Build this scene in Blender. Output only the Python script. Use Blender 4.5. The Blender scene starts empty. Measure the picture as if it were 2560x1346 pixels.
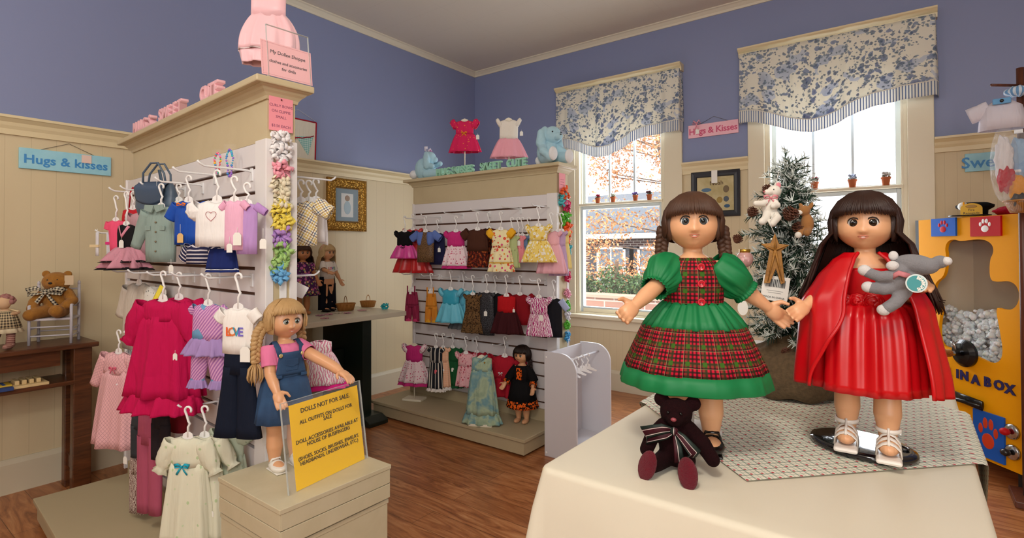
import bpy, bmesh, math, random
from mathutils import Vector, Matrix, Euler, noise
V = Vector
pi = math.pi
random.seed(7)
scene = bpy.context.scene
COL = scene.collection

# ------------------------------------------------------------------ camera
CAM_F, YAW, PITCH, ROLL, CY = 1325.67, math.radians(36.8916), .0134295, -.0033895, 606.714
CAM = V((0, 0, 1.12))
fwd = V((-math.sin(YAW)*math.cos(PITCH), math.cos(YAW)*math.cos(PITCH), math.sin(PITCH)))
_r = V((math.cos(YAW), math.sin(YAW), 0)); _u = _r.cross(fwd)
rgt = _r*math.cos(ROLL) + _u*math.sin(ROLL); upv = -_r*math.sin(ROLL) + _u*math.cos(ROLL)
cd = bpy.data.cameras.new('camera'); cam = bpy.data.objects.new('camera', cd); COL.objects.link(cam)
cam.matrix_world = Matrix(((rgt.x, upv.x, -fwd.x, CAM.x), (rgt.y, upv.y, -fwd.y, CAM.y), (rgt.z, upv.z, -fwd.z, CAM.z), (0, 0, 0, 1)))
cd.sensor_width = 36; cd.lens = CAM_F/2560*36; cd.shift_y = (CY-673)/2560; cd.clip_start = .05; cd.clip_end = 200
scene.camera = cam

# ------------------------------------------------------------------ world, daylight, room lights, exposure
w = bpy.data.worlds.new('sky'); scene.world = w; w.use_nodes = True
bgn = w.node_tree.nodes['Background']; bgn.inputs[0].default_value = (.93, .96, 1, 1); bgn.inputs[1].default_value = 4.2
def area(name, loc, rot, sx, sy, power, col):
    l = bpy.data.lights.new(name, 'AREA'); l.shape = 'RECTANGLE'; l.size = sx; l.size_y = sy; l.energy = power; l.color = col
    o = bpy.data.objects.new(name, l); COL.objects.link(o); o.location = loc; o.rotation_euler = rot; return o
area('daylight_window_one', (-1.84, 3.99, 1.35), (-pi/2, 0, 0), .72, 1.5, 24, (.86, .93, 1))
area('daylight_window_two', (-.38, 3.99, 1.35), (-pi/2, 0, 0), .72, 1.5, 24, (.86, .93, 1))
def globe(name, loc, power, col):
    l = bpy.data.lights.new(name, 'POINT'); l.shadow_soft_size = .16; l.energy = power; l.color = col; o = bpy.data.objects.new(name, l); COL.objects.link(o); o.location = loc
globe('ceiling_lamp_light', (-.1, -.3, 2.3), 52, (1, .93, .83))
globe('ceiling_lamp_light', (-2.1, -.7, 2.35), 26, (1, .93, .83))
area('front_fill_light', (.9, -1.55, 1.7), (math.radians(78), 0, math.radians(32)), 2.0, 1.5, 44, (1, .96, .91))  # added fill lamp behind the camera; the front wall has no window
sun = bpy.data.lights.new('sun', 'SUN'); sun.energy = 3.5; sun.angle = .02; sun.color = (1, .95, .85)
so = bpy.data.objects.new('sun', sun); COL.objects.link(so); so.rotation_euler = (math.radians(52), 0, math.radians(-20))
vs = scene.view_settings; vs.view_transform = 'Standard'; vs.look = 'None'; vs.exposure = 0.0; vs.gamma = 1; vs.use_curve_mapping = False

# ------------------------------------------------------------------ sight lines -> world points
def ray(px, py): return fwd + rgt*((px-1280)/CAM_F) + upv*((CY-py)/CAM_F)
def xat(px, py, x): d = ray(px, py); return CAM + d*((x-CAM.x)/d.x)
def yat(px, py, y): d = ray(px, py); return CAM + d*((y-CAM.y)/d.y)
def zat(px, py, z): d = ray(px, py); return CAM + d*((z-CAM.z)/d.z)
def dat(px, py, dep): return CAM + ray(px, py)*dep
def depth(P): return (V(P)-CAM).dot(fwd)

# ------------------------------------------------------------------ materials
def lin(c):
    if isinstance(c, str): c = [int(c[i:i+2], 16)/255 for i in (0, 2, 4)]
    return tuple(x/12.92 if x <= .04045 else ((x+.055)/1.055)**2.4 for x in c[:3]) + (1,)
class NT:
    def __init__(s, name, rough=.6, **k):
        s.m = bpy.data.materials.new(name); s.m.use_nodes = True; s.t = s.m.node_tree; s.b = s.t.nodes['Principled BSDF']
        s.b.inputs['Roughness'].default_value = rough
        for a, v in k.items(): s.b.inputs[a.replace('_', ' ')].default_value = v
    def n(s, ty, **k):
        o = s.t.nodes.new(ty)
        for a, v in k.items(): setattr(o, a, v)
        return o
    def put(s, sock, v):
        if hasattr(v, 'node'): s.t.links.new(v, sock)
        elif isinstance(v, (tuple, list, str)) and len(v) != 3 or isinstance(v, str): sock.default_value = lin(v) if isinstance(v, str) else v
        else: sock.default_value = v
    def ma(s, op, a, b=0., c=None):
        o = s.n('ShaderNodeMath', operation=op); s.put(o.inputs[0], a); s.put(o.inputs[1], b)
        if c is not None: s.put(o.inputs[2], c)
        return o.outputs[0]
    def mix(s, f, a, b):
        o = s.n('ShaderNodeMix', data_type='RGBA'); s.put(o.inputs[0], f); s.put(o.inputs[6], a); s.put(o.inputs[7], b); return o.outputs[2]
    def co(s, kind='UV', scale=None, rot=0):
        c = s.n('ShaderNodeTexCoord').outputs[kind]
        if scale is not None or rot:
            mp = s.n('ShaderNodeMapping'); s.t.links.new(c, mp.inputs[0]); sc = scale if scale is not None else 1
            mp.inputs['Scale'].default_value = sc if isinstance(sc, tuple) else (sc,)*3; mp.inputs['Rotation'].default_value = (0, 0, rot); c = mp.outputs[0]
        return c
    def xyz(s, c): o = s.n('ShaderNodeSeparateXYZ'); s.t.links.new(c, o.inputs[0]); return o.outputs
    def band(s, c, period, off, width):
        return s.ma('LESS_THAN', s.ma('FRACT', s.ma('MULTIPLY_ADD', c, 1/period, off+50)), width)
    def noise(s, c, scale, detail=3, rough=.5, dist=0, out=0):
        o = s.n('ShaderNodeTexNoise'); s.t.links.new(c, o.inputs['Vector']); o.inputs['Scale'].default_value = scale; o.inputs['Detail'].default_value = detail
        o.inputs['Roughness'].default_value = rough; o.inputs['Distortion'].default_value = dist; return o.outputs[out]
    def vor(s, c, scale, rnd=1, feature='F1'):
        o = s.n('ShaderNodeTexVoronoi', feature=feature); s.t.links.new(c, o.inputs['Vector']); o.inputs['Scale'].default_value = scale; o.inputs['Randomness'].default_value = rnd; return o.outputs
    def ramp(s, f, stops, const=False):
        o = s.n('ShaderNodeValToRGB'); s.t.links.new(f, o.inputs[0]); e = o.color_ramp.elements
        if const: o.color_ramp.interpolation = 'CONSTANT'
        while len(e) < len(stops): e.new(.5)
        for el, (p_, c_) in zip(e, stops): el.position = p_; el.color = lin(c_)
        return o.outputs[0]
    def bump(s, h, st=.3, d=.002):
        o = s.n('ShaderNodeBump'); s.t.links.new(h, o.inputs['Height']); o.inputs['Strength'].default_value = st; o.inputs['Distance'].default_value = d
        s.t.links.new(o.outputs[0], s.b.inputs['Normal'])
    def done(s, c=None):
        if c is not None: s.put(s.b.inputs['Base Color'], c)
        return s.m
def plain(name, c, rough=.5, **k):
    return NT(name, rough, **k).done(c)
def cloth(name, c, rough=.85, st=.35, wr=1, **k):
    n = NT(name, rough, **k); h = n.ma('ADD', n.noise(n.co('Object', (1, 1, .16)), 46*wr, 2, .5, .5), n.ma('MULTIPLY', n.noise(n.co('Object'), 14, 2, .5, .8), .5)); n.bump(h, st*1.7, .009); n.b.inputs['Specular IOR Level'].default_value = .2
    return n.done(c)
def clothp(name, fn, rough=.85, st=.3, **k):
    n = NT(name, rough, **k); n.bump(n.noise(n.co('Object', (1, 1, .16)), 46, 2, .5, .5), st*1.7, .009); n.b.inputs['Specular IOR Level'].default_value = .2; return n.done(fn(n))
def dots(bg, fg, size, r=.3, rnd=.25, fg2=None):
    def f(n):
        v = n.vor(n.co('UV'), 1/size, rnd); k = n.ma('LESS_THAN', v[0], r)
        c = fg
        if fg2: c = n.mix(n.ma('GREATER_THAN', n.xyz(v[1])[0], .5), fg, fg2)
        return n.mix(k, bg, c)
    return f
def floral(bg, cols, size, r=.42, r2=.16):
    def f(n):
        uv = n.co('UV'); c = bg
        for i, cc in enumerate(cols):
            mp = n.n('ShaderNodeMapping'); n.t.links.new(uv, mp.inputs[0]); mp.inputs['Location'].default_value = (.37*i+.1, .21*i, 0)
            v = n.vor(mp.outputs[0], (1+.12*i)/size, .8); d = n.ma('ADD', v[0], n.ma('MULTIPLY', n.noise(uv, 2.6/size, 2), .12))
            c = n.mix(n.ma('LESS_THAN', d, r+.06-.04*i), c, cc); c = n.mix(n.ma('LESS_THAN', v[0], r2*.6), c, bg)
        return c
    return f
def stripes(bg, fg, period, width=.5, axis=0, rot=0):
    return lambda n: n.mix(n.band(n.xyz(n.co('UV', rot=rot))[axis], period, 0, width), bg, fg)
def gingham(a, b, period, mid=None, rot=0):
    def f(n):
        x = n.xyz(n.co('UV', rot=rot)); u = n.band(x[0], period, 0, .5); v = n.band(x[1], period, 0, .5)
        return n.mix(n.ma('MULTIPLY', n.ma('ADD', u, v), .5), a, b)
    return f
def lines(bg, cols, period, width=.08, rot=0):
    def f(n):
        x = n.xyz(n.co('UV', rot=rot)); c = bg
        for i, cc in enumerate(cols):
            for ax in (0, 1): c = n.mix(n.band(x[ax], period, i/len(cols)+.13*ax, width), c, cc)
        return c
    return f
def tartan(n, per=.0295):
    x = n.xyz(n.co('UV')); c = lin('bb1230')
    c = n.mix(n.ma('MULTIPLY', n.band(x[0], per/4, 0, .45), .85), c, '1a1210'); c = n.mix(n.ma('MULTIPLY', n.band(x[1], per/4, 0, .45), .85), c, '1a1210')
    c = n.mix(n.ma('MULTIPLY', n.band(x[0], per, .12, .26), .62), c, '2d3a1c'); c = n.mix(n.ma('MULTIPLY', n.band(x[1], per, .12, .26), .62), c, '2d3a1c')
    both = n.ma('MULTIPLY', n.band(x[0], per, .11, .26), n.band(x[1], per, .11, .26)); c = n.mix(both, c, '38621c')
    c = n.mix(n.ma('MULTIPLY', n.band(x[0], per, .25, .025), .4), c, 'cfc58a'); return n.mix(n.ma('MULTIPLY', n.band(x[1], per, .25, .025), .3), c, 'cfc58a')
def zebra(bg, fg, scale):
    def f(n):
        wv = n.n('ShaderNodeTexWave'); n.t.links.new(n.co('UV'), wv.inputs[0]); wv.inputs['Scale'].default_value = scale; wv.inputs['Distortion'].default_value = 9; wv.inputs['Detail Scale'].default_value = 1.4
        return n.mix(n.ma('GREATER_THAN', wv.outputs[1], .5), bg, fg)
    return f
def mottle(stops, scale, det=3, const=False):
    return lambda n: n.ramp(n.noise(n.co('UV'), scale, det, .6, .4), stops, const)
def satin(name, c, rough=.32):
    n = NT(name, rough, Sheen_Weight=.3, Anisotropic=.4); n.bump(n.noise(n.co('Object'), 18, 2, .5, .8), .35, .008); return n.done(c)
def fur(name, c, c2=None, scale=260, st=.9):
    n = NT(name, .95, Sheen_Weight=.12, Sheen_Roughness=.5, Specular_IOR_Level=.15); o = n.co('Object'); f = n.noise(o, scale, 3, .7, 1.2); n.bump(f, st, .003)
    return n.done(n.mix(n.noise(o, 60, 3), c, c2 or c))
def wood(name, a, b, scale=(2, 14, 14), rough=.35, bumpst=.05):
    n = NT(name, rough); o = n.co('Object', scale); f = n.noise(o, 3, 5, .6, 1.2); n.bump(f, bumpst, .002); return n.done(n.ramp(f, [(.3, a), (.7, b)]))
def glass(name, tint=(1, 1, 1, 1), alpha=.12, rough=.02):
    n = NT(name, rough); n.b.inputs['Base Color'].default_value = tint; n.b.inputs['Alpha'].default_value = alpha; n.b.inputs['Specular IOR Level'].default_value = .6; return n.m
WHITE = plain('white plastic', 'f2f2f2', .35)
WIRE = plain('white enamelled metal', 'e9eaec', .3)
TAGM = plain('white card tag', 'f0efe9', .7)
BLACK = plain('black', '15151a', .4)
GOLD = plain('gold metal', 'c9a046', .3, Metallic=.9)
CHROME = plain('chrome', 'b9bcc0', .2, Metallic=1.)
ACRYL = glass('clear acrylic', alpha=.03)

# ------------------------------------------------------------------ mesh building
class MB:
    def __init__(s): s.v = []; s.f = []; s.uv = []; s.mi = []; s.cur = 0
    def face(s, idx, uvs=None): s.f.append(tuple(idx)); s.uv.append(uvs or [(s.v[i][0], s.v[i][2]) for i in idx]); s.mi.append(s.cur)
    def loft(s, rings, closed=True, cap0=True, cap1=True, u0=0, v0=0):
        base = len(s.v); n = len(rings[0]); ref = rings[len(rings)//2]
        us = [0.]
        big = max(rings, key=lambda r: sum((r[i]-r[(i+1) % n]).length for i in range(n)))
        for i in range(n): us.append(us[-1]+(big[(i+1) % n]-big[i]).length)
        vs_ = [v0]
        for a, b in zip(rings, rings[1:]): vs_.append(vs_[-1]+sum((a[i]-b[i]).length for i in range(0, n, max(1, n//6)))/len(range(0, n, max(1, n//6))))
        for r in rings: s.v.extend(V(p_) for p_ in r)
        m = n if closed else n-1
        for j in range(len(rings)-1):
            for i in range(m):
                a = base+j*n+i; b = base+j*n+(i+1) % n
                s.f.append((a, b, b+n, a+n)); s.mi.append(s.cur)
                s.uv.append([(us[i]+u0, -vs_[j]), (us[i+1]+u0, -vs_[j]), (us[i+1]+u0, -vs_[j+1]), (us[i]+u0, -vs_[j+1])])
        if closed:
            for flag, j in ((cap0, 0), (cap1, len(rings)-1)):
                if flag:
                    idx = [base+j*n+i for i in range(n)]
                    if j == 0: idx.reverse()
                    s.f.append(tuple(idx)); s.mi.append(s.cur); s.uv.append([(0, 0)]*n)
        return s
    def tube(s, path, rad, n=8, flat=1., side=None, cap=True):
        path = [V(p_) for p_ in path]; k = len(path)
        if not isinstance(rad, (list, tuple)): rad = [rad]*k
        rings = []; nrm = None
        for i, p_ in enumerate(path):
            t = (path[min(i+1, k-1)]-path[max(i-1, 0)])
            if t.length < 1e-9: t = V((0, 0, 1))
            t.normalize()
            if nrm is None:
                nrm = V(side) if side else (V((0, 0, 1)) if abs(t.z) < .9 else V((0, 1, 0)))
            nrm = nrm - t*nrm.dot(t)
            if nrm.length < 1e-6: nrm = t.orthogonal()
            nrm.normalize(); b = t.cross(nrm)
            rings.append([p_ + nrm*(rad[i]*math.cos(2*pi*a/n)) + b*(rad[i]*flat*math.sin(2*pi*a/n)) for a in range(n)])
        return s.loft(rings, True, cap, cap)
    def ell(s, c, r, rot=None, nu=16, nv=10, fn=None):
        c = V(c); r = V(r if hasattr(r, '__len__') else (r, r, r)); R_ = rot.to_matrix() if isinstance(rot, Euler) else (rot or Matrix.Identity(3)); rings = []
        for j in range(nv+1):
            ph = pi*(j+.02 if j == 0 else j-.02 if j == nv else j)/nv; ring = []
            for i in range(nu):
                th = 2*pi*i/nu; d = V((math.sin(ph)*math.cos(th), math.sin(ph)*math.sin(th), math.cos(ph)))
                q = V((d.x*r.x, d.y*r.y, d.z*r.z))
                if fn: q = fn(d, q)
                ring.append(c + R_ @ q)
            rings.append(ring)
        rings.reverse()
        return s.loft(rings)
    def box(s, x0, x1, y0, y1, z0, z1, M=None):
        b = len(s.v)
        for z in (z0, z1):
            for x, y in ((x0, y0), (x1, y0), (x1, y1), (x0, y1)): s.v.append(M @ V((x, y, z)) if M else V((x, y, z)))
        P_ = [(x0, y0, z0), (x1, y0, z0), (x1, y1, z0), (x0, y1, z0), (x0, y0, z1), (x1, y0, z1), (x1, y1, z1), (x0, y1, z1)]
        for q in ((3, 2, 1, 0), (4, 5, 6, 7), (0, 1, 5, 4), (1, 2, 6, 5), (2, 3, 7, 6), (3, 0, 4, 7)):
            s.f.append(tuple(b+i for i in q)); s.mi.append(s.cur)
            c = [P_[i] for i in q]; sp = [max(a[k] for a in c)-min(a[k] for a in c) for k in range(3)]; d = sp.index(min(sp)); ax = [k for k in range(3) if k != d]
            s.uv.append([(a[ax[0]], a[ax[1]]) for a in c])
        return s
    def prism(s, pts, ax, a0, a1):
        """extrude a closed outline (2D) along axis ax from a0 to a1"""
        def mk(p_, a): return V({0: (a, p_[0], p_[1]), 1: (p_[0], a, p_[1]), 2: (p_[0], p_[1], a)}[ax])
        b = len(s.v); n = len(pts)
        for a in (a0, a1): s.v.extend(mk(p_, a) for p_ in pts)
        L = [0]
        for i in range(n): L.append(L[-1]+math.dist(pts[i], pts[(i+1) % n]))
        for i in range(n):
            j = (i+1) % n; s.f.append((b+i, b+j, b+n+j, b+n+i)); s.mi.append(s.cur); s.uv.append([(a0, L[i]), (a0, L[i+1]), (a1, L[i+1]), (a1, L[i])])
        s.f.append(tuple(b+i for i in reversed(range(n)))); s.f.append(tuple(b+n+i for i in range(n))); s.mi += [s.cur]*2
        s.uv += [[tuple(pts[i]) for i in reversed(range(n))], [tuple(pts[i]) for i in range(n)]]
        return s
    def grid(s, fn, nu, nv, su=1, sv=1):
        b = len(s.v)
        for j in range(nv+1):
            for i in range(nu+1): s.v.append(V(fn(i/nu, j/nv)))
        for j in range(nv):
            for i in range(nu):
                a = b+j*(nu+1)+i; s.f.append((a, a+1, a+nu+2, a+nu+1)); s.mi.append(s.cur)
                s.uv.append([(x*su/nu, y*sv/nv) for x, y in ((i, j), (i+1, j), (i+1, j+1), (i, j+1))])
        return s
    def xf(s, M, start=0):
        for i in range(start, len(s.v)): s.v[i] = M @ s.v[i]
        return s
    def mesh(s, name):
        me = bpy.data.meshes.new(name); me.from_pydata([tuple(q) for q in s.v], [], s.f); uvl = me.uv_layers.new(name='uv')
        k = 0
        for u in s.uv:
            for c in u: uvl.data[k].uv = c; k += 1
        return me
    def build(s, name, mats, parent=None, smooth=True, bevel=0, solid=0, sub=0, loc=None, rot=None, fix=True, M=None):
        me = s.mesh(name)
        for m in (mats if isinstance(mats, (list, tuple)) else [mats]): me.materials.append(m)
        if len(me.materials) > 1: me.polygons.foreach_set('material_index', s.mi)
        if fix:
            bm = bmesh.new(); bm.from_mesh(me); bmesh.ops.recalc_face_normals(bm, faces=bm.faces); bm.to_mesh(me); bm.free()
        return obj(name, me, parent, smooth, bevel, solid, sub, loc, rot, M)
def obj(name, me, parent=None, smooth=True, bevel=0, solid=0, sub=0, loc=None, rot=None, M=None):
    o = bpy.data.objects.new(name, me); COL.objects.link(o)
    if smooth: me.polygons.foreach_set('use_smooth', [True]*len(me.polygons))
    if parent: o.parent = parent
    if M is not None: o.matrix_local = M
    if loc is not None: o.location = loc
    if rot is not None: o.rotation_euler = rot
    if sub: m = o.modifiers.new('sub', 'SUBSURF'); m.levels = m.render_levels = sub
    if solid: m = o.modifiers.new('solid', 'SOLIDIFY'); m.thickness = solid; m.offset = 0
    if bevel: m = o.modifiers.new('bevel', 'BEVEL'); m.width = bevel; m.segments = 2; m.limit_method = 'ANGLE'
    return o
def tag(o, label, cat=None, group=None, kind=None):
    if label: o['label'] = label
    if cat: o['category'] = cat
    if group: o['group'] = group
    if kind: o['kind'] = kind
    return o
def thing(name, label, cat, loc=(0, 0, 0), rz=0, group=None, rot=None):
    o = bpy.data.objects.new(name, None); COL.objects.link(o); o.location = loc; o.rotation_euler = rot or (0, 0, rz); o.empty_display_size = .05
    return tag(o, label, cat, group)
def struct(o): o['kind'] = 'structure'; return o
def bx(name, d, m, parent=None, bevel=0, **k):
    b = MB()
    for q in (d if isinstance(d[0], (tuple, list)) else [d]): b.box(*q)
    return b.build(name, m, parent, smooth=False, bevel=bevel, **k)
def bake(o):
    """evaluate modifiers into a new mesh"""
    dg = bpy.context.evaluated_depsgraph_get(); dg.update(); me = bpy.data.meshes.new_from_object(o.evaluated_get(dg)); return me
def fuse(mb, name, mat, parent, voxel=.0014, smooth=3, **k):
    """one continuous skin grown from overlapping volumes"""
    t = mb.build('tmp', mat); r = t.modifiers.new('r', 'REMESH'); r.mode = 'VOXEL'; r.voxel_size = voxel; r.use_smooth_shade = True
    sm = t.modifiers.new('s', 'SMOOTH'); sm.factor = .5; sm.iterations = smooth
    me = bake(t); bpy.data.objects.remove(t); me.name = name
    if not me.materials: me.materials.append(mat)
    return obj(name, me, parent, **k)
def text(name, s, size, mat, parent, M, ext=.0008, space=1., align='CENTER', label=None, shear=0, line=1., w=None):
    c = bpy.data.curves.new('t', 'FONT'); c.body = s; c.size = size; c.extrude = ext; c.align_x = align; c.align_y = 'CENTER'; c.space_character = space; c.shear = shear; c.space_line = line; c.resolution_u = 2
    if w: c.offset = w
    t = bpy.data.objects.new('t', c); COL.objects.link(t); me = bake(t); bpy.data.objects.remove(t); me.materials.clear(); me.materials.append(mat)
    o = obj(name, me, parent, smooth=False, M=M)
    if label: o['label'] = label
    return o
def shape(name, loops, thick, mat, parent, M=None, bevel=0):
    """flat plate with holes: loops of 2D points in local XZ, extruded along Y"""
    c = bpy.data.curves.new('s', 'CURVE'); c.dimensions = '2D'; c.fill_mode = 'BOTH'; c.extrude = thick/2; c.bevel_depth = bevel
    for L in loops:
        sp = c.splines.new('POLY'); sp.points.add(len(L)-1); sp.use_cyclic_u = True
        for p_, q in zip(sp.points, L): p_.co = (q[0], q[1], 0, 1)
    t = bpy.data.objects.new('s', c); COL.objects.link(t); me = bake(t); bpy.data.objects.remove(t); me.materials.clear(); me.materials.append(mat)
    me.transform(Matrix.Rotation(pi/2, 4, 'X')); return obj(name, me, parent, smooth=False, M=M)
def facing(right, up):
    """matrix whose local X is `right`, local Y (text up) is `up`"""
    r_ = V(right).normalized(); u_ = V(up).normalized(); n_ = r_.cross(u_); return Matrix((r_, u_, n_)).transposed().to_4x4()
def frame3(o, right, up):
    """origin + local X=right, Z=up, front = -Y"""
    r_ = V(right).normalized(); u_ = V(up).normalized(); f_ = u_.cross(r_); return Matrix.Translation(V(o)) @ Matrix((r_, f_, u_)).transposed().to_4x4()
TX = Matrix.Rotation(pi/2, 4, 'X')      # stands text up in a thing's local frame (reads from -Y)
def copytree(o, parent=None):
    c = o.copy(); COL.objects.link(c); c.parent = parent
    for ch in [k for k in o.children]: 
        d = copytree(ch, c); d.matrix_local = ch.matrix_local
    return c
def circ(cx, cy, r, n=20, a0=0, a1=2*pi, ry=None): return [(cx+r*math.cos(a0+(a1-a0)*i/n), cy+(ry or r)*math.sin(a0+(a1-a0)*i/n)) for i in range(n)]
def sst(a, b, x): t = min(1, max(0, (x-a)/(b-a))); return t*t*(3-2*t)
def sweep(name, prof, p0, p1, mat, out, parent=None):
    """profile (outward, up) swept between two points; `out` is the outward direction"""
    b = MB(); out = V(out)
    b.loft([[V(p_)+out*q[0]+V((0, 0, q[1])) for q in prof] for p_ in (p0, p1)]); return b.build(name, mat, parent, smooth=False)
# ================================================================== ROOM
XL, YB, ZC, XR, YF, RAIL = -3.349, 3.872, 2.829, 2.3, -2.6, 1.749
def wallmat(name, blue, cream, period, width=.035):
    n = NT(name, .55); g = n.co('Object'); x = n.xyz(g); c = n.mix(n.ma('GREATER_THAN', x[2], RAIL-.05), cream, blue)
    hgt = n.noise(g, 60, 3); 
    gr = n.ma('MULTIPLY', n.band(x[1] if name[-1] == 'd' else x[0], period, .1, width), n.ma('LESS_THAN', x[2], RAIL-.05)); n.bump(n.ma('SUBTRACT', n.ma('MULTIPLY', hgt, .15), gr), .35, .004)
    return n.done(n.mix(n.ma('MULTIPLY', gr, .35), c, '8d7a58'))
BLUE, CREAM = '828cb2', 'd3c3a0'
wm_side = wallmat('painted wall with beadboard, side', '7d89b6', CREAM, .093, .03); wm_side.name = 'painted beadboard wall side'
def wallmat2(axis, nm, period, width):
    n = NT(nm, .5); g = n.co('Object'); x = n.xyz(g); c = n.mix(n.ma('GREATER_THAN', x[2], RAIL-.05), CREAM, BLUE)
    gr = n.ma('MULTIPLY', n.band(x[axis], period, .1, width), n.ma('LESS_THAN', x[2], RAIL-.05)); n.bump(n.ma('SUBTRACT', n.ma('MULTIPLY', n.noise(g, 60, 3), .15), gr), .3, .003)
    return n.done(n.mix(n.ma('MULTIPLY', gr, .25), c, '9d8a66'))
wm_side = wallmat2(1, 'painted wall with beadboard dado, left', .093, .03)
wm_back = wallmat2(0, 'painted wall with beadboard dado, windows', .055, .05)
TRIM = plain('cream painted trim', 'dfd0a9', .4); TRIMW = plain('pale window trim', 'e0d6bc', .4); SASH = plain('pale blue grey sash', 'c3cdd2', .4)
# floor planks
n = NT('wood laminate floor', .32); g = n.co('Object'); br = n.n('ShaderNodeTexBrick'); mp = n.n('ShaderNodeMapping'); n.t.links.new(g, mp.inputs[0]); mp.inputs['Rotation'].default_value = (0, 0, 0)
n.t.links.new(mp.outputs[0], br.inputs['Vector']); br.inputs['Scale'].default_value = 1; br.inputs['Brick Width'].default_value = 1.2; br.inputs['Row Height'].default_value = .125; br.inputs['Mortar Size'].default_value = .0012
br.inputs['Color1'].default_value = (0, 0, 0, 1); br.inputs['Color2'].default_value = (1, 1, 1, 1); br.inputs['Mortar'].default_value = (.5, .5, .5, 1); br.offset = .37
gs = n.n('ShaderNodeMapping'); n.t.links.new(g, gs.inputs[0]); gs.inputs['Scale'].default_value = (1.3, 9, 1)
f = n.noise(gs.outputs[0], 2.2, 7, .62, 2.2); c = n.ramp(f, [(.25, '6b3c20'), (.42, '9c5f36'), (.55, 'b67748'), (.75, 'cd9666')])
c = n.mix(n.ma('MULTIPLY', n.xyz(br.outputs[0])[0], .32), c, '86502a'); c = n.mix(n.ma('MULTIPLY', br.outputs[1], .7), c, '3a1f10'); n.bump(f, .05, .002); FLOORM = n.done(c)
struct(bx('floor', (XL-.1, XR+.1, YF-.1, YB+.1, -.08, 0), FLOORM))
n = NT('ceiling paint', .7); g = n.co('Object'); x = n.xyz(g); k = n.ma('MAXIMUM', n.band(x[0], .61, .3, .006), n.band(x[1], .3, .1, .012)); n.bump(k, -.25, .003); CEILM = n.done(n.mix(n.ma('MULTIPLY', k, .12), 'd8d0c4', '9d9588'))
struct(bx('ceiling', (XL-.1, XR+.1, YF-.1, YB+.1, ZC, ZC+.08), CEILM))
struct(bx('wall_left', (XL-.1, XL, YF-.1, YB+.1, 0, ZC), wm_side))
struct(bx('wall_right', (XR, XR+.1, YF-.1, YB+.1, 0, ZC), wm_side))
struct(bx('wall_front', (XL-.1, XR+.1, YF-.1, YF, 0, ZC), wm_back))
W1, W2 = (-2.235, -1.465), (-.775, -.005); WZ0, WZ1 = .59, 2.3
b = MB()
for x0, x1, z0, z1 in ((XL, W1[0], 0, ZC), (W1[1], W2[0], 0, ZC), (W2[1], XR, 0, ZC), (W1[0], W1[1], 0, WZ0), (W1[0], W1[1], WZ1, ZC), (W2[0], W2[1], 0, WZ0), (W2[0], W2[1], WZ1, ZC)): b.box(x0, x1, YB, YB+.13, z0, z1)
struct(b.build('wall_back', wm_back, smooth=False))
# rails, crown, baseboards
rp = [(0, -.085), (.012, -.085), (.014, -.06), (.022, -.045), (.026, -.03), (.042, -.015), (.048, -.012), (.048, 0), (0, 0)]
cp = [(0, -.045), (.008, -.045), (.012, -.03), (.03, -.012), (.04, -.008), (.04, 0), (0, 0)]
bp = [(0, 0), (.018, 0), (.018, .135), (.012, .15), (.006, .158), (0, .158)]
BASEM = plain('baseboard paint', 'cfc5ad', .5)
struct(sweep('trim_1', rp, (XL, YF, RAIL), (XL, YB, RAIL), TRIM, (1, 0, 0)))
sp = [(XL, -2.352), (-1.33, -.875), (.118, XR)]
for i, (a, b_) in enumerate(sp): struct(sweep('trim_%d' % (i+2), rp, (a, YB, RAIL), (b_, YB, RAIL), TRIM, (0, -1, 0)))
CRM = plain('crown moulding paint', 'd9d2c0', .5)
struct(sweep('trim_5', cp, (XL, YF, ZC), (XL, YB, ZC), CRM, (1, 0, 0))); struct(sweep('trim_6', cp, (XL, YB, ZC), (XR, YB, ZC), CRM, (0, -1, 0)))
struct(sweep('baseboard_left', bp, (XL, YF, 0), (XL, YB, 0), BASEM, (1, 0, 0))); struct(sweep('baseboard_back', bp, (XL, YB, 0), (XR, YB, 0), BASEM, (0, -1, 0)))
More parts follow.
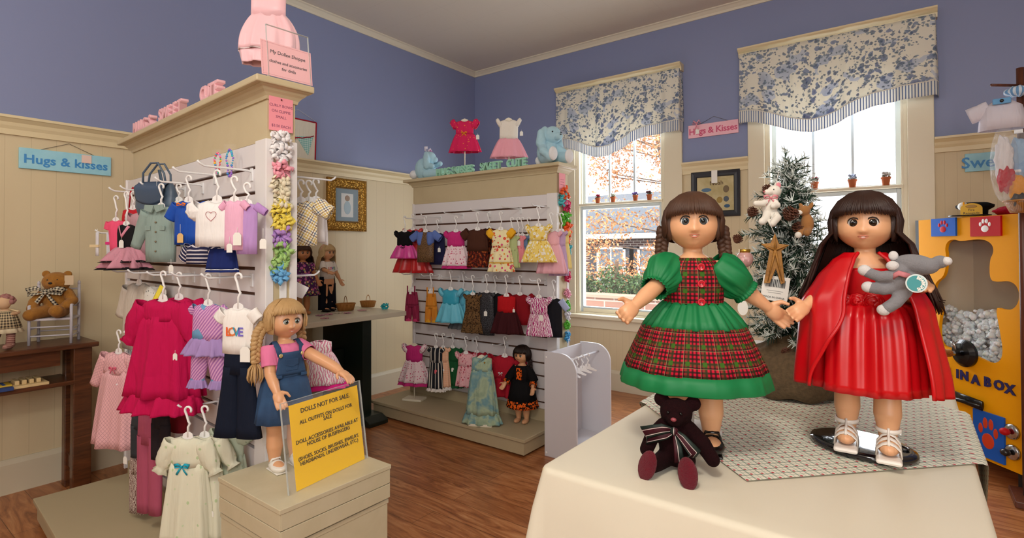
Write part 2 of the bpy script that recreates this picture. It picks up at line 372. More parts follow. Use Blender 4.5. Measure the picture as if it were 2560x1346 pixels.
# windows
PANE = glass('window pane', alpha=.04, rough=0)
def window(nm, x0, x1, cx0, cx1):
    r = bpy.data.objects.new(nm, None); COL.objects.link(r); r.location = ((x0+x1)/2, YB, WZ0); struct(r)
    h = (x1-x0)/2; H = WZ1-WZ0; c0, c1 = cx0-(x0+x1)/2, cx1-(x0+x1)/2
    for a0, a1, b0, b1 in ((c0, -h, 0, H), (h, c1, 0, H), (c0, c1, H, H+.12)): bx('casing', (a0, a1, -.022, 0, b0, b1), TRIMW, r, .003)
    for a0, a1, b0, b1 in ((-h, -h+.02, .012, H-.02), (h-.02, h, .012, H-.02), (-h, h, H-.02, H), (-h, h, -.01, .012)): bx('jamb', (a0, a1, 0, .13, b0, b1), TRIMW, r)
    for k in (-1, 1): bx('stop', (k*(h-.026)-.006, k*(h-.026)+.006, .0, .02, .012, H-.02), TRIMW, r, .001)
    bx('window_sill', (c0-.03, c1+.03, -.075, .01, -.03, .0), TRIMW, r, .006); bx('apron', (c0, c1, -.02, 0, -.11, -.03), TRIMW, r, .003)
    e, mz = h-.032, .90
    up = bx('upper_sash', [(-e, -e+.028, .06, .095, mz-.02, H-.02), (e-.028, e, .06, .095, mz-.02, H-.02), (-e+.028, e-.028, .06, .095, mz-.02, mz+.02), (-e+.028, e-.028, .06, .095, H-.07, H-.02)], SASH, r, .003)
    for k in (-1, 1): bx('muntin', (k*.108-.008, k*.108+.008, .066, .09, mz+.02, H-.07), SASH, up, .002)
    bx('pane', (-e+.024, e-.024, .076, .079, mz+.01, H-.06), PANE, up)
    lo = bx('lower_sash', [(-e, -e+.024, .02, .055, .012, mz-.012), (e-.024, e, .02, .055, .012, mz-.012), (-e+.024, e-.024, .02, .055, mz-.04, mz-.012), (-e+.024, e-.024, .02, .055, .045, .058)], [SASH], r, .002); bx('bottom_rail', (-e+.024, e-.024, .016, .055, .012, .045), TRIMW, r, .002)
    bx('pane', (-e+.02, e-.02, .036, .039, .07, mz-.03), PANE, lo)
    bx('meeting_rail', (-h+.02, h-.02, -.012, .058, mz-.012, mz+.006), TRIMW, r, .003)
    return r
window('window_1', W1[0], W1[1], -2.352, -1.331); window('window_2', W2[0], W2[1], -.878, .118)
# ceiling lamp fixtures that carry the room light
LAMP = plain('lamp diffuser', 'fff4e0', .5, Emission_Color=(1, .93, .82, 1), Emission_Strength=1.5)
for i, (x, y, a, b_) in enumerate(((-.5, -.2, 1.25, .65), (-1.75, 1.95, .5, .5))):
    pass

# ================================================================== OUTSIDE
GR = clothp('asphalt and dry lawn', mottle([(.35, '5e5a52'), (.65, '787368')], 1.5), .9)
struct(bx('ground_outside', (-40, 20, YB+.2, 45, -.75, -.65), GR))
def brickm(nm, a, b_, sc, w_=.22, h_=.075):
    n = NT(nm, .85); br = n.n('ShaderNodeTexBrick'); n.t.links.new(n.co('UV'), br.inputs[0]); br.inputs['Scale'].default_value = 1; br.inputs['Brick Width'].default_value = w_*sc; br.inputs['Row Height'].default_value = h_*sc; br.inputs['Mortar Size'].default_value = .01*sc
    br.inputs['Color1'].default_value = lin(a); br.inputs['Color2'].default_value = lin(b_); br.inputs['Mortar'].default_value = lin('a49a90'); return n.done(br.outputs[0])
hy = 15.5
hs = thing('brick_house', 'dark red brick house with grey shingle roof beyond the left window', 'house', (-11.4, hy, -1.1))
BR = brickm('dark red brick', '3d1f1d', '4a2824', 1)
bx('wall', (-6, 6, 0, 5, 0, 2.75), BR, hs)
n = NT('grey shingles', .9); RO = n.done(n.ramp(n.noise(n.co('UV', (1, 6, 1)), 4, 5, .7), [(.3, '44484f'), (.7, '5d636b')]))
MB().prism([(-.5, 2.65), (-.5, 2.75), (2.5, 4.25), (5.5, 2.75), (5.5, 2.65)], 0, -6.4, 6.4).build('roof', RO, hs, smooth=False)
WF = plain('white house trim', 'e6e8ec', .5); DG = plain('dark house glass', '56606c', .1)
for wx in (-2.6, .5, 3.75, 5.15):
    f_ = bx('window', [(wx-.5, wx-.42, -.06, 0, 1.0, 2.3), (wx+.42, wx+.5, -.06, 0, 1.0, 2.3), (wx-.5, wx+.5, -.06, 0, 2.22, 2.3), (wx-.5, wx+.5, -.06, 0, 1.0, 1.08), (wx-.02, wx+.02, -.05, 0, 1.0, 2.3), (wx-.5, wx+.5, -.05, 0, 1.62, 1.68)], WF, hs)
    bx('pane', (wx-.45, wx+.45, -.03, -.005, 1.05, 2.25), DG, f_)
    for k in (-1, 1): bx('shutter', (wx+k*.52-(.25 if k < 0 else 0), wx+k*.52+(.25 if k > 0 else 0), -.04, 0, 1.0, 2.3), plain('dark shutter', '2b2f38', .6), f_)
bx('eaves_board', (-6.4, 6.4, -.52, -.48, 2.55, 2.7), WF, hs)
# leaves, bush, low wall
def leaves(mb, c, r, k, sz, rnd):
    for _ in range(k):
        d = V((rnd.gauss(0, 1), rnd.gauss(0, 1), rnd.gauss(0, 1))); d.normalize(); q = V(c)+V((d.x*r[0], d.y*r[1], d.z*r[2]))*(rnd.random()**.45)
        a = V((rnd.uniform(-1, 1), rnd.uniform(-1, 1), rnd.uniform(-1, 1))).normalized(); b_ = a.orthogonal().normalized(); s_ = sz*rnd.uniform(.6, 1.4)
        i = len(mb.v); mb.v += [q-a*s_, q+b_*s_*.5, q+a*s_, q-b_*s_*.5]; mb.f.append((i, i+1, i+2, i+3)); mb.uv.append([(q.x, q.z)]*4); mb.mi.append(0)
def leafmat(nm, a, b_, c_):
    n = NT(nm, .7, Transmission_Weight=0.); n.b.inputs['Subsurface Weight'].default_value = 0; return n.done(n.ramp(n.noise(n.co('Object'), 9, 3, .7), [(.35, a), (.5, b_), (.68, c_)]))
rn = random.Random(3)
tr = thing('autumn_tree', 'tree with pale orange autumn leaves outside the left window', 'tree', (yat(1590, 600, 8.6).x, 8.6, -.65))
t = MB(); t.tube([(.9, 0, 0), (.85, 0, 1.2), (.6, .1, 2.6), (.3, 0, 4.2), (0, 0, 6)], [.11, .09, .07, .05, .02])
lf = MB()
for i in range(34):
    z0 = rn.uniform(.8, 4.6); a = rn.uniform(0, 2*pi); L = rn.uniform(.9, 2.0)*(1.1-z0*.08); e = V((math.cos(a)*L, math.sin(a)*L, z0+rn.uniform(-.2, .8)))
    m_ = V((math.cos(a)*L*.5, math.sin(a)*L*.5, z0+.15)); t.tube([(.8-z0*.1, 0, z0), m_, e], [.012, .010, .003], 5)
    for q, rr in ((m_, .42), (e, .5)): leaves(lf, q, (rr, rr, rr*.7), 240, .027, rn)
t.build('trunk', plain('grey brown bark', '6d5a4c', .9), tr); lf.build('foliage', leafmat('orange autumn leaves', '8f5429', 'bd8049', 'dfb286'), tr, fix=False)
bu = thing('evergreen_bush', 'green bush growing in front of the brick house outside', 'bush', (yat(1535, 700, 7.4).x, 7.4, yat(1535, 752, 7.4).z)); lf = MB()
for dx, s_ in ((-.55, .5), (.0, .62), (.45, .5), (-1.0, .45)): leaves(lf, (dx, 0, .36*s_), (.52*s_, .4*s_, .52*s_), 900, .028, rn)
lf.build('foliage', leafmat('bush leaves', '22381e', '385428', '5c7540'), bu, fix=False); MB().tube([(0, 0, 0), (.05, 0, .6)], [.05, .03]).build('stem', plain('bush stem', '5b4635', .9), bu)
rw = thing('retaining_wall', 'low wall of tan blocks below the bush outside', 'wall', (yat(1535, 700, 6.8).x, 6.8, yat(1535, 775, 6.8).z)); bx('block_courses', (-4, 3, 0, .3, 0, .16), brickm('tan block', '8a6354', '9c7464', 1, .3, .12), rw); bx('capping', (-4.05, 3.05, -.03, .33, .16, .2), plain('tan cap', 'a08674', .8), rw)
bx('street_outside', (-12, 6, 5.0, 7.0, -.65, -.62), plain('pale pavement', '8d8a84', .9)); struct(bpy.data.objects['street_outside'])

# ================================================================== VALANCES
def valfab(nm):
    n = NT(nm, .8); uv = n.co('UV'); c = lin('efece0')
    big = n.noise(uv, 7, 2, .5); 
    for sc, th, cols, sd in ((9, .5, ('c9d2e0', 'a3b4cf'), .1), (22, .40, ('8ea0c0', '56699a'), .37), (34, .42, ('8498b4', '36486e'), .71), (46, .40, ('a8b6c0', '5f7288'), .2), (60, .38, ('8fa0a8', '46587a'), .5)):
        mp = n.n('ShaderNodeMapping'); n.t.links.new(uv, mp.inputs[0]); mp.inputs['Location'].default_value = (sd, sd*2, 0); mp.inputs['Rotation'].default_value = (0, 0, sd*3)
        ns = n.n('ShaderNodeTexNoise'); n.t.links.new(mp.outputs[0], ns.inputs[0]); ns.inputs['Scale'].default_value = sc*1.1
        ad = n.n('ShaderNodeVectorMath', operation='MULTIPLY_ADD'); n.t.links.new(ns.outputs[1], ad.inputs[0]); ad.inputs[1].default_value = (.9/sc,)*3; n.t.links.new(mp.outputs[0], ad.inputs[2])
        v = n.vor(ad.outputs[0], sc, 1); cell = n.xyz(v[1]); m1 = n.ma('MULTIPLY', n.ma('LESS_THAN', v[0], th), n.ma('GREATER_THAN', cell[0], .5 if sc > 6 else .35))
        m1 = n.ma('MULTIPLY', m1, n.ma('GREATER_THAN', n.ma('ADD', big, n.ma('MULTIPLY', cell[2], .25)), .52))
        cc = n.mix(n.ma('MULTIPLY', v[0], 2.2), cols[1], cols[0]); c = n.mix(n.ma('MULTIPLY', m1, .85), c, cc)
    n.b.inputs['Transmission Weight'].default_value = 0
    return n.done(c)
VF = valfab('blue rose chintz'); VS = clothp('blue ticking stripe', stripes('f0efe8', '7d90b4', .0145, .38), .8)
def translucent(m, w_=.25):
    t_ = m.node_tree; b_ = t_.nodes['Principled BSDF']; out = t_.nodes['Material Output']; tl = t_.nodes.new('ShaderNodeBsdfTranslucent'); mx = t_.nodes.new('ShaderNodeMixShader'); mx.inputs[0].default_value = w_
    if b_.inputs['Base Color'].is_linked: t_.links.new(b_.inputs['Base Color'].links[0].from_socket, tl.inputs[0])
    else: tl.inputs[0].default_value = b_.inputs['Base Color'].default_value
    t_.links.new(b_.outputs[0], mx.inputs[1]); t_.links.new(tl.outputs[0], mx.inputs[2]); t_.links.new(mx.outputs[0], out.inputs[0])
translucent(VF, .22); translucent(VS, .3)
def valance(label, x0, x1, sh):
    cx = (x0+x1)/2; r = thing('window_valance', label, 'valance', (cx, YB, 2.0), 0, 'floral valances over the windows'); h = (x1-x0)/2
    sweep('cornice', [(0, -.055), (.05, -.055), (.055, -.03), (.075, -.018), (.085, -.01), (.085, 0), (0, 0)], (-h-.01, 0, .482), (h+.01, 0, .482), TRIM, (0, -1, 0), r)
    def bot(t): return .055-.045*math.sin(pi*min(1, max(0, (t-.02)/.75)))**2 if False else .06 - .125*math.exp(-((t-.42)/.2)**2)
    def P_(t, z, ext=0):
        # goes round the returns at both ends
        g = .07/(2*h+.14); s_ = t*(2*h+.14)
        if s_ < .07: x, y = -h, -s_
        elif s_ > 2*h+.07: x, y = h, -(2*h+.14-s_)
        else: x, y = -h+(s_-.07), -.07
        f_ = .45-z; wv = (.010*math.sin(s_*21+sh)+.006*math.sin(s_*47+sh*2)+.004*math.sin(s_*90))*min(1, .25+f_*2.2)
        if 0.07 <= s_ <= 2*h+.07: y += wv-.02*f_
        else: x += wv*.5+ (1 if x > 0 else -1)*.012*f_
        return (x, y-ext, z)
    L = 2*h+.14
    MB().grid(lambda u, v: P_(u, .44+(bot(u)-.44)*v), 150, 16, L, .45).build('floral_panel', VF, r, solid=.0015)
    MB().grid(lambda u, v: P_(u, bot(u)+.004-.085*v, .003), 150, 5, L, .09).build('striped_flounce', VS, r, solid=.001)
    MB().tube([P_(i/80, bot(i/80), .004) for i in range(81)], .003, 5).build('piping', plain('white piping', 'eeeae0', .8), r)
valance('blue floral valance with striped flounce over the left window, beside the blue plush rabbit', -2.385, -1.33, .3)
valance('large blue floral valance over the right window, above the Christmas tree', -.915, .128, 1.7)
# ================================================================== SLATWALL GONDOLAS
WOODP = wood('tan painted board', 'c6b692', 'cfc09c', (1, 1, 1), .5); SLATW = plain('white slatwall', 'e4e0e2', .4); GROOVE = plain('brown slat groove', '5a3826', .8); PLATM = plain('tan platform board', 'b9ab8b', .5)
class Disp:
    """a slatwall gondola: u along its face, v out of its face, z up"""
    def __init__(s, nm, label, L, ang, W_, dp, hdr0):
        s.L = V((L[0], L[1], 0)); a = math.radians(ang); s.a = a; s.u = V((math.cos(a), math.sin(a), 0)); s.n = V((math.sin(a), -math.cos(a), 0)); s.W = W_; s.dp = dp
        r = s.root = thing('slatwall_gondola', label, 'display stand', s.L, a)
        # local frame: x = u, -y = v
        bx('header', (hdr0, W_, 0, dp, 1.4495, 1.587), WOODP, r)
        bx('cap', (hdr0-.055, W_+.046, -.052, dp+.04, 1.607, 1.628), WOODP, r, .004)
        cpf = [(0, -.06), (.006, -.06), (.01, -.045), (.02, -.03), (.03, -.02), (.036, -.01), (.05, -.004), (.05, 0), (0, 0)]
        b = MB()
        def ringat(o_, z_): return [V((hdr0-o_, -o_, z_)), V((W_+o_, -o_, z_)), V((W_+o_, dp+o_, z_)), V((hdr0-o_, dp+o_, z_))]
        b.loft([ringat(q[0]+.001, 1.608+q[1]) for q in [(a_*.7, b_*.6) for a_, b_ in cpf[:-1]]]); b.build('cap_moulding', WOODP, r, smooth=False)
        top = 1.449
        bx('core_board', (0.004, W_-.004, .012, dp-.012, .1, top-.01), GROOVE, r)
        st = .068; slats = []
        z = top; k = 0; p0 = MB(); p1 = MB()
        zs = [top]+[top-.078*i-.0 for i in range(1, 18)]
        for a_, b_ in zip(zs, zs[1:]):
            p0.box(.006, W_-st, 0, .013, b_+.0105, a_); p1.box(.006, W_-st, dp-.013, dp, b_+.0105, a_)
        p0.build('slat_face', SLATW, r, smooth=False, bevel=.001); p1.build('slat_face', SLATW, r, smooth=False)
        for y0, y1 in ((-.006, .018), (dp-.018, dp+.006)):
            bx('stile', (W_-st, W_+.004, y0, y1, .1, top+.005), plain('white stile', 'e9e6e6', .4), r, .002)
            bx('stile', (-.004, .012, y0, y1, .1, top+.005), plain('white stile', 'e9e6e6', .4), r, .002)
        bx('end_board', [(W_-.006, W_+.001, .018, dp-.018, .1, 1.46), (0, .006, .018, dp-.018, .1, 1.46)], WOODP, r)
        s.plat = None
    def platform(s, u0, u1, v0, v1, label):
        r = s.root
        bx('platform_top', (u0, u1, -v0, s.dp+v1, .082, .1), PLATM, r, .002); bx('platform_base', (u0+.012, u1-.012, -v0+.012, s.dp+v1-.012, .012, .082), PLATM, r)
        bx('riser', [(u0+.04, u1-.02, -.02, .0, .1, .17), (u0+.04, u1-.02, s.dp, s.dp+.02, .1, .17)], PLATM, r, .002)
    def at(s, px, py, v):
        d = ray(px, py); q = s.L+s.n*v; t = (q-CAM).dot(s.n)/d.dot(s.n); return CAM+d*t
    def uz(s, px, py, v): P_ = s.at(px, py, v); return (P_-s.L).dot(s.u), P_.z
    def P(s, u, v, z): return s.L+s.u*u+s.n*v+V((0, 0, z))
D1 = Disp('slatwall_gondola', 'left double-sided white slatwall unit with tan cap, hung with tee shirts and nightgowns', (-2.962, .911), -3.5, 1.436, .086, .1)
D1.platform(.08, 1.38, .335, .12, '')
D2 = Disp('slatwall_gondola', 'white slatwall unit with tan cap before the corner, two blue plush rabbits on its top', (-2.885, 2.65), 0, 1.227, .122, 0)
D2.platform(-.055, 1.225, .335, .2, '')

def hook(D, u, z, L, label, side=1, group='white slatwall display hooks', curl=.018):
    """rod out of the slat groove with an upturned tip and a small back plate"""
    v0 = 0 if side > 0 else -D.dp
    r = thing('display_hook', label, 'hook', D.P(u, v0, z), D.a + (0 if side > 0 else pi), group)
    MB().tube([(0, 0, 0), (0, -.012, .004), (0, -L+.02, .004), (0, -L+.008, .010), (0, -L, curl)], .0034, 8).build('rod', WIRE, r)
    bx('back_plate', (-.009, .009, -.004, .0005, -.028, .012), WIRE, r, .001)
    return r

# ------------------------------------------------------------------ left side table
OAK = wood('dark oak', '3d2214', '6b3d22', (14, 1.5, 14), .3)
r = thing('wooden_table', 'dark wooden table with a low shelf against the left wall, below the blue sign', 'table', (-3.335, .2, 0))
bx('table_top', (0, .275, -.9, .635, .672, .694), OAK, r, .004)
for y0 in (.545, -.6):
    for x0 in (.07, .2): bx('leg', (x0, x0+.05, y0, y0+.07, 0, .672), OAK, r, .004)
    bx('leg_rail', (.07, .2, y0+.01, y0+.05, .10, .16), OAK, r, .002)
bx('shelf', (.03, .25, -.62, .55, .505, .525), OAK, r, .003)
bx('apron', (.225, .24, -.6, .5, .60, .672), OAK, r)
# train of wooden blocks and a storybook on the shelf
t = thing('wooden_toy', 'pale wooden toy with slotted blocks on the shelf of the dark table', 'toy', (-3.16, .60, .525), 0)
PW = plain('pale wood', 'd8bd8a', .5)
bx('tray', (-.05, .075, -.22, .06, 0, .012), PW, t, .002); 
for k in range(4): bx('block', (-.03+.02*0, .05, -.05+k*.024, -.035+k*.024, .012, .03), PW, t, .002)
bx('stripe_panel', (-.02, .055, -.20, -.06, .012, .02), clothp('painted toy stripes', stripes('d8b23a', '3a5f9e', .03, .4, 1), .5), t)
t = thing('picture_book', 'blue picture book lying at the far left on the table shelf', 'book', (-3.14, .44, .525)); bx('cover', (-.07, .07, -.12, .1, 0, .014), plain('blue book', '24407a', .5), t, .001); bx('pages', (-.066, .068, -.118, .098, .003, .011), plain('pages', 'e8e0cc', .8), t)

# ------------------------------------------------------------------ back display table with green trestle
r = thing('display_table', 'cream-topped display table on dark green trestle legs between the slatwall units', 'table', (-3.34, 1.2, 0))
CT = plain('cream laminate', 'ddd9c6', .35); GRN = plain('dark green painted wood', '16241f', .35)
bx('table_top', (0, .56, -.0, 1.29, .668, .70), CT, r, .003)
for y0 in (.08, .97): 
    bx('leg', (.06, .50, y0, y0+.07, .05, .668), GRN, r, .003)
    MB().prism([(.0, 0), (.62, 0), (.62, .025), (.56, .055), (.08, .055), (0, .03)], 1, y0-.04, y0+.11).build('foot', GRN, r, smooth=False, bevel=.004)
bx('stretcher', (.24, .30, .15, .97, .32, .46), GRN, r, .003)

# ------------------------------------------------------------------ gold framed picture
def wallquad(px, py, wall):  # helper point on a wall
    return xat(px, py, XL+.001) if wall == 'L' else yat(px, py, YB-.001)
p0, p1 = V((XL, 2.245, 1.27)), V((XL, 2.58, 1.65))
r = thing('framed_picture', 'gold framed picture of a child kneeling, on the cream wall beside the dolls', 'picture', (XL, 2.41, 1.455), pi/2)
def mframe(r, w_, h_, bw, th, mat, nm='frame', prof=None):
    prof = prof or [(0, 0), (0, th*.7), (bw*.2, th), (bw*.45, th*.75), (bw*.8, th*.85), (bw, th*.35), (bw, 0)]
    b = MB(); rings = []
    for sx, sz in ((-1, -1), (1, -1), (1, 1), (-1, 1), (-1, -1)): rings.append([V((sx*(w_/2-q[0]), -q[1], sz*(h_/2-q[0]))) for q in prof])
    b.loft(rings, cap0=False, cap1=False); return b.build(nm, mat, r, smooth=False)
n = NT('ornate gold frame', .35, Metallic=.75); o = n.co('Object'); h = n.vor(o, 70)[0]; n.bump(h, .8, .006); GF = n.done(n.mix(n.noise(o, 40), 'b98d3c', '7d5619'))
mframe(r, .34, .385, .075, .03, GF)
bx('mat_board', (-.1, .1, -.012, -.006, -.13, .13), plain('grey blue mat', '7d93a0', .8), r); pp = bx('print', (-.052, .052, -.014, -.012, -.09, .085), plain('pale print', 'd8dcdc', .8), r)
MB().ell((0, -.0145, .05), (.022, .0012, .022)).build('printed_head', plain('print brown', '9a8574', .8), pp); MB().ell((0, -.0145, -.02), (.03, .0012, .05)).build('printed_body', plain('print blue', 'a9c2cf', .8), pp)
bx('glazing', (-.1, .1, -.018, -.017, -.13, .13), ACRYL, r)

# red-edged banner on the blue wall
P_ = xat(752, 350, XL+.004)
r = thing('fabric_banner', 'cream fabric banner with red border and a teal gingham pennant high on the left wall', 'banner', (XL+.004, 2.02, 1.87), pi/2)
BZ = [(-.14, -.16), (.125, -.16), (.135, .15), (-.14, .15)]
MB().prism(BZ, 1, -.004, 0).build('cloth_panel', cloth('cream cotton', 'd9d4c6'), r, smooth=False)
RB = cloth('red binding', 'a81f33'); b = MB()
for a, c_ in zip(BZ, BZ[1:]+BZ[:1]): b.tube([(a[0], -.004, a[1]), (c_[0], -.004, c_[1])], .005, 6)
b.build('binding', RB, r)
MB().prism([(-.02, .03), (.11, .045), (.07, -.09)], 1, -.008, -.004).build('pennant', clothp('teal gingham', gingham('cfe3e0', '6fb5b0', .014)), r, smooth=False)
MB().tube([(-.14+.028*i, -.01, .03+.004*(i % 2)-.022*math.sin(pi*i/9)+.002*i) for i in range(10)], .0035, 5).build('rickrack', RB, r)
MB().ell((-.04, -.01, .015), (.016, .004, .016)).build('button', plain('red button', 'c02038', .3), r)
MB().tube([(-.14, -.002, .16), (0, -.001, .215), (.13, -.002, .16)], .0012, 4).build('hanging_cord', TAGM, r)

# ------------------------------------------------------------------ painted wooden signs
def sign(px0, py0, px1, py1, wall, hpx, label, txt, bg, fg, size, cordcol='6b6258', border=None, nm='hanging_sign', cord=True, tagx=None, stars=True, space=1.0):
    a, b_ = wallquad(px0, py0, wall), wallquad(px1, py1, wall); c_ = (a+b_)/2; w_ = (b_-a).length; h_ = hpx
    r = thing(nm, label, 'sign', c_, pi/2 if wall == 'L' else 0)
    board = bx('board', (-w_/2, w_/2, -.012, 0, -h_/2, h_/2), bg, r, .002)
    text('lettering', txt, size, fg, r, Matrix.Translation((0, -.0128, -.004)) @ TX, .0006, space, w=.0012)
    if border: 
        mframe(r, w_-.004, h_-.004, .005, .0135, border, 'border', [(0, .012), (0, .0135), (.005, .0135), (.005, .012)])
    if cord: MB().tube([(-w_*.28, -.006, h_/2), (0.02*w_, -.004, h_/2+.045), (w_*.3, -.006, h_/2)], .0012, 4).build('hanging_wire', plain('wire '+label[:5], cordcol, .6), r)
    return r, w_, h_
SKY = NT('blue painted board', .5); SKYM = SKY.done(SKY.mix(SKY.noise(SKY.co('Object'), 30), '8ccbe0', 'a9dcec'))
BLT = plain('blue lettering', '3f8fd0', .5)
r, w_, h_ = sign(46, 393, 276, 419, 'L', .098, 'light blue hanging sign reading Hugs & Kisses on the left wall', 'Hugs & kisses', SKYM, BLT, .058, space=1.02)
bx('price_sticker', (.055, .095, -.016, -.0125, .005, .045), plain('pink sticker', 'e9cfc4', .7), r)
PKB = NT('pink painted board', .5); PKM = PKB.done(PKB.mix(PKB.noise(PKB.co('Object'), 40), 'f0b3c4', 'f6c6d2'))
r, w_, h_ = sign(1722, 330, 1847, 317, 'B', .094, 'small pink Hugs & Kisses sign on the blue wall between the windows', 'Hugs & Kisses', PKM, plain('rose lettering', 'd0527a', .5), .062, space=.95)
b = MB()
for s_ in (-1, 1): b.tube([(-.11, -.02, .055), (-.11+s_*.02, -.03, .075), (-.11+s_*.028, -.02, .055), (-.11, -.02, .05), (-.11+s_*.012, -.02, .01)], .006, 6, .3)
b.build('ribbon', cloth('pink ribbon', 'eba4b4'), r); bx('price_sticker', (-.118, -.092, -.017, -.0125, -.02, .012), TAGM, r)
r, w_, h_ = sign(2412, 406, 2520, 403, 'B', .1, 'light blue sign reading Sweet, partly behind bagged outfits on the right', 'Sweet', SKYM, BLT, .085, cord=False)
# framed generic ark sampler
a, b_ = yat(1729, 433, YB), yat(1852, 540, YB); c_ = (a+b_)/2
r = thing('framed_sampler', 'small black framed Noah sampler with animals between the two windows', 'picture', (c_.x, YB, c_.z)); W_, H_ = b_.x-a.x, a.z-b_.z
mframe(r, W_, H_, .045, .02, plain('black frame', '2a2c33', .4)); bx('sampler', (-W_/2+.04, W_/2-.04, -.01, -.004, -H_/2+.04, H_/2-.04), clothp('aged sampler', mottle([(.4, 'b9ab7e'), (.6, 'cbbf96')], 8)), r)
for cx, cz, sx, sz, col in ((-.06, .03, .035, .014, '5a7a98'), (.075, .03, .02, .025, '7a6a52'), (-.04, -.05, .03, .02, '8f9a78'), (.03, -.045, .02, .022, 'a58a4a'), (.075, -.04, .018, .02, '55606c'), (-.08, -.02, .012, .03, 'a3854f'), (.08, -.09, .02, .012, '3f5e80'), (.0, -.1, .03, .012, '6e7f8a')):
    MB().ell((cx, -.011, cz), (sx, .002, sz)).build('motif', plain('motif '+col, col, .8), r)
text('lettering', 'Noah', .042, plain('brown ink', '5b3c24', .7), r, Matrix.Translation((.01, -.0112, .075)) @ TX, .0004)
bx('price_tag', (-.02, .02, -.026, -.024, .075, .165), TAGM, r)
# ================================================================== GARMENTS
def tring(w_, d, z, n=36, folds=0, amp=0, ph=0, cx=0, cy=0, sq=1.):
    out = []
    for i in range(n):
        t = 2*pi*i/n; c, s = math.cos(t), math.sin(t); k = 1+amp*math.sin(folds*t+ph)+amp*.4*math.sin((folds*2+1)*t+ph*2) if folds else 1
        out.append(V((cx+w_/2*math.copysign(abs(c)**sq, c)*(1+(k-1)*.4), cy+d/2*math.copysign(abs(s)**sq, s)*k, z)))
    return out
def bodice(w_, L, w1, mat, parent, name='bodice', neck=.32, dip=.10, slope=.16, dep=.34, z0=0, strap=False, u=0):
    """body of a garment with shoulder seams and a scooped neck"""
    n = 40; rings = []
    for j, t in enumerate((0, .06, .16, .34, .55, .78, 1)):
        ww = w_*(1-.0*t)+(w1-w_)*t; d = w_*dep*min(1, .16+1.9*t**.6) if t < .3 else w_*dep*(1+.05*t)
        rg = []
        for i in range(n):
            a = 2*pi*i/n; c, s = math.cos(a), math.sin(a); x = ww/2*math.copysign(abs(c)**.8, c); y = d/2*s
            z = -L*t; k = (1-sst(0, .45, t)); ax = abs(x)/(w_/2)
            z += -slope*w_*max(0, ax-neck*.6)*k*.9
            if ax < neck: z += -(dip if s < 0 else dip*.35)*w_*math.sqrt(max(0, 1-(ax/neck)**2))*k
            x *= 1+.02*math.sin(5*a+t*4); y *= 1+.10*math.sin(4*a+t*7+u)*sst(.2, 1, t)
            rg.append(V((x, y, z+z0)))
        rings.append(rg)
    return MB().loft(rings, cap0=False, cap1=False).build(name, mat, parent, solid=.0012)
def skirt(w0, w1, L, mat, parent, name='skirt', z0=0, folds=9, amp=.16,  dep0=.34, dep1=.42, ph=0, nr=9, bulge=.0, wave=.0):
    rings = []
    for j in range(nr+1):
        t = j/nr; f_ = t**.75; ww = w0+(w1-w0)*f_+bulge*w0*math.sin(pi*t); d = w0*dep0+(w1*dep1-w0*dep0)*f_
        rg = tring(ww, d, 0, 72, folds, amp*1.9*(.35+.65*t), ph+.5*t)
        for i, q in enumerate(rg): q.z = z0-L*t - wave*L*math.sin(2*pi*i/60*3+ph)*t
        rings.append(rg)
    return MB().loft(rings, cap0=False, cap1=False, u0=ph*.01).build(name, mat, parent, solid=.001)
def sleeve(sx, z, L, r0, r1, ang, mat, parent, name='sleeve', puff=0, yo=0, fwd_=0, bend=0, cuff=0, x0=0):
    """sx = -1/+1 side, ang = angle below horizontal"""
    d = V((sx*math.cos(ang), fwd_, -math.sin(ang))).normalized(); o = V((x0, yo, z)); side = V((0, 1, 0)); up_ = d.cross(side); rings = []; n = 20; N_ = 9
    for j in range(N_+1):
        t = j/N_; rr = r0+(r1-r0)*t+puff*math.sin(pi*min(1, t*1.05))**.8
        if cuff and t > .88: rr = r1*(1+cuff*(t-.88)*9)
        c = o+d*L*t+V((0, 0, -bend*L*t*t)); rg = []
        for i in range(n):
            a = 2*pi*i/n; k = 1+(.05+.10*(puff > 0))*math.sin(6*a+j)*(.4+.6*t); rg.append(c+(up_*math.cos(a)*k+side*math.sin(a)*.62*k)*rr)
        rings.append(rg)
    return MB().loft(rings, cap0=False, cap1=False).build(name, mat, parent, solid=.001)
def trousers(w0, L, wl, mat, parent, z0=0, flare=1.0, spread=.1, name='trousers', ruffle=None):
    b = MB(); b.loft([tring(w0*(.92+.12*t), w0*.36, z0-L*.3*t, 28, 4, .03) for t in (0, .3, .6, 1)], cap0=False, cap1=False)
    for s in (-1, 1):
        rings = []
        for j in range(8):
            t = j/7; ww = w0*.54+(wl*flare-w0*.54)*t**1.3; rings.append(tring(ww, w0*.34+(ww*.5-w0*.34)*t, z0-L*(.22+.78*t), 24, 3, .06, j*.4, cx=s*(w0*.25+spread*w0*t)))
        b.loft(rings, cap0=False, cap1=False)
    return b.build(name, mat, parent, solid=.0012)
def bow(name, mat, parent, c, s, tails=True, group=None):
    b = MB(); c = V(c)
    for k in (-1, 1):
        b.tube([c, c+V((k*s*.5, -s*.12, s*.32)), c+V((k*s, -s*.05, s*.18)), c+V((k*s*.9, 0, -s*.12)), c+V((k*s*.4, 0, -s*.08)), c], [s*.05, s*.16, s*.2, s*.18, s*.12, s*.04], 7, .35)
        if tails: b.tube([c, c+V((k*s*.35, -s*.08, -s*.5)), c+V((k*s*.75, 0, -s*1.1))], [s*.06, s*.13, s*.14], 6, .2)
    b.ell(c+V((0, -s*.08, 0)), (s*.16, s*.13, s*.16), nu=8, nv=6)
    return b.build(name, mat, parent)
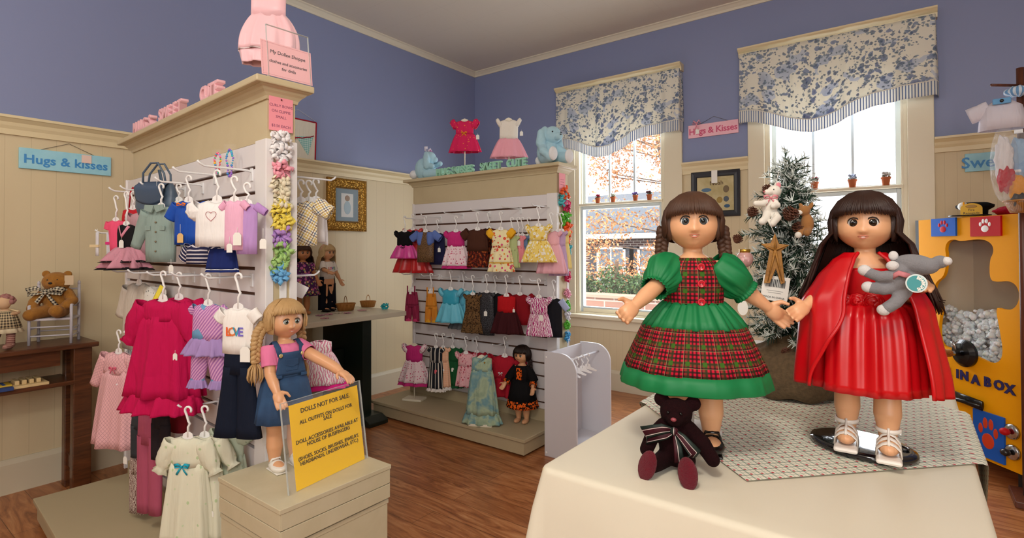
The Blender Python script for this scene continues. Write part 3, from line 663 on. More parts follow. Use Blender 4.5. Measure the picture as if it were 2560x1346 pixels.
def pricetag(parent, c, s=.02, col=None, L=.02):
    c = V(c); t = MB().prism([(-s*.5, 0), (-s*.5, s*1.1), (-s*.25, s*1.4), (s*.25, s*1.4), (s*.5, s*1.1), (s*.5, 0)], 1, -.0006, .0006); t.xf(Matrix.Translation(c-V((0, 0, s*1.4+L))))
    o = t.build('price_tag', col or TAGM, parent, smooth=False); MB().tube([c, c-V((0, 0, L+s*.2))], .0006, 4).build('string', TAGM, o); return o
def hanger_obj(P_, yaw, h, w_, label, D, rod=None, group='white plastic doll hangers'):
    """P_ = neck point; h = height from neck to the rod"""
    r = thing('doll_hanger', label, 'hanger', P_, yaw, group); R_ = .010
    MB().tube([(0, 0, -.004), (0, 0, h*.30), (.006, 0, h*.42), (.001, 0, h*.5), (-.004, 0, h-.026)] + [(R_*math.cos(a)-R_*.0, 0, h-.010+R_*math.sin(a)) for a in [pi+.4-.1-(pi+.9)*i/8 for i in range(9)]], .0034, 7).build('hook', WHITE, r)
    s = w_/2; MB().prism([(-s, -.026), (-s*.9, -.033), (0, -.020), (s*.9, -.033), (s, -.026), (.018, -.008), (.014, .006), (0, .014), (-.014, .006), (-.018, -.008)], 1, -.0016, .0016).build('shoulders', WHITE, r, smooth=False, bevel=.0006)
    return r
def place(D, px, py, v): P_ = D.at(px, py, v); return P_, depth(P_)/CAM_F
def viewyaw(P_): d = CAM-P_; return math.atan2(d.y, d.x)+pi/2        # yaw that faces the camera
class G:
    """a hung garment. px,py: neck; bot: hem pixel; wpx: body width in pixels"""
    def __init__(s, name, label, px, py, bot, wpx, D, v, yaw=None, cat='doll clothes', group=None, hh=None, hang=True, hangw=.8):
        P_, k = place(D, px, py, v); s.P = P_; s.k = k; vy = viewyaw(P_)
        if yaw is None: yaw = .52 if D is D1 else .30
        yaw = D.a+yaw if v >= 0 else D.a+yaw
        s.yaw = yaw; s.w = wpx*k/max(.5, math.cos(vy-yaw)); s.L = (bot-py)*k
        s.r = thing(name, label, cat, P_, yaw, group); s.name = label
        if hang: hanger_obj(P_, yaw, (hh or 42)*k, s.w*hangw, 'white plastic hanger holding the ' + label.split(',')[0].split(' with ')[0].split(' hanging')[0], D)
    def top(s, mat, L=None, w1=None, **k): s.top_o = bodice(s.w, (L or 1)*s.L, s.w*(w1 or 1.0), mat, s.r, **k); return s
    def sk(s, mat, t0, t1, w0, w1, name='skirt', **k): skirt(s.w*w0, s.w*w1, s.L*(t1-t0), mat, s.r, name, z0=-s.L*t0, **k); return s
    def sl(s, mat, L, r0, r1, ang=.9, puff=0, sides=(-1, 1), z=.16, name='sleeve', off=.44, **k):
        for sd in sides: sleeve(sd, -s.w*z, s.w*L, s.w*r0, s.w*r1, ang, mat, s.r, name, puff*s.w, x0=sd*s.w*off, **k)
        return s
    def tag(s, x=.3, z=-.5, sz=.018, L=.02, col=None): pricetag(s.r, (s.w*x, -s.w*.24, s.L*z), sz, col, L); return s
    def bow(s, mat, x, z, sz, name='bow', tails=True): bow(name, mat, s.r, (s.w*x, -s.w*.22, -s.L*z), sz, tails); return s
def C(nm, c, **k): return cloth(nm, c, **k)

rowY = lambda: None
# ---------- left unit, top row
HK = lambda D, px, py, L, label, **k: (lambda uz_: hook(D, uz_[0], uz_[1], L, label, **k))(D.uz(px, py, .01))
for px, py, L, lb in ((622, 430, .155, 'upper hook carrying the white heart tee shirt, nearest the white post'), (530, 440, .13, 'upper hook behind the blue outfit'), (500, 465, .15, 'white hook with the slate blue handbag'),
                      (455, 475, .145, 'white hook carrying the grey green jacket'), (395, 482, .14, 'white hook over the black and pink dress'), (372, 486, .15, 'white hook at the far end of the top row'),
                      (318, 586, .13, 'short hook holding white doll socks at the far left'), (622, 695, .145, 'middle row hook carrying the white tee and jeans'), (540, 690, .145, 'middle row hook with patchwork set'),
                      (478, 688, .15, 'middle row hook carrying the magenta dress'), (425, 683, .15, 'middle row hook left of the magenta dress'), (378, 680, .15, 'middle row hook at the far left end'),
                      (540, 1007, .125, 'low hook carrying the white nightgown'), (495, 978, .12, 'low hook below the magenta hem'), (395, 955, .15, 'low hook behind the pink nightgown'), (345, 908, .15, 'low hook sticking out at far left'), (415, 830, .15, 'lower hook carrying the pink nightgown')):
    HK(D1, px, py, L, lb)
M_ = C
g = G('doll_tshirt', 'white puff-sleeved doll tee shirt with a small outlined heart', 543, 498, 617, 88, D1, .105, hh=72, group=None)
g.top(M_('white jersey', 'efedec')).sl(M_('white jersey sleeve', 'efedec'), .30, .19, .15, .75, .05).tag(.5, -.8)
hb = MB(); hb.tube([(g.w*(.13*math.sin(a)**3), -g.w*.187, -g.L*.36+g.w*.10*(math.cos(a)-.35*math.cos(2*a)-.15*math.cos(3*a))) for a in [2*pi*i/24 for i in range(25)]], .0007, 4); hb.build('heart_print', plain('print red', 'b04858', .8), g.r)
g = G('doll_shirt', 'pale pink doll shirt hanging behind the white heart tee shirt', 586, 500, 626, 40, D1, .085, hh=58); g.top(M_('pale pink jersey', 'eab3cf')).sl(M_('pale pink sleeve', 'e9accb'), .42, .2, .16, .7).tag(.35, -.55, .026, .015)
g = G('doll_shirt', 'lavender long-sleeved doll shirt next to the white post', 618, 508, 636, 44, D1, .06, hh=50, yaw=.62); g.top(M_('lavender fleece', 'bb94cf')).sl(M_('lavender fleece sleeve', 'b98fce'), .62, .21, .17, .55, sides=(1,)).sl(M_('lavender fleece sleeve', 'b98fce'), .5, .2, .17, 1.2, sides=(-1,)).tag(.95, -.5, .02, .03)
g = G('doll_tunic', 'royal blue and orange doll sports outfit', 472, 500, 612, 56, D1, .085, hh=60); BL = M_('royal blue satin', '1f4fb0', rough=.5); g.top(BL).sl(BL, .55, .2, .2, 1.0); g.bow(M_('orange trim', 'f07a1c'), -.1, .12, .016, 'orange_collar', False); g.tag(-.1, -.55, .022, .03, plain('tan tag', 'e0b878', .7))
g = G('doll_shirt', 'cream doll blouse mostly hidden behind the grey green jacket', 447, 500, 585, 40, D1, .055, hh=40); g.top(M_('cream cotton blouse', 'e6dfc6')).sl(M_('cream cotton blouse', 'e6dfc6'), .5, .2, .17, 1.1)
g = G('doll_jacket', 'grey green corduroy doll jacket with buttons and collar', 403, 515, 655, 62, D1, .11, hh=55, yaw=.45); JM = M_('grey green corduroy', '8fa39d'); g.top(JM, w1=.9).sl(JM, 1.05, .22, .15, 1.15)
for k in (-1, 1): MB().prism([(0, 0), (k*.3, .02), (k*.34, -.12), (k*.08, -.2)], 1, -.23, -.19).xf(Matrix.Scale(g.w, 4)).build('collar', JM, g.r, smooth=False, bevel=.001)
for k in range(4): MB().ell((g.w*.03, -g.w*.19, -g.L*(.3+.17*k)), .0035, nu=8, nv=6).build('button', plain('brown button', '7d7058', .4), g.r)
for k in (-1, 1): bx('pocket_flap', (g.w*(k*.24-.09), g.w*(k*.24+.09), -g.w*.195, -g.w*.18, -g.L*.44, -g.L*.36), JM, g.r, .001)
g.tag(.6, -.95, .02, .02)
SEQ = plain('silver sequins', 'e8d8e0', .2, Metallic=.6)
g = G('doll_dance_dress', 'black doll dress with a spangled dusty pink tutu edged in black', 316, 560, 676, 34, D1, .13, hh=80, yaw=.45); BK = M_('black velour', '19171a'); g.top(BK, .57, .9); TU = C('pink tulle', 'c98d9e', rough=.7)
g.sk(TU, .55, .95, .95, 2.6, 'tulle_skirt', folds=7, amp=.2).sk(BK, .93, .99, 2.55, 2.75, 'black_hem', folds=7, amp=.2, ph=.5).sk(TU, .5, .8, 1.0, 2.5, 'upper_tulle', folds=6, amp=.2, ph=1).sk(BK, .78, .83, 2.45, 2.6, 'black_edge', folds=6, amp=.2, ph=1.5)
sb = MB(); rq = random.Random(5)
for _ in range(60):
    a = rq.uniform(-2.9, -.2); t = rq.uniform(.3, 1); sb.ell((g.w*(.55+.75*t)*math.cos(a), g.w*(.22+.34*t)*math.sin(a)-.004, -g.L*(.5+.33*t)), .0011, nu=5, nv=4)
sb.build('sequins', SEQ, g.r); b = MB(); b.tube([(-g.w*.3, -.01, -.01), (0, -.02, -.05), (g.w*.3, -.01, -.01)], .006, 6, .4); b.build('pink_strap', C('pink strap', 'e093a8'), g.r); g.tag(.0, -.24, .022, .02)
g = G('doll_vest', 'bright coral pink doll leotard beside the black and pink dress', 290, 550, 632, 30, D1, .12, hh=60); g.top(M_('coral pink jersey', 'f0587e'), w1=.6).sl(M_('coral pink jersey', 'f0587e'), .4, .22, .2, 1.2)
g = G('doll_vest', 'red doll vest behind the black and pink dress', 333, 520, 590, 42, D1, .07, hh=40); g.top(M_('red satin', 'c41f2c', rough=.5)); MB().tube([(-.02, 0, 0), (-.012, 0, .07), (.0, -.002, .085), (.012, 0, .07), (.02, 0, 0)], .003, 5).build('red_strap', M_('red strap', 'b01c28'), g.r)
g = G('doll_dress', 'dusty pink tulle doll dress behind the grey green jacket', 358, 530, 652, 50, D1, .06, hh=45); TD = C('dusty tulle', 'c49aa2'); g.top(TD, .35).sl(TD, .25, .2, .15, .8, .05).sk(TD, .3, 1, 1, 1.8)
g = G('doll_skirt', 'navy blue doll skirt with a white hem stripe below the white tee shirt', 556, 622, 681, 58, D1, .09, hang=False); NV = M_('navy cotton', '1c2a66'); g.sk(NV, 0, .86, .9, 1.15, amp=.05).sk(C('white braid', 'dfe3ea'), .84, .9, 1.16, 1.17, 'hem_stripe', amp=.05).sk(NV, .89, 1, 1.16, 1.2, 'hem', amp=.05)
g = G('doll_vest', 'navy and white striped doll sailor top below the blue outfit', 503, 605, 660, 56, D1, .08, hang=False, yaw=.3); SS = clothp('sailor stripes', stripes('26284a', 'd5d0d4', .012, .35, 1)); g.top(SS).sl(SS, .4, .2, .18, .9)
# slate blue handbag
P_, k = place(D1, 392, 490, .10); r = thing('doll_handbag', 'slate blue leather handbag with two looped handles hanging on the left unit', 'handbag', P_, D1.a+.5)
n = NT('slate blue leather', .38); LE = n.done('4d5f73'); W_ = .165; H_ = .062*1.3
MB().loft([tring(W_*a, .05*b_, z*H_, 32, sq=.7) for a, b_, z in ((.62, .5, -1), (.86, .95, -.86), (1.0, 1.15, -.5), (.99, 1.05, 0), (.86, .7, .45), (.74, .3, .62), (.70, .18, .64))]).build('body', LE, r)
MB().grid(lambda u, v: ((u-.5)*W_*(.8-.1*v), -.030+.012*(1-v)*0-.004*math.sin(pi*v)+.022*(v > .98)*0+.02*sst(.7, 1, 1-v), H_*(.62-.85*v-.2*math.sin(pi*u)*v)), 16, 10).build('flap', plain('dark slate leather', '42536a', .3), r, solid=.002)
for k_ in (-1, 1):
    MB().tube([(-.05, k_*.010, H_*.4), (-.045, k_*.014, H_*.4+.05), (-.012, k_*.014, H_*.4+.085), (.018, k_*.014, H_*.4+.085), (.045, k_*.014, H_*.4+.045), (.05, k_*.01, H_*.4)], .0036, 8).build('handle', LE, r)
MB().tube([(.03, -.005, H_*.4), (.02, -.01, H_*.4+.06), (.035, -.01, H_*.4)], .005, 6, .3).build('handle_bow', LE, r); pricetag(r, (.03, -.03, .05), .014)
# bead necklaces in clear bags
for i, (px, py, h_) in enumerate(((545, 408, .065), (575, 408, .085))):
    P_, k = place(D1, px, py, .03); r = thing('bead_necklace', ('rainbow bead necklace in a clear bag on the left unit', 'purple and turquoise bead necklace in a clear bag, right of the rainbow one')[i], 'necklace', P_, D1.a+.4)
    rq = random.Random(i+2); cols = (('e8415a', 'f5c02c', '4fbf6a', 'f08ac0', '3aa0e0', 'f07030'), ('8a5fd0', '2fb8c8', 'b06ad8', '3a90d8'))[i]
    bm_ = [plain('bead '+c_, c_, .2) for c_ in cols]; b = MB()
    for k_ in range(34):
        a = 2*pi*k_/34; b.cur = rq.randrange(len(cols)); b.ell((.011*math.cos(a)*(1+.3*math.sin(3*a)), rq.uniform(-.004, .0), h_/2*math.sin(a)), rq.uniform(.0026, .0042), nu=7, nv=5)
    b.build('beads', bm_, r); bx('clear_bag', (-.02, .02, -.006, .003, -h_*.75, h_*.7), ACRYL, r, .001)
# white doll socks on card, far left
for i, (px, label) in enumerate(((243, 'white ribbed doll socks with cream band at the far left hook'), (271, 'white doll tights with a bright pink band beside the ribbed socks'))):
    P_, k = place(D1, px, 612, .13-.04*i); r = thing('doll_socks', label, 'socks', P_, D1.a+.4); RM = clothp('ribbed white '+str(i), stripes('e6e6ec', 'cfcfda', .004, .4))
    for s in ((-.006, .006) if i else (0,)): MB().loft([tring(.018 if not i else .008, .007, z, 16) for z in (.055, .03, .02, 0, -.03, -.05)]).xf(Matrix.Translation((s, 0, 0))).build('sock', RM, r)
    bx('band', ((-.04, .012, -.006, .006, -.012, .0) if not i else (-.012, .012, -.006, .006, .0, .012)), plain(('cream band', 'hot pink band')[i], ('e8d3a8', 'e8308a')[i], .7), r, .001)
    MB().tube([(0, 0, .055), (0, 0, .07)], .001, 5).build('loop', WHITE, r)
# ---------- left unit, middle and low rows
g = G('doll_coat', 'cream fleece doll coat hanging at the far end behind the pink nightgown', 348, 705, 872, 50, D1, .07, yaw=.25); CF = M_('cream fleece', 'cfc5b8'); g.top(CF, w1=1.25).sl(CF, .8, .2, .17, 1.15)
g = G('doll_dress', 'white doll dress with small black dots behind the magenta dress', 388, 715, 1068, 44, D1, .05, yaw=.3, hang=False); g.top(clothp('dotted white', dots('ece9e2', '2a2a2a', .018, .16)), w1=1.2)
P_, k = place(D1, 372, 775, .13); r = thing('yellow_ribbon', 'long yellow ribbon draped diagonally left of the magenta dress', 'ribbon', P_, D1.a+.5)
MB().tube([(.055, 0, .085), (.02, -.005, .02), (.0, -.01, -.01), (-.045, -.004, -.05), (-.075, 0, -.10)], .0095, 8, .12, side=(1, 0, 0)).build('ribbon_length', C('yellow satin ribbon', 'e3cf3c', rough=.45), r)
MG = M_('magenta cotton', 'c0104f', st=.5)
g = G('doll_dress', 'long magenta doll dress with ruffled cuffs and double ruffled hem', 408, 745, 1026, 80, D1, .135, hh=66, yaw=.5); g.top(MG, .2, 1.05).sk(MG, .16, .86, 1.02, 1.75, amp=.11, folds=7).sk(MG, .84, 1, 1.7, 2.0, 'hem_ruffle', folds=13, amp=.1)
g.sl(MG, .95, .26, .15, 1.1, .07, sides=(-1, 1), cuff=.5).tag(.55, -.44, .016, .01)
g = G('doll_dress', 'second magenta doll dress hanging just behind the long ruffled one', 448, 742, 985, 70, D1, .09, hh=60, yaw=.5); g.top(MG, .25, 1.05).sk(MG, .2, 1, 1.02, 1.5, amp=.1, folds=7).sl(MG, .8, .25, .16, 1.0, .06, sides=(1,))
PT = clothp('blue purple patchwork', lambda n: n.mix(n.ma('GREATER_THAN', n.xyz(n.vor(n.co('UV'), 16, .6)[1])[0], .5), n.mix(n.band(n.xyz(n.co('UV', rot=.7))[0], .008, 0, .5), 'a86fae', 'd9a6cc'), '6f9fc6'))
g = G('doll_outfit', 'blue and lavender patchwork doll tunic with ruffled hem and matching trousers', 521, 758, 966, 62, D1, .10, hh=72, yaw=.5); LV = M_('lavender cotton', 'a48ac0'); g.top(PT, .45, 1.05).sk(LV, .42, .62, 1.05, 1.65, 'ruffle', folds=11, amp=.12).sl(PT, .2, .16, .14, .6)
trousers(g.w*1.05, g.L*.5, g.w*.42, PT, g.r, z0=-g.L*.5, spread=.12)
for s in (-1, 1): skirt(g.w*.45, g.w*.62, g.L*.1, LV, g.r, 'cuff_ruffle', z0=-g.L*.92, folds=9, amp=.12, dep0=.6, dep1=.6).location.x = s*g.w*.37
TEE = M_('white tee jersey', 'efece8')
g = G('doll_outfit', 'white doll tee shirt printed LOVE above dark navy flared jeans', 596, 768, 1088, 66, D1, .09, hh=84, yaw=.55); g.top(TEE, .36, 1.0).sl(TEE, .34, .22, .19, .8).tag(.4, -.27, .03, .01)
trousers(g.w*.92, g.L*.70, g.w*.82, M_('dark navy denim', '121a2c'), g.r, z0=-g.L*.31, spread=.17)
for i, (ch, cc) in enumerate(zip('LOVE', ('e8632c', 'e07838', '3fa7c8', '7a6cd0'))): text('printed_letter', ch, .034, plain('print '+cc, cc, .8), g.r, Matrix.Translation((g.w*(-.2+.135*i), -g.w*.192, -g.L*.19)) @ TX, .0003, w=.0008)
PG = clothp('pink lattice flannel', lines('e9b6bb', ['a06a78'], .011, .07, rot=.78))
g = G('doll_nightgown', 'long pink lattice print doll nightgown with pink bow at the lower left', 297, 878, 1112, 52, D1, .135, hh=52, yaw=.42); g.top(PG, .24, 1.05).sk(PG, .2, 1, 1.02, 1.75, amp=.1, folds=6).sl(PG, 1.0, .24, .16, 1.05).bow(C('pink bow', 'e06a86'), .05, .17, .018).tag(.55, -.46, .02, .01)
for i, (px, bt, c_, lb) in enumerate(((322, 1110, 'a9c0d8', 'pale blue doll nightgown behind the pink lattice one'), (340, 1065, 'e4dfd4', 'cream doll nightgown at the back behind the pale blue one'))):
    g = G('doll_nightgown', lb, px, 882, bt, 34, D1, .09-.04*i, hh=48, yaw=.4); m = M_('night '+c_, c_); g.top(m, .3, 1.05).sk(m, .25, 1, 1.02, 1.3).sl(m, .8, .22, .18, 1.2)
for px, py, bt, w_, c_, fn, lb in ((352, 1040, 1145, 34, '3a3d42', None, 'charcoal grey doll trousers hanging over the platform'), (375, 1035, 1282, 44, 'b0546e', None, 'dusty rose doll trousers hanging lowest over the platform'), (343, 1142, 1283, 26, '8a6a66', 'knit', 'brown and cream knitted doll leggings left of the rose trousers'), (402, 1035, 1150, 34, '2a2226', None, 'dark brown doll skirt behind the rose trousers')):
    g = G('doll_trousers', lb, px, py, bt, w_, D1, .11, yaw=.35, hang=False); trousers(g.w, g.L, g.w*.5, M_('cloth '+c_, c_) if not fn else clothp('brown knit', zebra('6a4442', 'cfc0b4', 60)), g.r, spread=.02)
    if fn: g.tag(-.6, -.0, .02, .0)
g = G('doll_vest', 'dark red doll top behind the nightgown hangers', 447, 1000, 1080, 34, D1, .05, yaw=.4); g.top(M_('dark red', '7c1420'))
WN = clothp('white sprigged flannel', floral('dcdcc6', ['b7cba0', 'c9d8b4'], .03, .16, .02))
g = G('doll_nightgown', 'white sprigged doll nightgown with turquoise bow at the front bottom', 470, 1090, 1385, 72, D1, .15, hh=72, yaw=.62); g.top(WN, .25, 1.0).sk(WN, .22, .88, 1.0, 1.55, amp=.09, folds=7).sk(WN, .86, 1, 1.5, 1.8, 'hem_ruffle', folds=13, amp=.1)
g.sl(WN, .95, .25, .14, 1.15, .06, cuff=.6).bow(C('turquoise satin', '22a6c4', rough=.4), -.02, .235, .022)
g = G('doll_nightgown', 'second white sprigged doll nightgown right behind the bowed one', 512, 1088, 1345, 66, D1, .11, hh=72, yaw=.62); g.top(WN, .3, 1.0).sk(WN, .25, 1, 1.0, 1.5, amp=.09, folds=7).sl(WN, .95, .25, .14, 1.0, .06, sides=(1,), cuff=.6).tag(.4, -.6, .012, .03)
SG = clothp('sage print', floral('b9c4b0', ['98a890'], .02, .2, .02)); g = G('doll_dress', 'pale sage doll dress with puffed sleeves nearest the white post', 575, 1072, 1250, 60, D1, .05, yaw=.6, hang=False); g.top(SG, .4, 1.0).sk(SG, .35, 1, 1, 1.4).sl(SG, .4, .25, .16, .9, .1)

# ---------- back of the left unit (seen past its end)
def backside(px, py, dep): return dat(px, py, dep)
class GB(G):
    def __init__(s, name, label, px, py, bot, wpx, dep, yaw, cat='doll clothes', group=None, hh=None, hang=True):
        P_ = dat(px, py, dep); k = dep/CAM_F; s.P = P_; s.k = k; s.yaw = yaw; s.w = wpx*k/max(.5, math.cos(viewyaw(P_)-yaw)); s.L = (bot-py)*k; s.r = thing(name, label, cat, P_, yaw, group)
        if hang: hanger_obj(P_, yaw, (hh or 42)*k, s.w*.8, 'white plastic hanger holding the ' + label.split(' with ')[0].split(' hanging')[0], None)
hb = D1.P(1.3, 0, 1.345); hook(D1, 1.28, 1.368, .235, 'hook on the back of the left unit carrying plaid and white shirts', side=-1)
PLD = clothp('windowpane plaid cotton', lines('f3ecd8', ['d8b23a', '3a5f86', '6b4a3a', 'd8b23a'], .034, .06, rot=.5))
vb = viewyaw(dat(765, 500, 1.85))
g = GB('doll_shirt', 'cream windowpane plaid doll shirt hanging behind the left unit end', 752, 500, 615, 76, 1.80, vb-.35, hh=50); g.top(PLD, w1=1.0).sl(PLD, .55, .26, .22, .5, sides=(1,)).sl(PLD, .3, .24, .2, .9, sides=(-1,))
WC = M_('bright white cotton', 'f4f2f4', st=.25)
g = GB('doll_cape', 'white doll cape flaring to the right behind the plaid shirt', 790, 498, 597, 46, 1.92, vb+.1, hh=50); g.sk(WC, 0, 1, .8, 2.6, 'cape', folds=5, amp=.12, ph=1); g.top(WC, .4, 1.2)
g.r.rotation_euler = (0, .35, g.yaw)
g = GB('doll_shirt', 'second white doll shirt between the plaid shirt and the cape', 772, 500, 605, 60, 1.88, vb-.2, hh=48); g.top(WC, w1=1.3).sl(WC, .5, .25, .22, .7)
P_ = dat(752, 725, 1.78); r = thing('white_cloth', 'pointed corner of a white cloth below the doll on the back table', 'cloth', P_, vb); MB().prism([(-.025, .035), (.0, .02), (.026, .006), (.005, -.03), (-.02, -.02)], 1, -.004, .004).build('folded_cloth', WC, r, bevel=.002)
g = GB('doll_dress', 'white and pink print doll dress with hot pink hem behind the doll in dungarees', 800, 850, 972, 54, 1.72, vb, hang=False); HP = clothp('white pink leaf print', zebra('ece6e6', 'd58aa6', 34)); g.top(HP, .3).sk(HP, .25, .9, 1, 2.3, amp=.08).sk(M_('hot pink', 'e0258a'), .89, 1, 2.28, 2.45, 'hem', amp=.08)
hook(D1, 1.30, 1.03, .16, 'low hook on the back of the left unit with white pink print dress', side=-1)

# ---------- right unit
for px, py, L, lb in ((1372, 520, .19, 'yellow daisy dress'), (1300, 524, .20, 'floral apron dress'), (1222, 532, .19, 'brown top and skirt set'), (1155, 538, .19, 'pink polka dot dress'), (1100, 545, .19, 'brown dress with the blue bolero'), (1058, 550, .19, 'black and hot pink dress'),
                      (1362, 702, .17, 'zebra print dress'), (1280, 698, .17, 'red and maroon dress'), (1205, 696, .17, 'leopard dress'), (1145, 694, .17, 'turquoise dress'), (1095, 690, .17, 'orange dungarees'), (1046, 686, .17, 'maroon dungarees'),
                      (1266, 860, .15, 'red top with white bow'), (1180, 850, .15, 'pink paisley dress'), (1130, 842, .15, 'black and orange dresses')):
    HK(D2, px, py, L, 'white hook on the right unit carrying the ' + lb)
def T(name, label, px, py, bot, w_, v=.13, **k): return G(name, label, px, py, bot, w_, D2, v, **k)
BV = M_('black velvet', '100f13'); HPS = satin('hot pink satin', 'd63a9a')
g = T('doll_dress', 'black velvet doll dress with hot pink satin skirt at the left end', 1012, 577, 648, 36, .17, hh=36); g.top(BV, .55).sl(BV, .22, .22, .18, .7, .05).sk(HPS, .5, .98, .95, 1.8, amp=.13).bow(BV, 0, .6, .018)
g = T('doll_dress', 'scarlet satin doll gown behind the black velvet dress', 1032, 572, 682, 36, .10, hh=36); RD = satin('scarlet satin', 'c4141c'); g.top(RD, .35).sk(RD, .3, 1, .95, 2.5, amp=.12); g.sl(RD, .2, .2, .16, .5, .06)
BS = clothp('bronze sequins', mottle([(.4, '3d2a1e'), (.62, '8a6a48')], 260, 1), .35); BO = M_('cornflower bolero', '6078bc')
g = T('doll_dress', 'bronze sequinned doll dress under a cornflower blue bolero', 1064, 577, 656, 40, .15, hh=36); g.top(BS, w1=1.0).sl(BO, .55, .22, .2, .6, .0)
for s in (-1, 1): MB().loft([tring(g.w*a, g.w*.42, -g.L*t, 20, cx=s*g.w*.3) for a, t in ((.36, .05), (.46, .2), (.42, .38), (.22, .46))]).build('bolero_front', BO, g.r)
g.tag(.95, -.5, .02, .01)
g = T('doll_dress', 'navy doll dress showing behind the bronze sequinned dress', 1094, 582, 662, 32, .07, hh=32); g.top(M_('dark navy', '232448'), w1=1.2)
PD = clothp('white pink dots', dots('f0d9e0', 'c22a62', .016, .27, .6)); PK = M_('raspberry cotton', 'c6307c'); g = T('doll_dress', 'pink bodice doll dress with polka dot skirt on the upper row', 1140, 577, 672, 42, .15, hh=36)
g.top(PK, .42).sl(PK, .25, .2, .17, .7, .05).sk(PD, .38, .92, .95, 1.6, amp=.1).sk(PK, .91, 1, 1.58, 1.66, 'hem', amp=.1)
BW = M_('chocolate brown', '4a2a1e'); g = T('doll_outfit', 'chocolate brown doll top over a rust print skirt', 1194, 572, 669, 50, .15, hh=40); g.top(BW, .58, 1.05).sl(BW, .38, .24, .22, .6); g.sk(clothp('rust print', mottle([(.38, '3a1712'), (.5, '7a2a18'), (.62, 'b5642c')], 60, 2, True)), .55, 1, .95, 1.05, amp=.08)
g = T('doll_dress', 'dark rust patterned doll dress half hidden behind the chocolate top', 1222, 570, 655, 36, .07, hh=38); g.top(clothp('rust print two', mottle([(.38, '2a1512'), (.5, '6a2a18'), (.62, '94502c')], 60, 2, True)), w1=1.1)
FA = clothp('apron floral', floral('f2e7b8', ['e0563c', 'd84a86', 'e9a23a', 'b33050'], .03, .3, .06)); YL = M_('golden yellow', 'efb32c')
g = T('doll_dress', 'floral apron doll dress with golden yellow sleeves', 1252, 572, 680, 44, .17, hh=42); g.top(FA, .45, 1.0).sl(YL, .36, .24, .2, .7, .05).sk(FA, .42, .78, .98, 1.35, amp=.06).sk(YL, .77, .8, 1.35, 1.37, 'yellow_band', amp=.06).sk(FA, .79, 1, 1.35, 1.5, 'lower_tier', amp=.08)
for i, (px, bt, c_, lb) in enumerate(((1280, 670, 'b6c48c', 'pale green doll dress right of the floral apron dress'), (1296, 657, 'e8909a', 'salmon pink doll dress behind the pale green one'), (1306, 652, '6f8fb8', 'denim blue doll dress behind the salmon one'), (1322, 628, 'a8cc5a', 'lime green doll top left of the daisy dress'))):
    g = T('doll_dress', lb, px, 588, bt, 26, .13-.03*i, hh=44); m = M_('c'+c_, c_); g.top(m, .5).sk(m, .4, 1, 1, 1.4).sl(m, .3, .2, .17, .8)
    if i == 1: g.tag(.1, -.2, .022, .0)
DY = clothp('yellow daisy print', floral('f1d878', ['f7f4ea', 'd9a82c', 'f6f2e6'], .024, .36, .14)); g = T('doll_dress', 'yellow daisy print doll dress with short gathered skirt', 1346, 563, 656, 44, .19, hh=46); g.top(DY, .42).sl(DY, .28, .25, .2, .6, .06).sk(DY, .40, 1, .9, 1.95, amp=.1, folds=9)
for px, bt, w_, c_, lb, v in ((1378, 684, 40, 'efb6c4', 'pale pink doll dress with long gathered skirt beside the daisy dress', .12), (1396, 690, 34, 'c4a8cc', 'lavender doll dress behind the pale pink one', .08), (1404, 672, 34, 'efdc8e', 'pale yellow doll dress ending the upper row', .05)):
    g = T('doll_dress', lb, px, 577, bt, w_, v, hh=44); m = M_('p'+c_, c_); g.top(m, .35).sk(m, .3, 1, .95, 1.9 if px == 1378 else 1.4, amp=.08); g.sl(m, .2, .2, .15, .7, .04)
def dung(label, px, py, bt, w_, m, m2, v=.13):
    g = T('doll_dungarees', label, px, py+14, bt, w_, v, hh=42); g.L = (bt-py-14)*g.k
    for s in (-1, 1): MB().tube([(s*g.w*.3, -.012, .02), (s*g.w*.28, -.014, -g.L*.2)], .005, 6, .3, side=(1, 0, 0)).build('strap', m, g.r)
    g.sk(m, .1, .5, .8, 1.05, 'bib', amp=.03); trousers(g.w*1.05, g.L*.6, g.w*.5, m, g.r, z0=-g.L*.4, spread=.06, flare=1.1)
    for s in (-1, 1): skirt(g.w*.52, g.w*.56, g.L*.12, m2, g.r, 'cuff', z0=-g.L*.9, amp=.02, dep0=.52, dep1=.52).location.x = s*g.w*.31
    return g
g = dung('maroon striped doll dungarees with pink cuffs at the left of the middle row', 1030, 708, 802, 30, clothp('maroon stripe', stripes('7a1c3c', 'a03458', .009, .45)), M_('rose cuff', 'c63a6e')); g.tag(.0, -.05, .018, .0)
dung('orange striped doll dungarees with golden cuffs', 1078, 712, 805, 26, clothp('orange stripe', stripes('cf7426', 'e2a13a', .009, .45)), M_('golden cuff', 'dfa42e'))
TQ = satin('turquoise crushed satin', '2ba4c4'); TQ2 = M_('sky blue satin', '6cc3de', rough=.4); g = T('doll_dress', 'turquoise doll princess dress with pale blue puffed sleeves', 1127, 722, 806, 42, .15, hh=46); g.top(TQ, .5, .95).sl(TQ2, .24, .22, .17, .6, .08).sk(TQ2, .42, 1, .95, 1.75, amp=.1)
g = T('doll_dress', 'light blue doll dress with dark lace hem behind the turquoise one', 1158, 725, 822, 38, .07, hh=46); g.top(TQ2, .4).sl(TQ2, .3, .22, .17, .7, .07).sk(TQ2, .35, .8, 1, 1.4).sk(M_('grey lace', '5d6266'), .78, 1, 1.35, 1.8, 'lace_hem', folds=14)
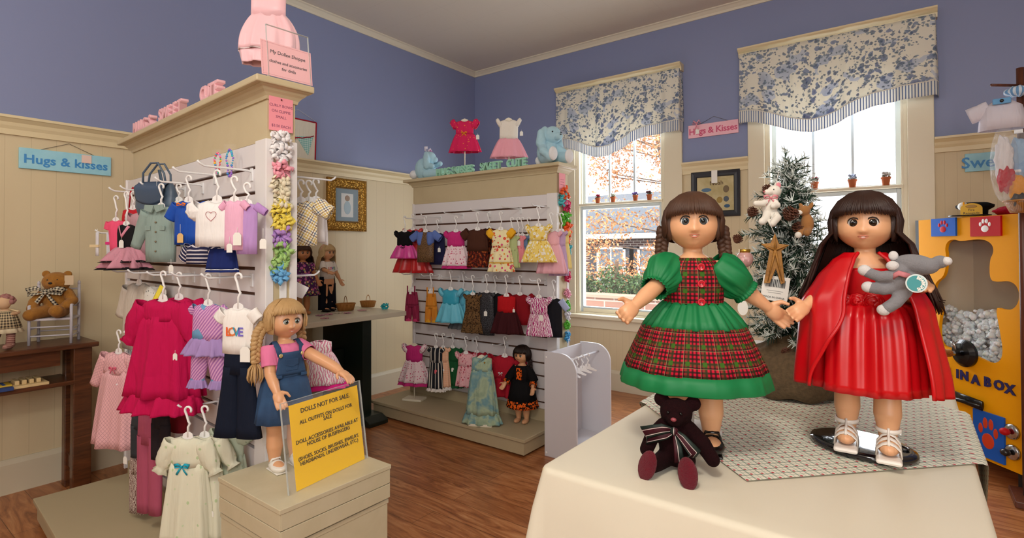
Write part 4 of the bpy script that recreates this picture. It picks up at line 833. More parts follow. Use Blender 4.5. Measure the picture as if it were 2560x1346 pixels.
LP = clothp('leopard print', lambda n: n.mix(n.ma('LESS_THAN', n.vor(n.co('UV'), 110, 1)[0], .38), '6e5233', '1f150e')); g = T('doll_dress', 'brown leopard print doll dress with ruffled tiers', 1182, 735, 832, 36, .14, hh=46); g.top(LP, .45).sl(LP, .15, .2, .16, .7, .05).sk(LP, .4, .75, .95, 1.3, amp=.12).sk(LP, .72, 1, 1.25, 1.5, 'lower_tier', amp=.14, folds=12)
BSQ = clothp('black sequins', mottle([(.45, '0e0e11'), (.7, '6a6a72')], 300, 1), .3); g = T('doll_dress', 'black sequinned doll dress beside the leopard one', 1217, 730, 838, 32, .11, hh=44); g.top(BSQ, w1=1.2).sl(BSQ, .2, .2, .16, .8); g.tag(.0, -.4, .022, .01)
g = T('doll_vest', 'plain black doll vest between sequinned and red dresses', 1238, 732, 800, 30, .06, hh=42); g.top(M_('black cotton', '17171b'), w1=1.1)
RV = M_('bright red velvet', 'b8161e'); g = T('doll_dress', 'red sleeveless doll dress with dark maroon net skirt', 1266, 738, 834, 44, .15, hh=50); g.top(RV, .45, 1.0, neck=.5).sk(M_('dark maroon net', '3c1218'), .42, 1, 1.0, 1.8, amp=.09).tag(.5, -.3, .014, .01)
g = T('doll_dress', 'red puff-sleeved doll dress behind the maroon skirted one', 1300, 735, 812, 44, .07, hh=46); g.top(M_('deep red velvet', '8f1420'), w1=1.3).sl(M_('deep red velvet', '8f1420'), .35, .25, .2, .7, .07)
ZB = clothp('pink zebra cotton', zebra('f0e2ea', 'b02a78', 30)); g = T('doll_dress', 'pink and white zebra print doll dress with short sleeves', 1347, 742, 840, 42, .15, hh=44); g.top(ZB, .45).sl(ZB, .28, .24, .2, .7, .03).sk(ZB, .42, 1, .98, 1.55, amp=.07).tag(.2, -.45, .024, .0)
g = T('doll_outfit', 'black doll vest over a pale blue shirt', 1384, 745, 843, 38, .07, hh=44); g.top(M_('black serge', '1a1b22'), w1=1.15).sl(M_('pale blue shirting', 'aebbe0'), .75, .22, .19, .9, sides=(1,))
for px, bt, w_, m, lb, v in ((1090, 978, 30, clothp('black cream panel', stripes('22242c', 'd9d4c8', .03, .25)), 'black and cream doll dress with lace hem on the lower row', .15), (1108, 974, 26, clothp('orange gingham', gingham('f4e0cc', 'e88a4a', .006)), 'orange gingham doll dress beside the black and cream one', .12), (1132, 968, 34, M_('forest green', '1e5a34'), 'forest green doll dress on the lower row', .07)):
    g = T('doll_dress', lb, px, 868, bt, w_, v, hh=34); g.top(m, .35).sk(m, .3, .93, .98, 1.35, amp=.1).sk(C('lace', 'e6e0dc') if px != 1132 else m, .92, 1, 1.34, 1.45, 'hem', folds=13); g.sl(m, .25, .2, .17, .8, .03); g.tag(.1, -.5, .018, .0, plain('coral tag', 'f0707a', .7) if px == 1090 else None)
PZ = clothp('pink paisley', floral('e9b4bc', ['c0465e', 'd98a94', '8a3a50'], .02, .3, .06)); g = T('doll_romper', 'pink paisley doll romper with puffed sleeves', 1165, 882, 966, 38, .14, hh=40); g.top(PZ, .4).sl(PZ, .22, .24, .18, .6, .07).sk(PZ, .36, 1, .95, 1.35, amp=.1)
g = T('doll_dress', 'dark crimson doll dress behind the paisley romper', 1192, 880, 950, 34, .06, hh=38); g.top(M_('crimson', 'a01a30'), w1=1.2).sl(M_('crimson', 'a01a30'), .25, .22, .18, .7, .05)
RF = M_('red fleece', 'ae1c30'); g = T('doll_vest', 'red fleece doll dress with a white satin bow behind the aqua gown', 1262, 888, 990, 62, .10, hh=46); g.top(RF, .6, 1.05).sl(RF, .4, .26, .22, .8, .03).sk(RF, .55, 1, 1.05, 1.2).bow(C('white satin bow', 'e8d8dc', rough=.4), -.1, .42, .014)
# ------- dresses on stands
def stand(D, label, P_, h, base=True, m=None, yaw=0, hw=.10):
    m = m or plain('cream stand', 'e6dfcc', .5); r = thing('dress_stand', label, 'stand', P_, yaw); bx('base', (-.07, .07, -.045, .045, 0, .014), m, r, .002); MB().tube([(0, 0, .012), (0, 0, h-.02)], .004, 8).build('post', m, r)
    MB().prism([(-hw/2, -.035), (-hw*.42, -.042), (0, -.028), (hw*.42, -.042), (hw/2, -.035), (hw*.2, -.004), (0, .004), (-hw*.2, -.004)], 1, -.003, .003).xf(Matrix.Translation((0, 0, h-.005))).build('hanger_bar', m, r, smooth=False, bevel=.001); return r
def on_stand(D, label, slabel, px, py, bot, w_, zb, yaw, base_px=None):
    B_ = zat(px, base_px, zb) if base_px else None
    if B_ is None: B_ = V(D.P(*px)) 
    k = depth(B_)/CAM_F; P_ = dat(px, py, depth(B_)); P_.x, P_.y = B_.x, B_.y; st = stand(D, slabel, B_, P_.z-B_.z+.012, yaw=yaw, hw=w_*k*.8)
    g = G.__new__(G); g.P = P_; g.k = k; g.w = w_*k; g.L = (bot-py)*k; g.yaw = yaw; g.r = thing('doll_dress', label, 'doll clothes', P_, yaw); return g
g = on_stand(D2, 'doll dress with raspberry bodice, white dotted skirt and raspberry hem on a stand', 'cream dress stand on the platform under the dotted dress', 1036, 862, 963, 46, .1, .35, 1000)
g.top(PK, .42, .95).sl(PD, .25, .22, .18, .6, .09).sk(PD, .38, .92, .95, 1.85, amp=.09).sk(PK, .91, 1, 1.83, 1.92, 'hem', amp=.09)
AQ = clothp('aqua tie dye', mottle([(.34, '8fa690'), (.48, 'a9bda0'), (.6, '6f9aa4'), (.72, '9db7a8')], 9)); g = on_stand(D2, 'long aqua tie-dye doll gown with ruffled hem and one-strap top', 'cream dress stand hidden under the long aqua gown', 1205, 892, 1058, 50, .1, .42, 1062)
g.top(AQ, .22, 1.05, neck=.6).sk(AQ, .2, .86, 1.05, 1.65, amp=.09, folds=7).sk(AQ, .84, 1, 1.6, 2.05, 'hem_ruffle', amp=.08, folds=11); MB().tube([(-g.w*.1, -.02, -.03), (g.w*.15, -.02, -.005), (g.w*.32, -.01, .01)], .006, 6, .3).build('strap', AQ, g.r)
MB().ell((-g.w*.05+.03, -.028, -.03), .005).build('gold_button', GOLD, g.r)
zc = 1.628; vt = -.05
def topstand(px, py, bot, w_, label, slabel, yaw):
    P_ = D2.at(px, 418, vt); 
    B_ = V((P_.x, P_.y, zc)); k = depth(B_)/CAM_F; N_ = dat(px, py, depth(B_)); stand(D2, slabel, B_, N_.z-zc+.012, yaw=yaw, hw=w_*k*.8)
    g = G.__new__(G); g.P = V((B_.x, B_.y, N_.z)); g.k = k; g.w = w_*k; g.L = (bot-py)*k; g.yaw = yaw; g.r = thing('doll_dress', label, 'doll clothes', g.P, yaw); return g
FU = clothp('fuchsia with gold stars', dots('d8285e', 'eda53a', .02, .17, .8)); g = topstand(1162, 300, 381, 46, 'fuchsia doll dress with gold dots and an orange bow high on the right unit', 'cream stand under the fuchsia dress on top of the right unit', .55)
g.top(FU, .45, .95).sl(FU, .32, .24, .17, .55, .08, cuff=.4).sk(FU, .42, 1, .95, 1.75, amp=.08).bow(C('orange satin', 'f09a1e', rough=.4), 0, .42, .02); g.tag(.75, -.45, .022, .01)
WT = M_('ivory cotton', 'ece6dc'); PP = M_('soft pink cotton', 'efa8b8'); g = topstand(1272, 298, 395, 46, 'doll dress with ivory bodice and pink gathered skirt high on the right unit', 'cream stand under the ivory and pink dress on top of the right unit', .6)
g.top(WT, .52, .98).sl(WT, .2, .22, .17, .5, .07).sk(PP, .49, 1, .95, 2.0, amp=.08).tag(.7, -.3, .02, .01)
# pink dress on top of the left unit
B_ = D1.P(1.20, -.05, 1.628); dp_ = depth(B_); k = dp_/CAM_F
g = G.__new__(G); P_ = dat(672, -78, dp_); g.P = P_; g.k = k; g.w = 82*k; g.L = (165+75)*k; g.yaw = .75; g.r = thing('doll_dress', 'pale pink satin doll dress with gathered skirt on top of the left unit', 'doll clothes', P_, .75)
stand(D1, 'cream stand carrying the pale pink dress on top of the left unit', V((P_.x, P_.y, 1.628)), P_.z-1.628+.012, yaw=.75, hw=.09)
PS = satin('pale pink satin', 'f4c3cb', .4); g.top(PS, .52, 1.0).sk(PS, .48, .86, .95, 1.72, amp=.07, bulge=.22).sk(C('white cord trim', 'f0e4e4'), .855, .87, 1.735, 1.74, 'cord_trim', amp=.07).sk(PS, .865, 1, 1.73, 1.5, 'hem_band', amp=.07)
# ================================================================== DOLLS
n = NT('doll vinyl skin', .36, Subsurface_Weight=.08, Subsurface_Scale=.01); SKIN = n.done('dba57c')
n = NT('doll vinyl skin tan', .45); SKIN2 = n.done('c98a5c')
EYEW = plain('eye white', 'e8eaea', .12); LASH = plain('eyelash', '1c120c', .6); LIPM = plain('lip colour', 'c87868', .45); TEETH = plain('teeth', 'f4f0ea', .3); BLUSH = None
def hairmat(nm, a, b_, rough=.5):
    n = NT(nm, rough, Anisotropic=.5, Specular_IOR_Level=.35); uv = n.co('UV', (900, 3, 1)); f = n.noise(uv, 1, 2); n.bump(f, .4, .001); o = n.noise(n.co('Object'), 55, 3, .7)
    return n.done(n.mix(n.ma('MULTIPLY_ADD', f, .6, n.ma('MULTIPLY', o, .4)), a, b_))
HBROWN = hairmat('auburn brown hair', '24150e', '5e3e2c'); HDARK = hairmat('dark brown hair', '120a08', '3e241c', .42); HBLOND = hairmat('honey blonde hair', '8a6436', 'dcb883'); HBLACK = hairmat('black hair', '0d0807', '2c1a16'); HPALE = hairmat('pale blonde hair', 'a07d4c', 'e6cb9c')
HC = V((0, 0, .404))
def head_fn(d, q):
    x, y, z = d; f = -y
    # rounded cheeks, narrower jaw, soft chin
    q = V(q); s = 1
    q.x *= 1-.10*sst(-.3, -1, z); q.y *= 1-.06*sst(-.2, -1, z)
    for cx in (-.52, .52): s += .055*math.exp(-((x-cx)**2+(z+.42)**2)/.06)*(f > 0)
    for cx in (-.31, .31): s -= .060*math.exp(-((x-cx)**2/.035+(z-.02)**2/.03))*(f > .3)
    s += .035*math.exp(-(x**2/.35+(z-.42)**2/.05))*(f > 0)
    s += .115*math.exp(-(x**2/.014+(z+.32)**2/.010))*(f > 0) + .035*math.exp(-(x**2/.008+(z+.12)**2/.03))*(f > 0)
    for cx in (-.11, .11): s += .030*math.exp(-((x-cx)**2/.004+(z+.35)**2/.005))*(f > 0)
    s += .030*math.exp(-(x**2/.045+(z+.565)**2/.010))*(f > 0) - .03*math.exp(-(x**2/.05+(z+.565)**2/.0012))*(f > 0)
    s += .055*math.exp(-(x**2/.045+(z+.84)**2/.014))*(f > 0)
    return q*s
def limb(mb, pts, rad, n=26): mb.tube(pts, rad, n); [mb.ell(p_, r_, nu=26, nv=16) for p_, r_ in zip(pts, rad)]
def hand(mb, wr, el, up_, thumb, s=1., curl=.35, spread=.06):
    """wrist, elbow side direction, palm normal up_, thumb side sign"""
    d = (V(wr)-V(el)).normalized(); u = (V(up_)-d*V(up_).dot(d)).normalized(); sd = d.cross(u)*thumb; w_ = V(wr)
    R_ = Matrix((sd, d, u)).transposed()
    mb.ell(w_+d*.013*s, (.0125*s, .018*s, .0082*s), R_, 16, 10)
    for i, (o, L, a) in enumerate(((-.0092, .014, -1.2), (-.0034, .0175, -.35), (.0028, .0185, .4), (.0088, .0165, 1.1))):
        b0 = w_+d*.024*s+sd*o*s; dd = (d+sd*spread*a).normalized(); p1 = b0+dd*L*.5*s-u*curl*.3*L*s; p2 = b0+dd*L*.88*s-u*curl*L*.8*s; p3 = b0+dd*L*1.05*s-u*curl*L*1.25*s
        mb.tube([b0-dd*.006*s, b0, p1, p2, p3], [.0039*s, .0040*s, .0038*s, .0034*s, .0024*s], 10); mb.ell(p3, .0029*s, nu=8, nv=6)
    t0 = w_+d*.005*s+sd*.010*s; t1 = t0+(sd*.9+d*.55).normalized()*.011*s-u*.002*s; t2 = t1+(sd*.35+d).normalized()*.009*s-u*.004*s
    mb.tube([w_+d*.004*s, t0, t1, t2], [.0045*s, .0048*s, .0038*s, .0026*s], 10); mb.ell(t2, .0029*s, nu=8, nv=6)
def doll(name, label, P_, yaw, s=1., arms=None, eyes='4a5a66', skin=None, head_yaw=0, head_tilt=0, group=None, vox=.0015, feet=True, legx=.026, hands=((0, 1, 0), (0, 1, 0)), brow='4a2c1c', curl=(.35, .35), step=0):
    """18 inch doll facing local -Y. arms: ((shoulder, elbow, wrist) for left-of-picture, right-of-picture)"""
    skin = skin or SKIN; r = thing(name, label, 'doll', P_, yaw, group); r.scale = (s, s, s); b = MB()
    for k in (-1, 1):
        yo = -step*k
        limb(b, [(k*legx, 0, .20), (k*legx, yo*.5, .115), (k*legx, yo*.7+.001, .10), (k*legx, yo, .065), (k*legx, yo+.002, .028)], [.028, .0225, .0205, .0215, .0145])
        if feet: b.ell((k*legx*1.03, yo-.016, .013), (.0172, .036, .0145)); b.ell((k*legx, yo+.004, .02), (.014, .015, .018))
    b.loft([tring(a, d_, z, 24) for a, d_, z in ((.10, .072, .185), (.105, .076, .21), (.088, .066, .26), (.092, .068, .30), (.086, .058, .33), (.05, .04, .345), (.03, .03, .352))])
    limb(b, [(0, .004, .335), (0, .003, .36), (0, .002, .375)], [.0185, .0165, .017])
    Rh = Euler((head_tilt, 0, head_yaw)).to_matrix(); hp = lambda p_: HC+Rh @ V(p_)
    b.ell(HC, (.0475, .0445, .047), Rh, 96, 64, head_fn)
    for k in (-1, 1): b.ell(hp((k*.0470, .004, -.006)), (.004, .008, .011), Rh, 12, 10)
    for i, (S, E, W_) in enumerate(arms):
        limb(b, [S, (V(S)+V(E))/2, E, (V(E)*.5+V(W_)*.5), W_], [.0165, .0165, .0145, .0140, .0098]); hand(b, W_, E, hands[i], -1 if i == 0 else 1, 1.14, curl[i])
    fuse(b, 'body', skin, r, vox, 4)
    # eyes, lashes, brows, mouth
    IR = plain('iris '+eyes, eyes, .08, Coat_Weight=1.); PU = plain('pupil', '050505', .05)
    for k in (-1, 1):
        c = hp((k*.0142, -.0362, -.0005)); e = MB().ell(c, (.0092, .0076, .0086), Rh, 20, 14).build('eye', EYEW, r)
        f_ = Rh @ V((k*.05, -1, 0)).normalized(); 
        M0 = Matrix.Translation(c) @ Rh.to_4x4()
        MB().ell((0, -.0022, -.0002), (.0078, .0058, .0077), nu=20, nv=12).xf(M0).build('iris', IR, e); MB().ell((0, -.0058, -.0002), (.0044, .0026, .0044), nu=14, nv=8).xf(M0).build('pupil', PU, e); MB().ell((-.0018, -.0081, .0028), (.0010, .0004, .0010), nu=8, nv=6).xf(M0).build('catchlight_bead', EYEW, e)  # last bead is a painted glint in eye white, not a coating
        MB().tube([(-.0096, -.0030, -.001), (-.0084, -.0052, .0038), (-.005, -.0068, .0074), (0, -.0076, .0086), (.005, -.0068, .0074), (.0084, -.0052, .0038), (.0096, -.003, -.001)], [.0003, .0009, .0012, .0013, .0012, .0009, .0003], 6).xf(M0).build('eyelashes', LASH, e)
        MB().ell((0, .0008, .0016), (.0104, .0092, .0092), nu=20, nv=14, fn=lambda d, q: q if d.z > .55 else V((q.x*.8, max(q.y, -.002), .0050))).xf(M0 @ Matrix.Rotation(.12, 4, 'X')).build('eyelid', skin, e)
    Mh = Matrix.Translation(HC) @ Rh.to_4x4(); y0 = -.0425
    b = MB(); b.tube([(-.0085, y0+.0022, -.0252), (-.004, y0-.0012, -.0244), (0, y0-.0018, -.0250), (.004, y0-.0012, -.0244), (.0085, y0+.0022, -.0252)], [.0003, .0009, .0008, .0009, .0003], 8)
    b.tube([(-.0075, y0+.0022, -.0260), (-.0035, y0-.0008, -.0286), (0, y0-.0012, -.0291), (.0035, y0-.0008, -.0286), (.0075, y0+.0022, -.0260)], [.0003, .0010, .0013, .0010, .0003], 8); b.xf(Mh).build('lips', LIPM, r)
    MB().ell((0, y0+.0004, -.0268), (.0034, .0010, .0009), nu=10, nv=6).xf(Mh).build('teeth', TEETH, r)
    r['hp'] = 0; del r['hp']; return r, hp, Mh
def strands(mb, paths, n=6, flat=.55):
    for pts, rad in paths: mb.tube(pts, rad, n, flat)
def skull(a, t, k=1.06, top=(0, .004)):
    """point on the hair shell: a azimuth (0 = front), t polar from the crown"""
    st, ct = math.sin(t), math.cos(t); return V((.047*k*st*math.sin(a), -.048*k*st*math.cos(a)+top[1]*(1-st), .051*k*ct))
def hair(r, Mh, mat, kind='braids', seed=1, long_=.12, bang=.30, name='hair', vol=1.0, spread=.35):
    rn = random.Random(seed); b = MB(); face = 1.05
    def capf(d, q):
        return q
    # scalp shell without the face
    rings = []
    for j in range(15):
        t = .02+j/14*2.15; rings.append([skull(2*pi*i/40, min(t, (1.15 if abs(((2*pi*i/40+pi) % (2*pi))-pi) < face else 2.2)), 1.045*vol) for i in range(40)])
    b.loft(rings, cap0=True, cap1=False)
    # fringe
    for i in range(120):
        a = -1.12+2.24*i/119+rn.uniform(-.02, .02); e = 1.02+bang+rn.uniform(-.03, .03)+.10*abs(a)**2*.6; k0 = 1.07*vol; pts = [skull(a*.55, .06+.02*rn.random(), k0)]
        for j in range(1, 7): f = j/6; pts.append(skull(a*(.55+.45*f), .1+(e-.1)*f, k0+.045*math.sin(pi*min(1, f*.95))+.006*rn.random()))
        b.tube(pts, [.0014, .0021, .0022, .0022, .0021, .0018, .0006], 5, .6)
    # sides and back
    def side(a, end, mid=None, r0=.0022):
        pts = [skull(a, .08+.03*rn.random(), 1.06*vol)]
        for j in range(1, 6): f = j/5; pts.append(skull(a, .1+(1.75)*f, vol*(1.075+.01*rn.random())))
        pts += end; k = len(pts); b.tube(pts, [r0]*(k-2)+[r0*.85, r0*.3], 5, .6)
    if kind in ('braids', 'long', 'braid_blonde'):
        N_ = 150 if kind == 'long' else 110
        for i in range(N_):
            a = 1.08+(2*pi-2.16)*i/(N_-1)+rn.uniform(-.03, .03); sx = math.sin(a); cy = -math.cos(a); sgn = 1 if sx > 0 else -1
            if kind == 'long':
                fr = min(1, abs(a-pi)/2.3); lx = .050*sx+sgn*.012*fr; w_ = rn.uniform(.9, 1.15); pts = []
                for j in range(1, 8):
                    f = j/7; pts.append(V((lx*(1.08+spread*f*w_)+rn.uniform(-.0015, .0015), .047*cy*(1.05-.2*f)+.008+.012*f, -.018-(long_*rn.uniform(.86, 1.05) if j == 7 else long_)*f)))
                side(a, pts, r0=.0025)
            else:
                T_ = V((sgn*.047*vol, .014, -.030)); base = skull(a, 1.85, 1.075*vol); side(a, [base*.5+T_*.5+V((0, 0, -.001)), T_])
    if kind == 'long': b.grid(lambda u, v: ((lambda a, f: ((.047+.012*f)*math.sin(a)*(1+spread*.8*f), -.046*math.cos(a)*(1-.2*f)+.008+.012*f, .01-(.024+long_*.9)*f))(1.35+(2*pi-2.7)*u, v)), 30, 10, .1, .1)
    o = b.xf(Mh).build(name, mat, r, fix=True); return o
def braid(r, Mh, mat, pts, rad, twists, tie=None, tuft=.03, name='braid', tuftw=1.0):
    b = MB(); P_ = [V(p_) for p_ in pts]; N_ = 60
    def at_(f): 
        g = f*(len(P_)-1); i = min(len(P_)-2, int(g)); u = g-i; p0 = P_[max(0, i-1)]; p1 = P_[i]; p2 = P_[i+1]; p3 = P_[min(len(P_)-1, i+2)]
        return .5*((2*p1)+(p2-p0)*u+(2*p0-5*p1+4*p2-p3)*u*u+(3*p1-p0-3*p2+p3)*u**3)
    for s in range(3):
        path = []; rr = []
        for i in range(N_+1):
            f = i/N_; c = at_(f); t = (at_(min(1, f+.01))-at_(max(0, f-.01))).normalized(); sd = t.cross(V((0, 1, 0))).normalized(); bk = t.cross(sd); ph = 2*pi*twists*f+s*2*pi/3; R_ = rad*(1-.25*f)
            path.append(c+sd*math.sin(ph)*R_*.85+bk*math.sin(2*ph)*R_*.45); rr.append(R_*.68)
        b.tube(path, rr, 8, .8)
    o = b.xf(Mh).build(name, mat, r)
    e = P_[-1]; d = (P_[-1]-P_[-2]).normalized(); rn = random.Random(4); t = MB()
    for i in range(26):
        a = rn.uniform(0, 2*pi); k = rn.random()**.5; of = V((math.cos(a), math.sin(a), 0))*rad*.55*k
        t.tube([e+of*.5, e+of*1.3*tuftw+d*tuft*.35, e+of*1.5*tuftw+d*tuft*.75, e+of*1.1*tuftw+d*tuft*rn.uniform(.9, 1.1)], [rad*.16, rad*.2, rad*.15, rad*.03], 5)
    t.xf(Mh).build('braid_tail', mat, o)
    if tie: MB().tube([e+V((math.cos(a), math.sin(a)*.9, 0))*rad*.72 for a in [2*pi*i/12 for i in range(13)]], rad*.22, 6).xf(Mh).build('hair_tie', tie, o)
    return o
def dring(a, d_, z, n=96, folds=0, amp=0, ph=0, cx=0, cy=0): 
    out = []
    for i in range(n):
        t = 2*pi*i/n; tw = t+.16*math.sin(2*t+ph)+.09*math.sin(5*t+2*ph); k = 1+amp*((1-2*abs(math.sin(folds*tw/2+ph)))*.5+.28*math.sin((folds*1.7//1)*t+ph*2+1)) if folds else 1; out.append(V((cx+a*k*math.cos(t), cy+d_*k*math.sin(t), z)))
    return out
def dskirt(r, name, mat, prof, folds=14, amps=(.02, .05), n=120, ph=0, uoff=0, sol=.0012, tilt=None):
    """prof: list of (rx, ry, z)"""
    rings = []; m = len(prof)
    for j, (a, d_, z) in enumerate(prof):
        f = j/(m-1); rg = dring(a, d_, z, n, folds, amps[0]+(amps[1]-amps[0])*f, ph)
        if tilt: rg = [q+V((0, 0, tilt*math.sin(3*2*pi*i/n+ph)*f)) for i, q in enumerate(rg)]
        rings.append(rg)
    return MB().loft(rings, cap0=False, cap1=False).build(name, mat, r, solid=sol)
def dbodice(r, mat, grow=.004, z0=.262, z1=.338, name='bodice', sq=False, neckr=None):
    pr = [(.0455, .0345, z0), (.0465, .0355, .27), (.0475, .036, .285), (.048, .036, .30), (.046, .034, .318), (.040, .0305, .331), (.027, .0225, .3425)]
    if sq: pr = pr[:5]+[(.044, .033, .324)]
    rings = [dring(a+grow, d_+grow, z, 48) for a, d_, z in pr]; return MB().loft(rings, cap0=False, cap1=False).build(name, mat, r, solid=.0012)
def puff(r, mat, S, E, L, r0, rm, r1, name='sleeve', gath=11, amp=.07, cuff=None, cuffr=1.15):
    S, E = V(S), V(E); d = (E-S).normalized(); u = d.orthogonal().normalized(); v = d.cross(u); rings = []; N_ = 14
    for j in range(N_+1):
        f = j/N_; rr = r0*(1-f)+r1*f+(rm-(r0+r1)/2)*math.sin(pi*f)**.7; rings.append([S-d*.012+d*(L+.012)*f+(u*math.cos(a)+v*math.sin(a))*rr*(1+amp*(math.sin(gath*a+f*2)*(.05+.7*f**4)+.45*math.sin(gath*.5//1*a+f*2)*math.sin(pi*f)+.8*math.sin(3*a+f*3)*math.sin(pi*f))) for a in [2*pi*i/66 for i in range(66)]])
    for j in range(1, 4): rings.append([S+d*(L+.003*j)+(u*math.cos(a)+v*math.sin(a))*r1*(1+(cuffr-1)*j/3)*(1+amp*.7*math.sin(gath*a+2)) for a in [2*pi*i/66 for i in range(66)]])
    return MB().loft(rings, cap0=False, cap1=False).build(name, mat, r, solid=.001)
def shoe(r, k, legx, yo, mat, strap=True, sole=None, name='shoe'):
    b = MB(); x = k*legx*1.03
    def fn(d, q): return V((q.x*(1.1 if d.y < 0 else .95), q.y, max(q.z, -.0125) if d.z < 0 else q.z*(.55 if d.y < 0 else 1.0)))
    b.ell((x, yo-.017, .0140), (.0190, .039, .0160), None, 24, 16, fn); o = b.build(name, mat, r)
    if strap: MB().tube([(x-.0155, yo-.004, .02), (x-.011, yo-.012, .033), (x, yo-.015, .0345), (x+.011, yo-.012, .033), (x+.0155, yo-.004, .02)], .0028, 8, .5).build('strap', mat, o)
    bx('sole', (x-.015, x+.015, yo-.050, yo+.018, -.0, .004), sole or mat, o, .002); return o
# ================================================================== FOREGROUND TABLE
TZ = .79
CLOTH = NT('cream tablecloth', .75); CLOTH.bump(CLOTH.noise(CLOTH.co('Object'), 5, 2), .3, .01); CLM = CLOTH.done('d6cfbc')
n = NT('holly lattice print', .8); uv = n.co('UV'); x = n.xyz(uv); c = lin('e6e0cf')
xr_ = n.xyz(n.co('UV', rot=.785))
for ax in (0, 1): c = n.mix(n.ma('MULTIPLY', n.band(x[ax], .0085, .1, .20), .5), c, '6d9582'); c = n.mix(n.ma('MULTIPLY', n.band(x[ax], .0170, .1, .07), .75), c, '2f5c4a')
dx_, dy_ = [n.ma('SUBTRACT', n.ma('FRACT', n.ma('MULTIPLY_ADD', x[a_], 1/.0170, 30.35)), .5) for a_ in (0, 1)]
c = n.mix(n.ma('LESS_THAN', n.ma('SQRT', n.ma('ADD', n.ma('MULTIPLY', dx_, dx_), n.ma('MULTIPLY', dy_, dy_))), .125), c, 'b8283a'); RUN = n.done(c)
XA, XB, YA, YC = -.458, .078, .672, 1.56
tb = thing('display_table', 'foreground table carrying the two large dolls, hidden under its cream cloth', 'table', ((XA+XB)/2, (YA+YC)/2, 0))
hx, hy_ = (XB-XA)/2, (YC-YA)/2
bx('table_top', (-hx+.006, hx-.006, -hy_+.006, hy_-.006, TZ-.03, TZ-.004), WOODP, tb)
for sx in (-1, 1):
    for sy in (-1, 1): bx('leg', (sx*(hx-.05)-.02, sx*(hx-.05)+.02, sy*(hy_-.05)-.02, sy*(hy_-.05)+.02, 0, TZ-.03), WOODP, tb)
def perim(off, n_, rad=.02):
    pts = []; per = [(hx, hy_), (-hx, hy_), (-hx, -hy_), (hx, -hy_)]; seg = []
    for (cx, cy), a0 in zip(((hx-rad, hy_-rad), (-hx+rad, hy_-rad), (-hx+rad, -hy_+rad), (hx-rad, -hy_+rad)), (0, pi/2, pi, 3*pi/2)):
        for i in range(13): a = a0+pi/2*i/12; seg.append((cx+rad*math.cos(a), cy+rad*math.sin(a), math.cos(a), math.sin(a)))
    out = []
    for k in range(len(seg)):
        p_, q = seg[k], seg[(k+1) % len(seg)]; L = math.dist(p_[:2], q[:2]); m = max(1, int(L/.02))
        for j in range(m): f = j/m; out.append(tuple(p_[i]*(1-f)+q[i]*f for i in range(4)))
    return out
PR = perim(0, 0); rings = [[V((0, 0, TZ)) + V((p_[0]*.02, p_[1]*.02, 0)) for p_ in PR]]
for f in (.5, .9): rings.append([V((p_[0]*f, p_[1]*f, TZ)) for p_ in PR])
for a in (0, .4, .8, 1.2, 1.5): rings.append([V((p_[0]-p_[2]*.010*(1-math.sin(a)), p_[1]-p_[3]*.010*(1-math.sin(a)), TZ-.010*(1-math.cos(a)))) for p_ in PR])
for j in range(1, 12):
    f = j/11; rg = []; s_ = 0
    for i, p_ in enumerate(PR):
        s_ += math.dist(p_[:2], PR[i-1][:2]) if i else 0; cor = math.exp(-((abs(p_[2])-.707)**2)/.09) if abs(p_[2]) < .99 and abs(p_[3]) < .99 else 0
        o_ = .002+.035*f+.022*math.sin(s_*17+.6)*f**1.2+.012*math.sin(s_*41)*f+.075*cor*f**.8; rg.append(V((p_[0]+p_[2]*o_, p_[1]+p_[3]*o_, TZ-.010-.60*f)))
    rings.append(rg)
o = MB().loft(rings, cap0=True, cap1=False).build('tablecloth', CLM, None, loc=((XA+XB)/2, (YA+YC)/2, 0)); tag(o, 'plain cream cloth draped over the foreground table', 'tablecloth')
F_ = V((-.188, .80, 0)); a_ = V((.70, .714, 0)); b_ = V((-.70, .714, 0)); S_ = .607
def runp(u, v):
    q = F_+a_*(S_*u)+b_*(S_*v); z = TZ+.0025; x_, y_ = q.x, q.y
    if x_ > XB: e = x_-XB; x_ = XB+.006+min(e, .008)+.05*e; z -= max(0, e-.004)
    if x_ < XA: e = XA-x_; x_ = XA-.006-min(e, .008)-.05*e; z -= max(0, e-.004)
    if y_ > YC: e = y_-YC; y_ = YC+.006+min(e, .008)+.05*e; z -= max(0, e-.004)
    return (x_, y_, z)
o = MB().grid(runp, 70, 70, S_, S_).build('table_runner', RUN, None, fix=False); tag(o, 'square lattice print table topper with red motifs, laid cornerwise under the dolls', 'table topper')

# ================================================================== GREEN DRESS DOLL
def local(P0, yaw, s, px, py, dep): return Matrix.Rotation(-yaw, 3, 'Z') @ (dat(px, py, dep)-V(P0))/s
GP = zat(1736, 1118, TZ+.003); GP.z = TZ+.003; gd = depth(GP); gy = viewyaw(GP)+.04; gs = (1118-480)*gd/CAM_F/.462
L_ = lambda px, py, dd=0: local(GP, gy, gs, px, py, gd+dd)
SH = .322
r, hp, Mh = doll('doll', 'doll with brown braids in a green and red plaid dress, standing on the table', GP, gy, gs,
    [((-.042, 0, SH), L_(1640, 716, -.02), L_(1588, 764, -.05)), ((.042, 0, SH), L_(1848, 716, -.01), L_(1918, 768, -.01))], eyes='3a4850', group=None, head_yaw=.03, head_tilt=-.10, curl=(.55, .3), brow='5a3a28', legx=.0285)
hair(r, Mh, HBROWN, 'braids', 11, bang=.37, vol=1.05)
for k in (-1, 1): braid(r, Mh, HBROWN, [(k*.050, .012, -.008), (k*.054, .010, -.035), (k*.056, .006, -.063), (k*.055, .0, -.095)], .0098, 3.4, HBROWN, .02)
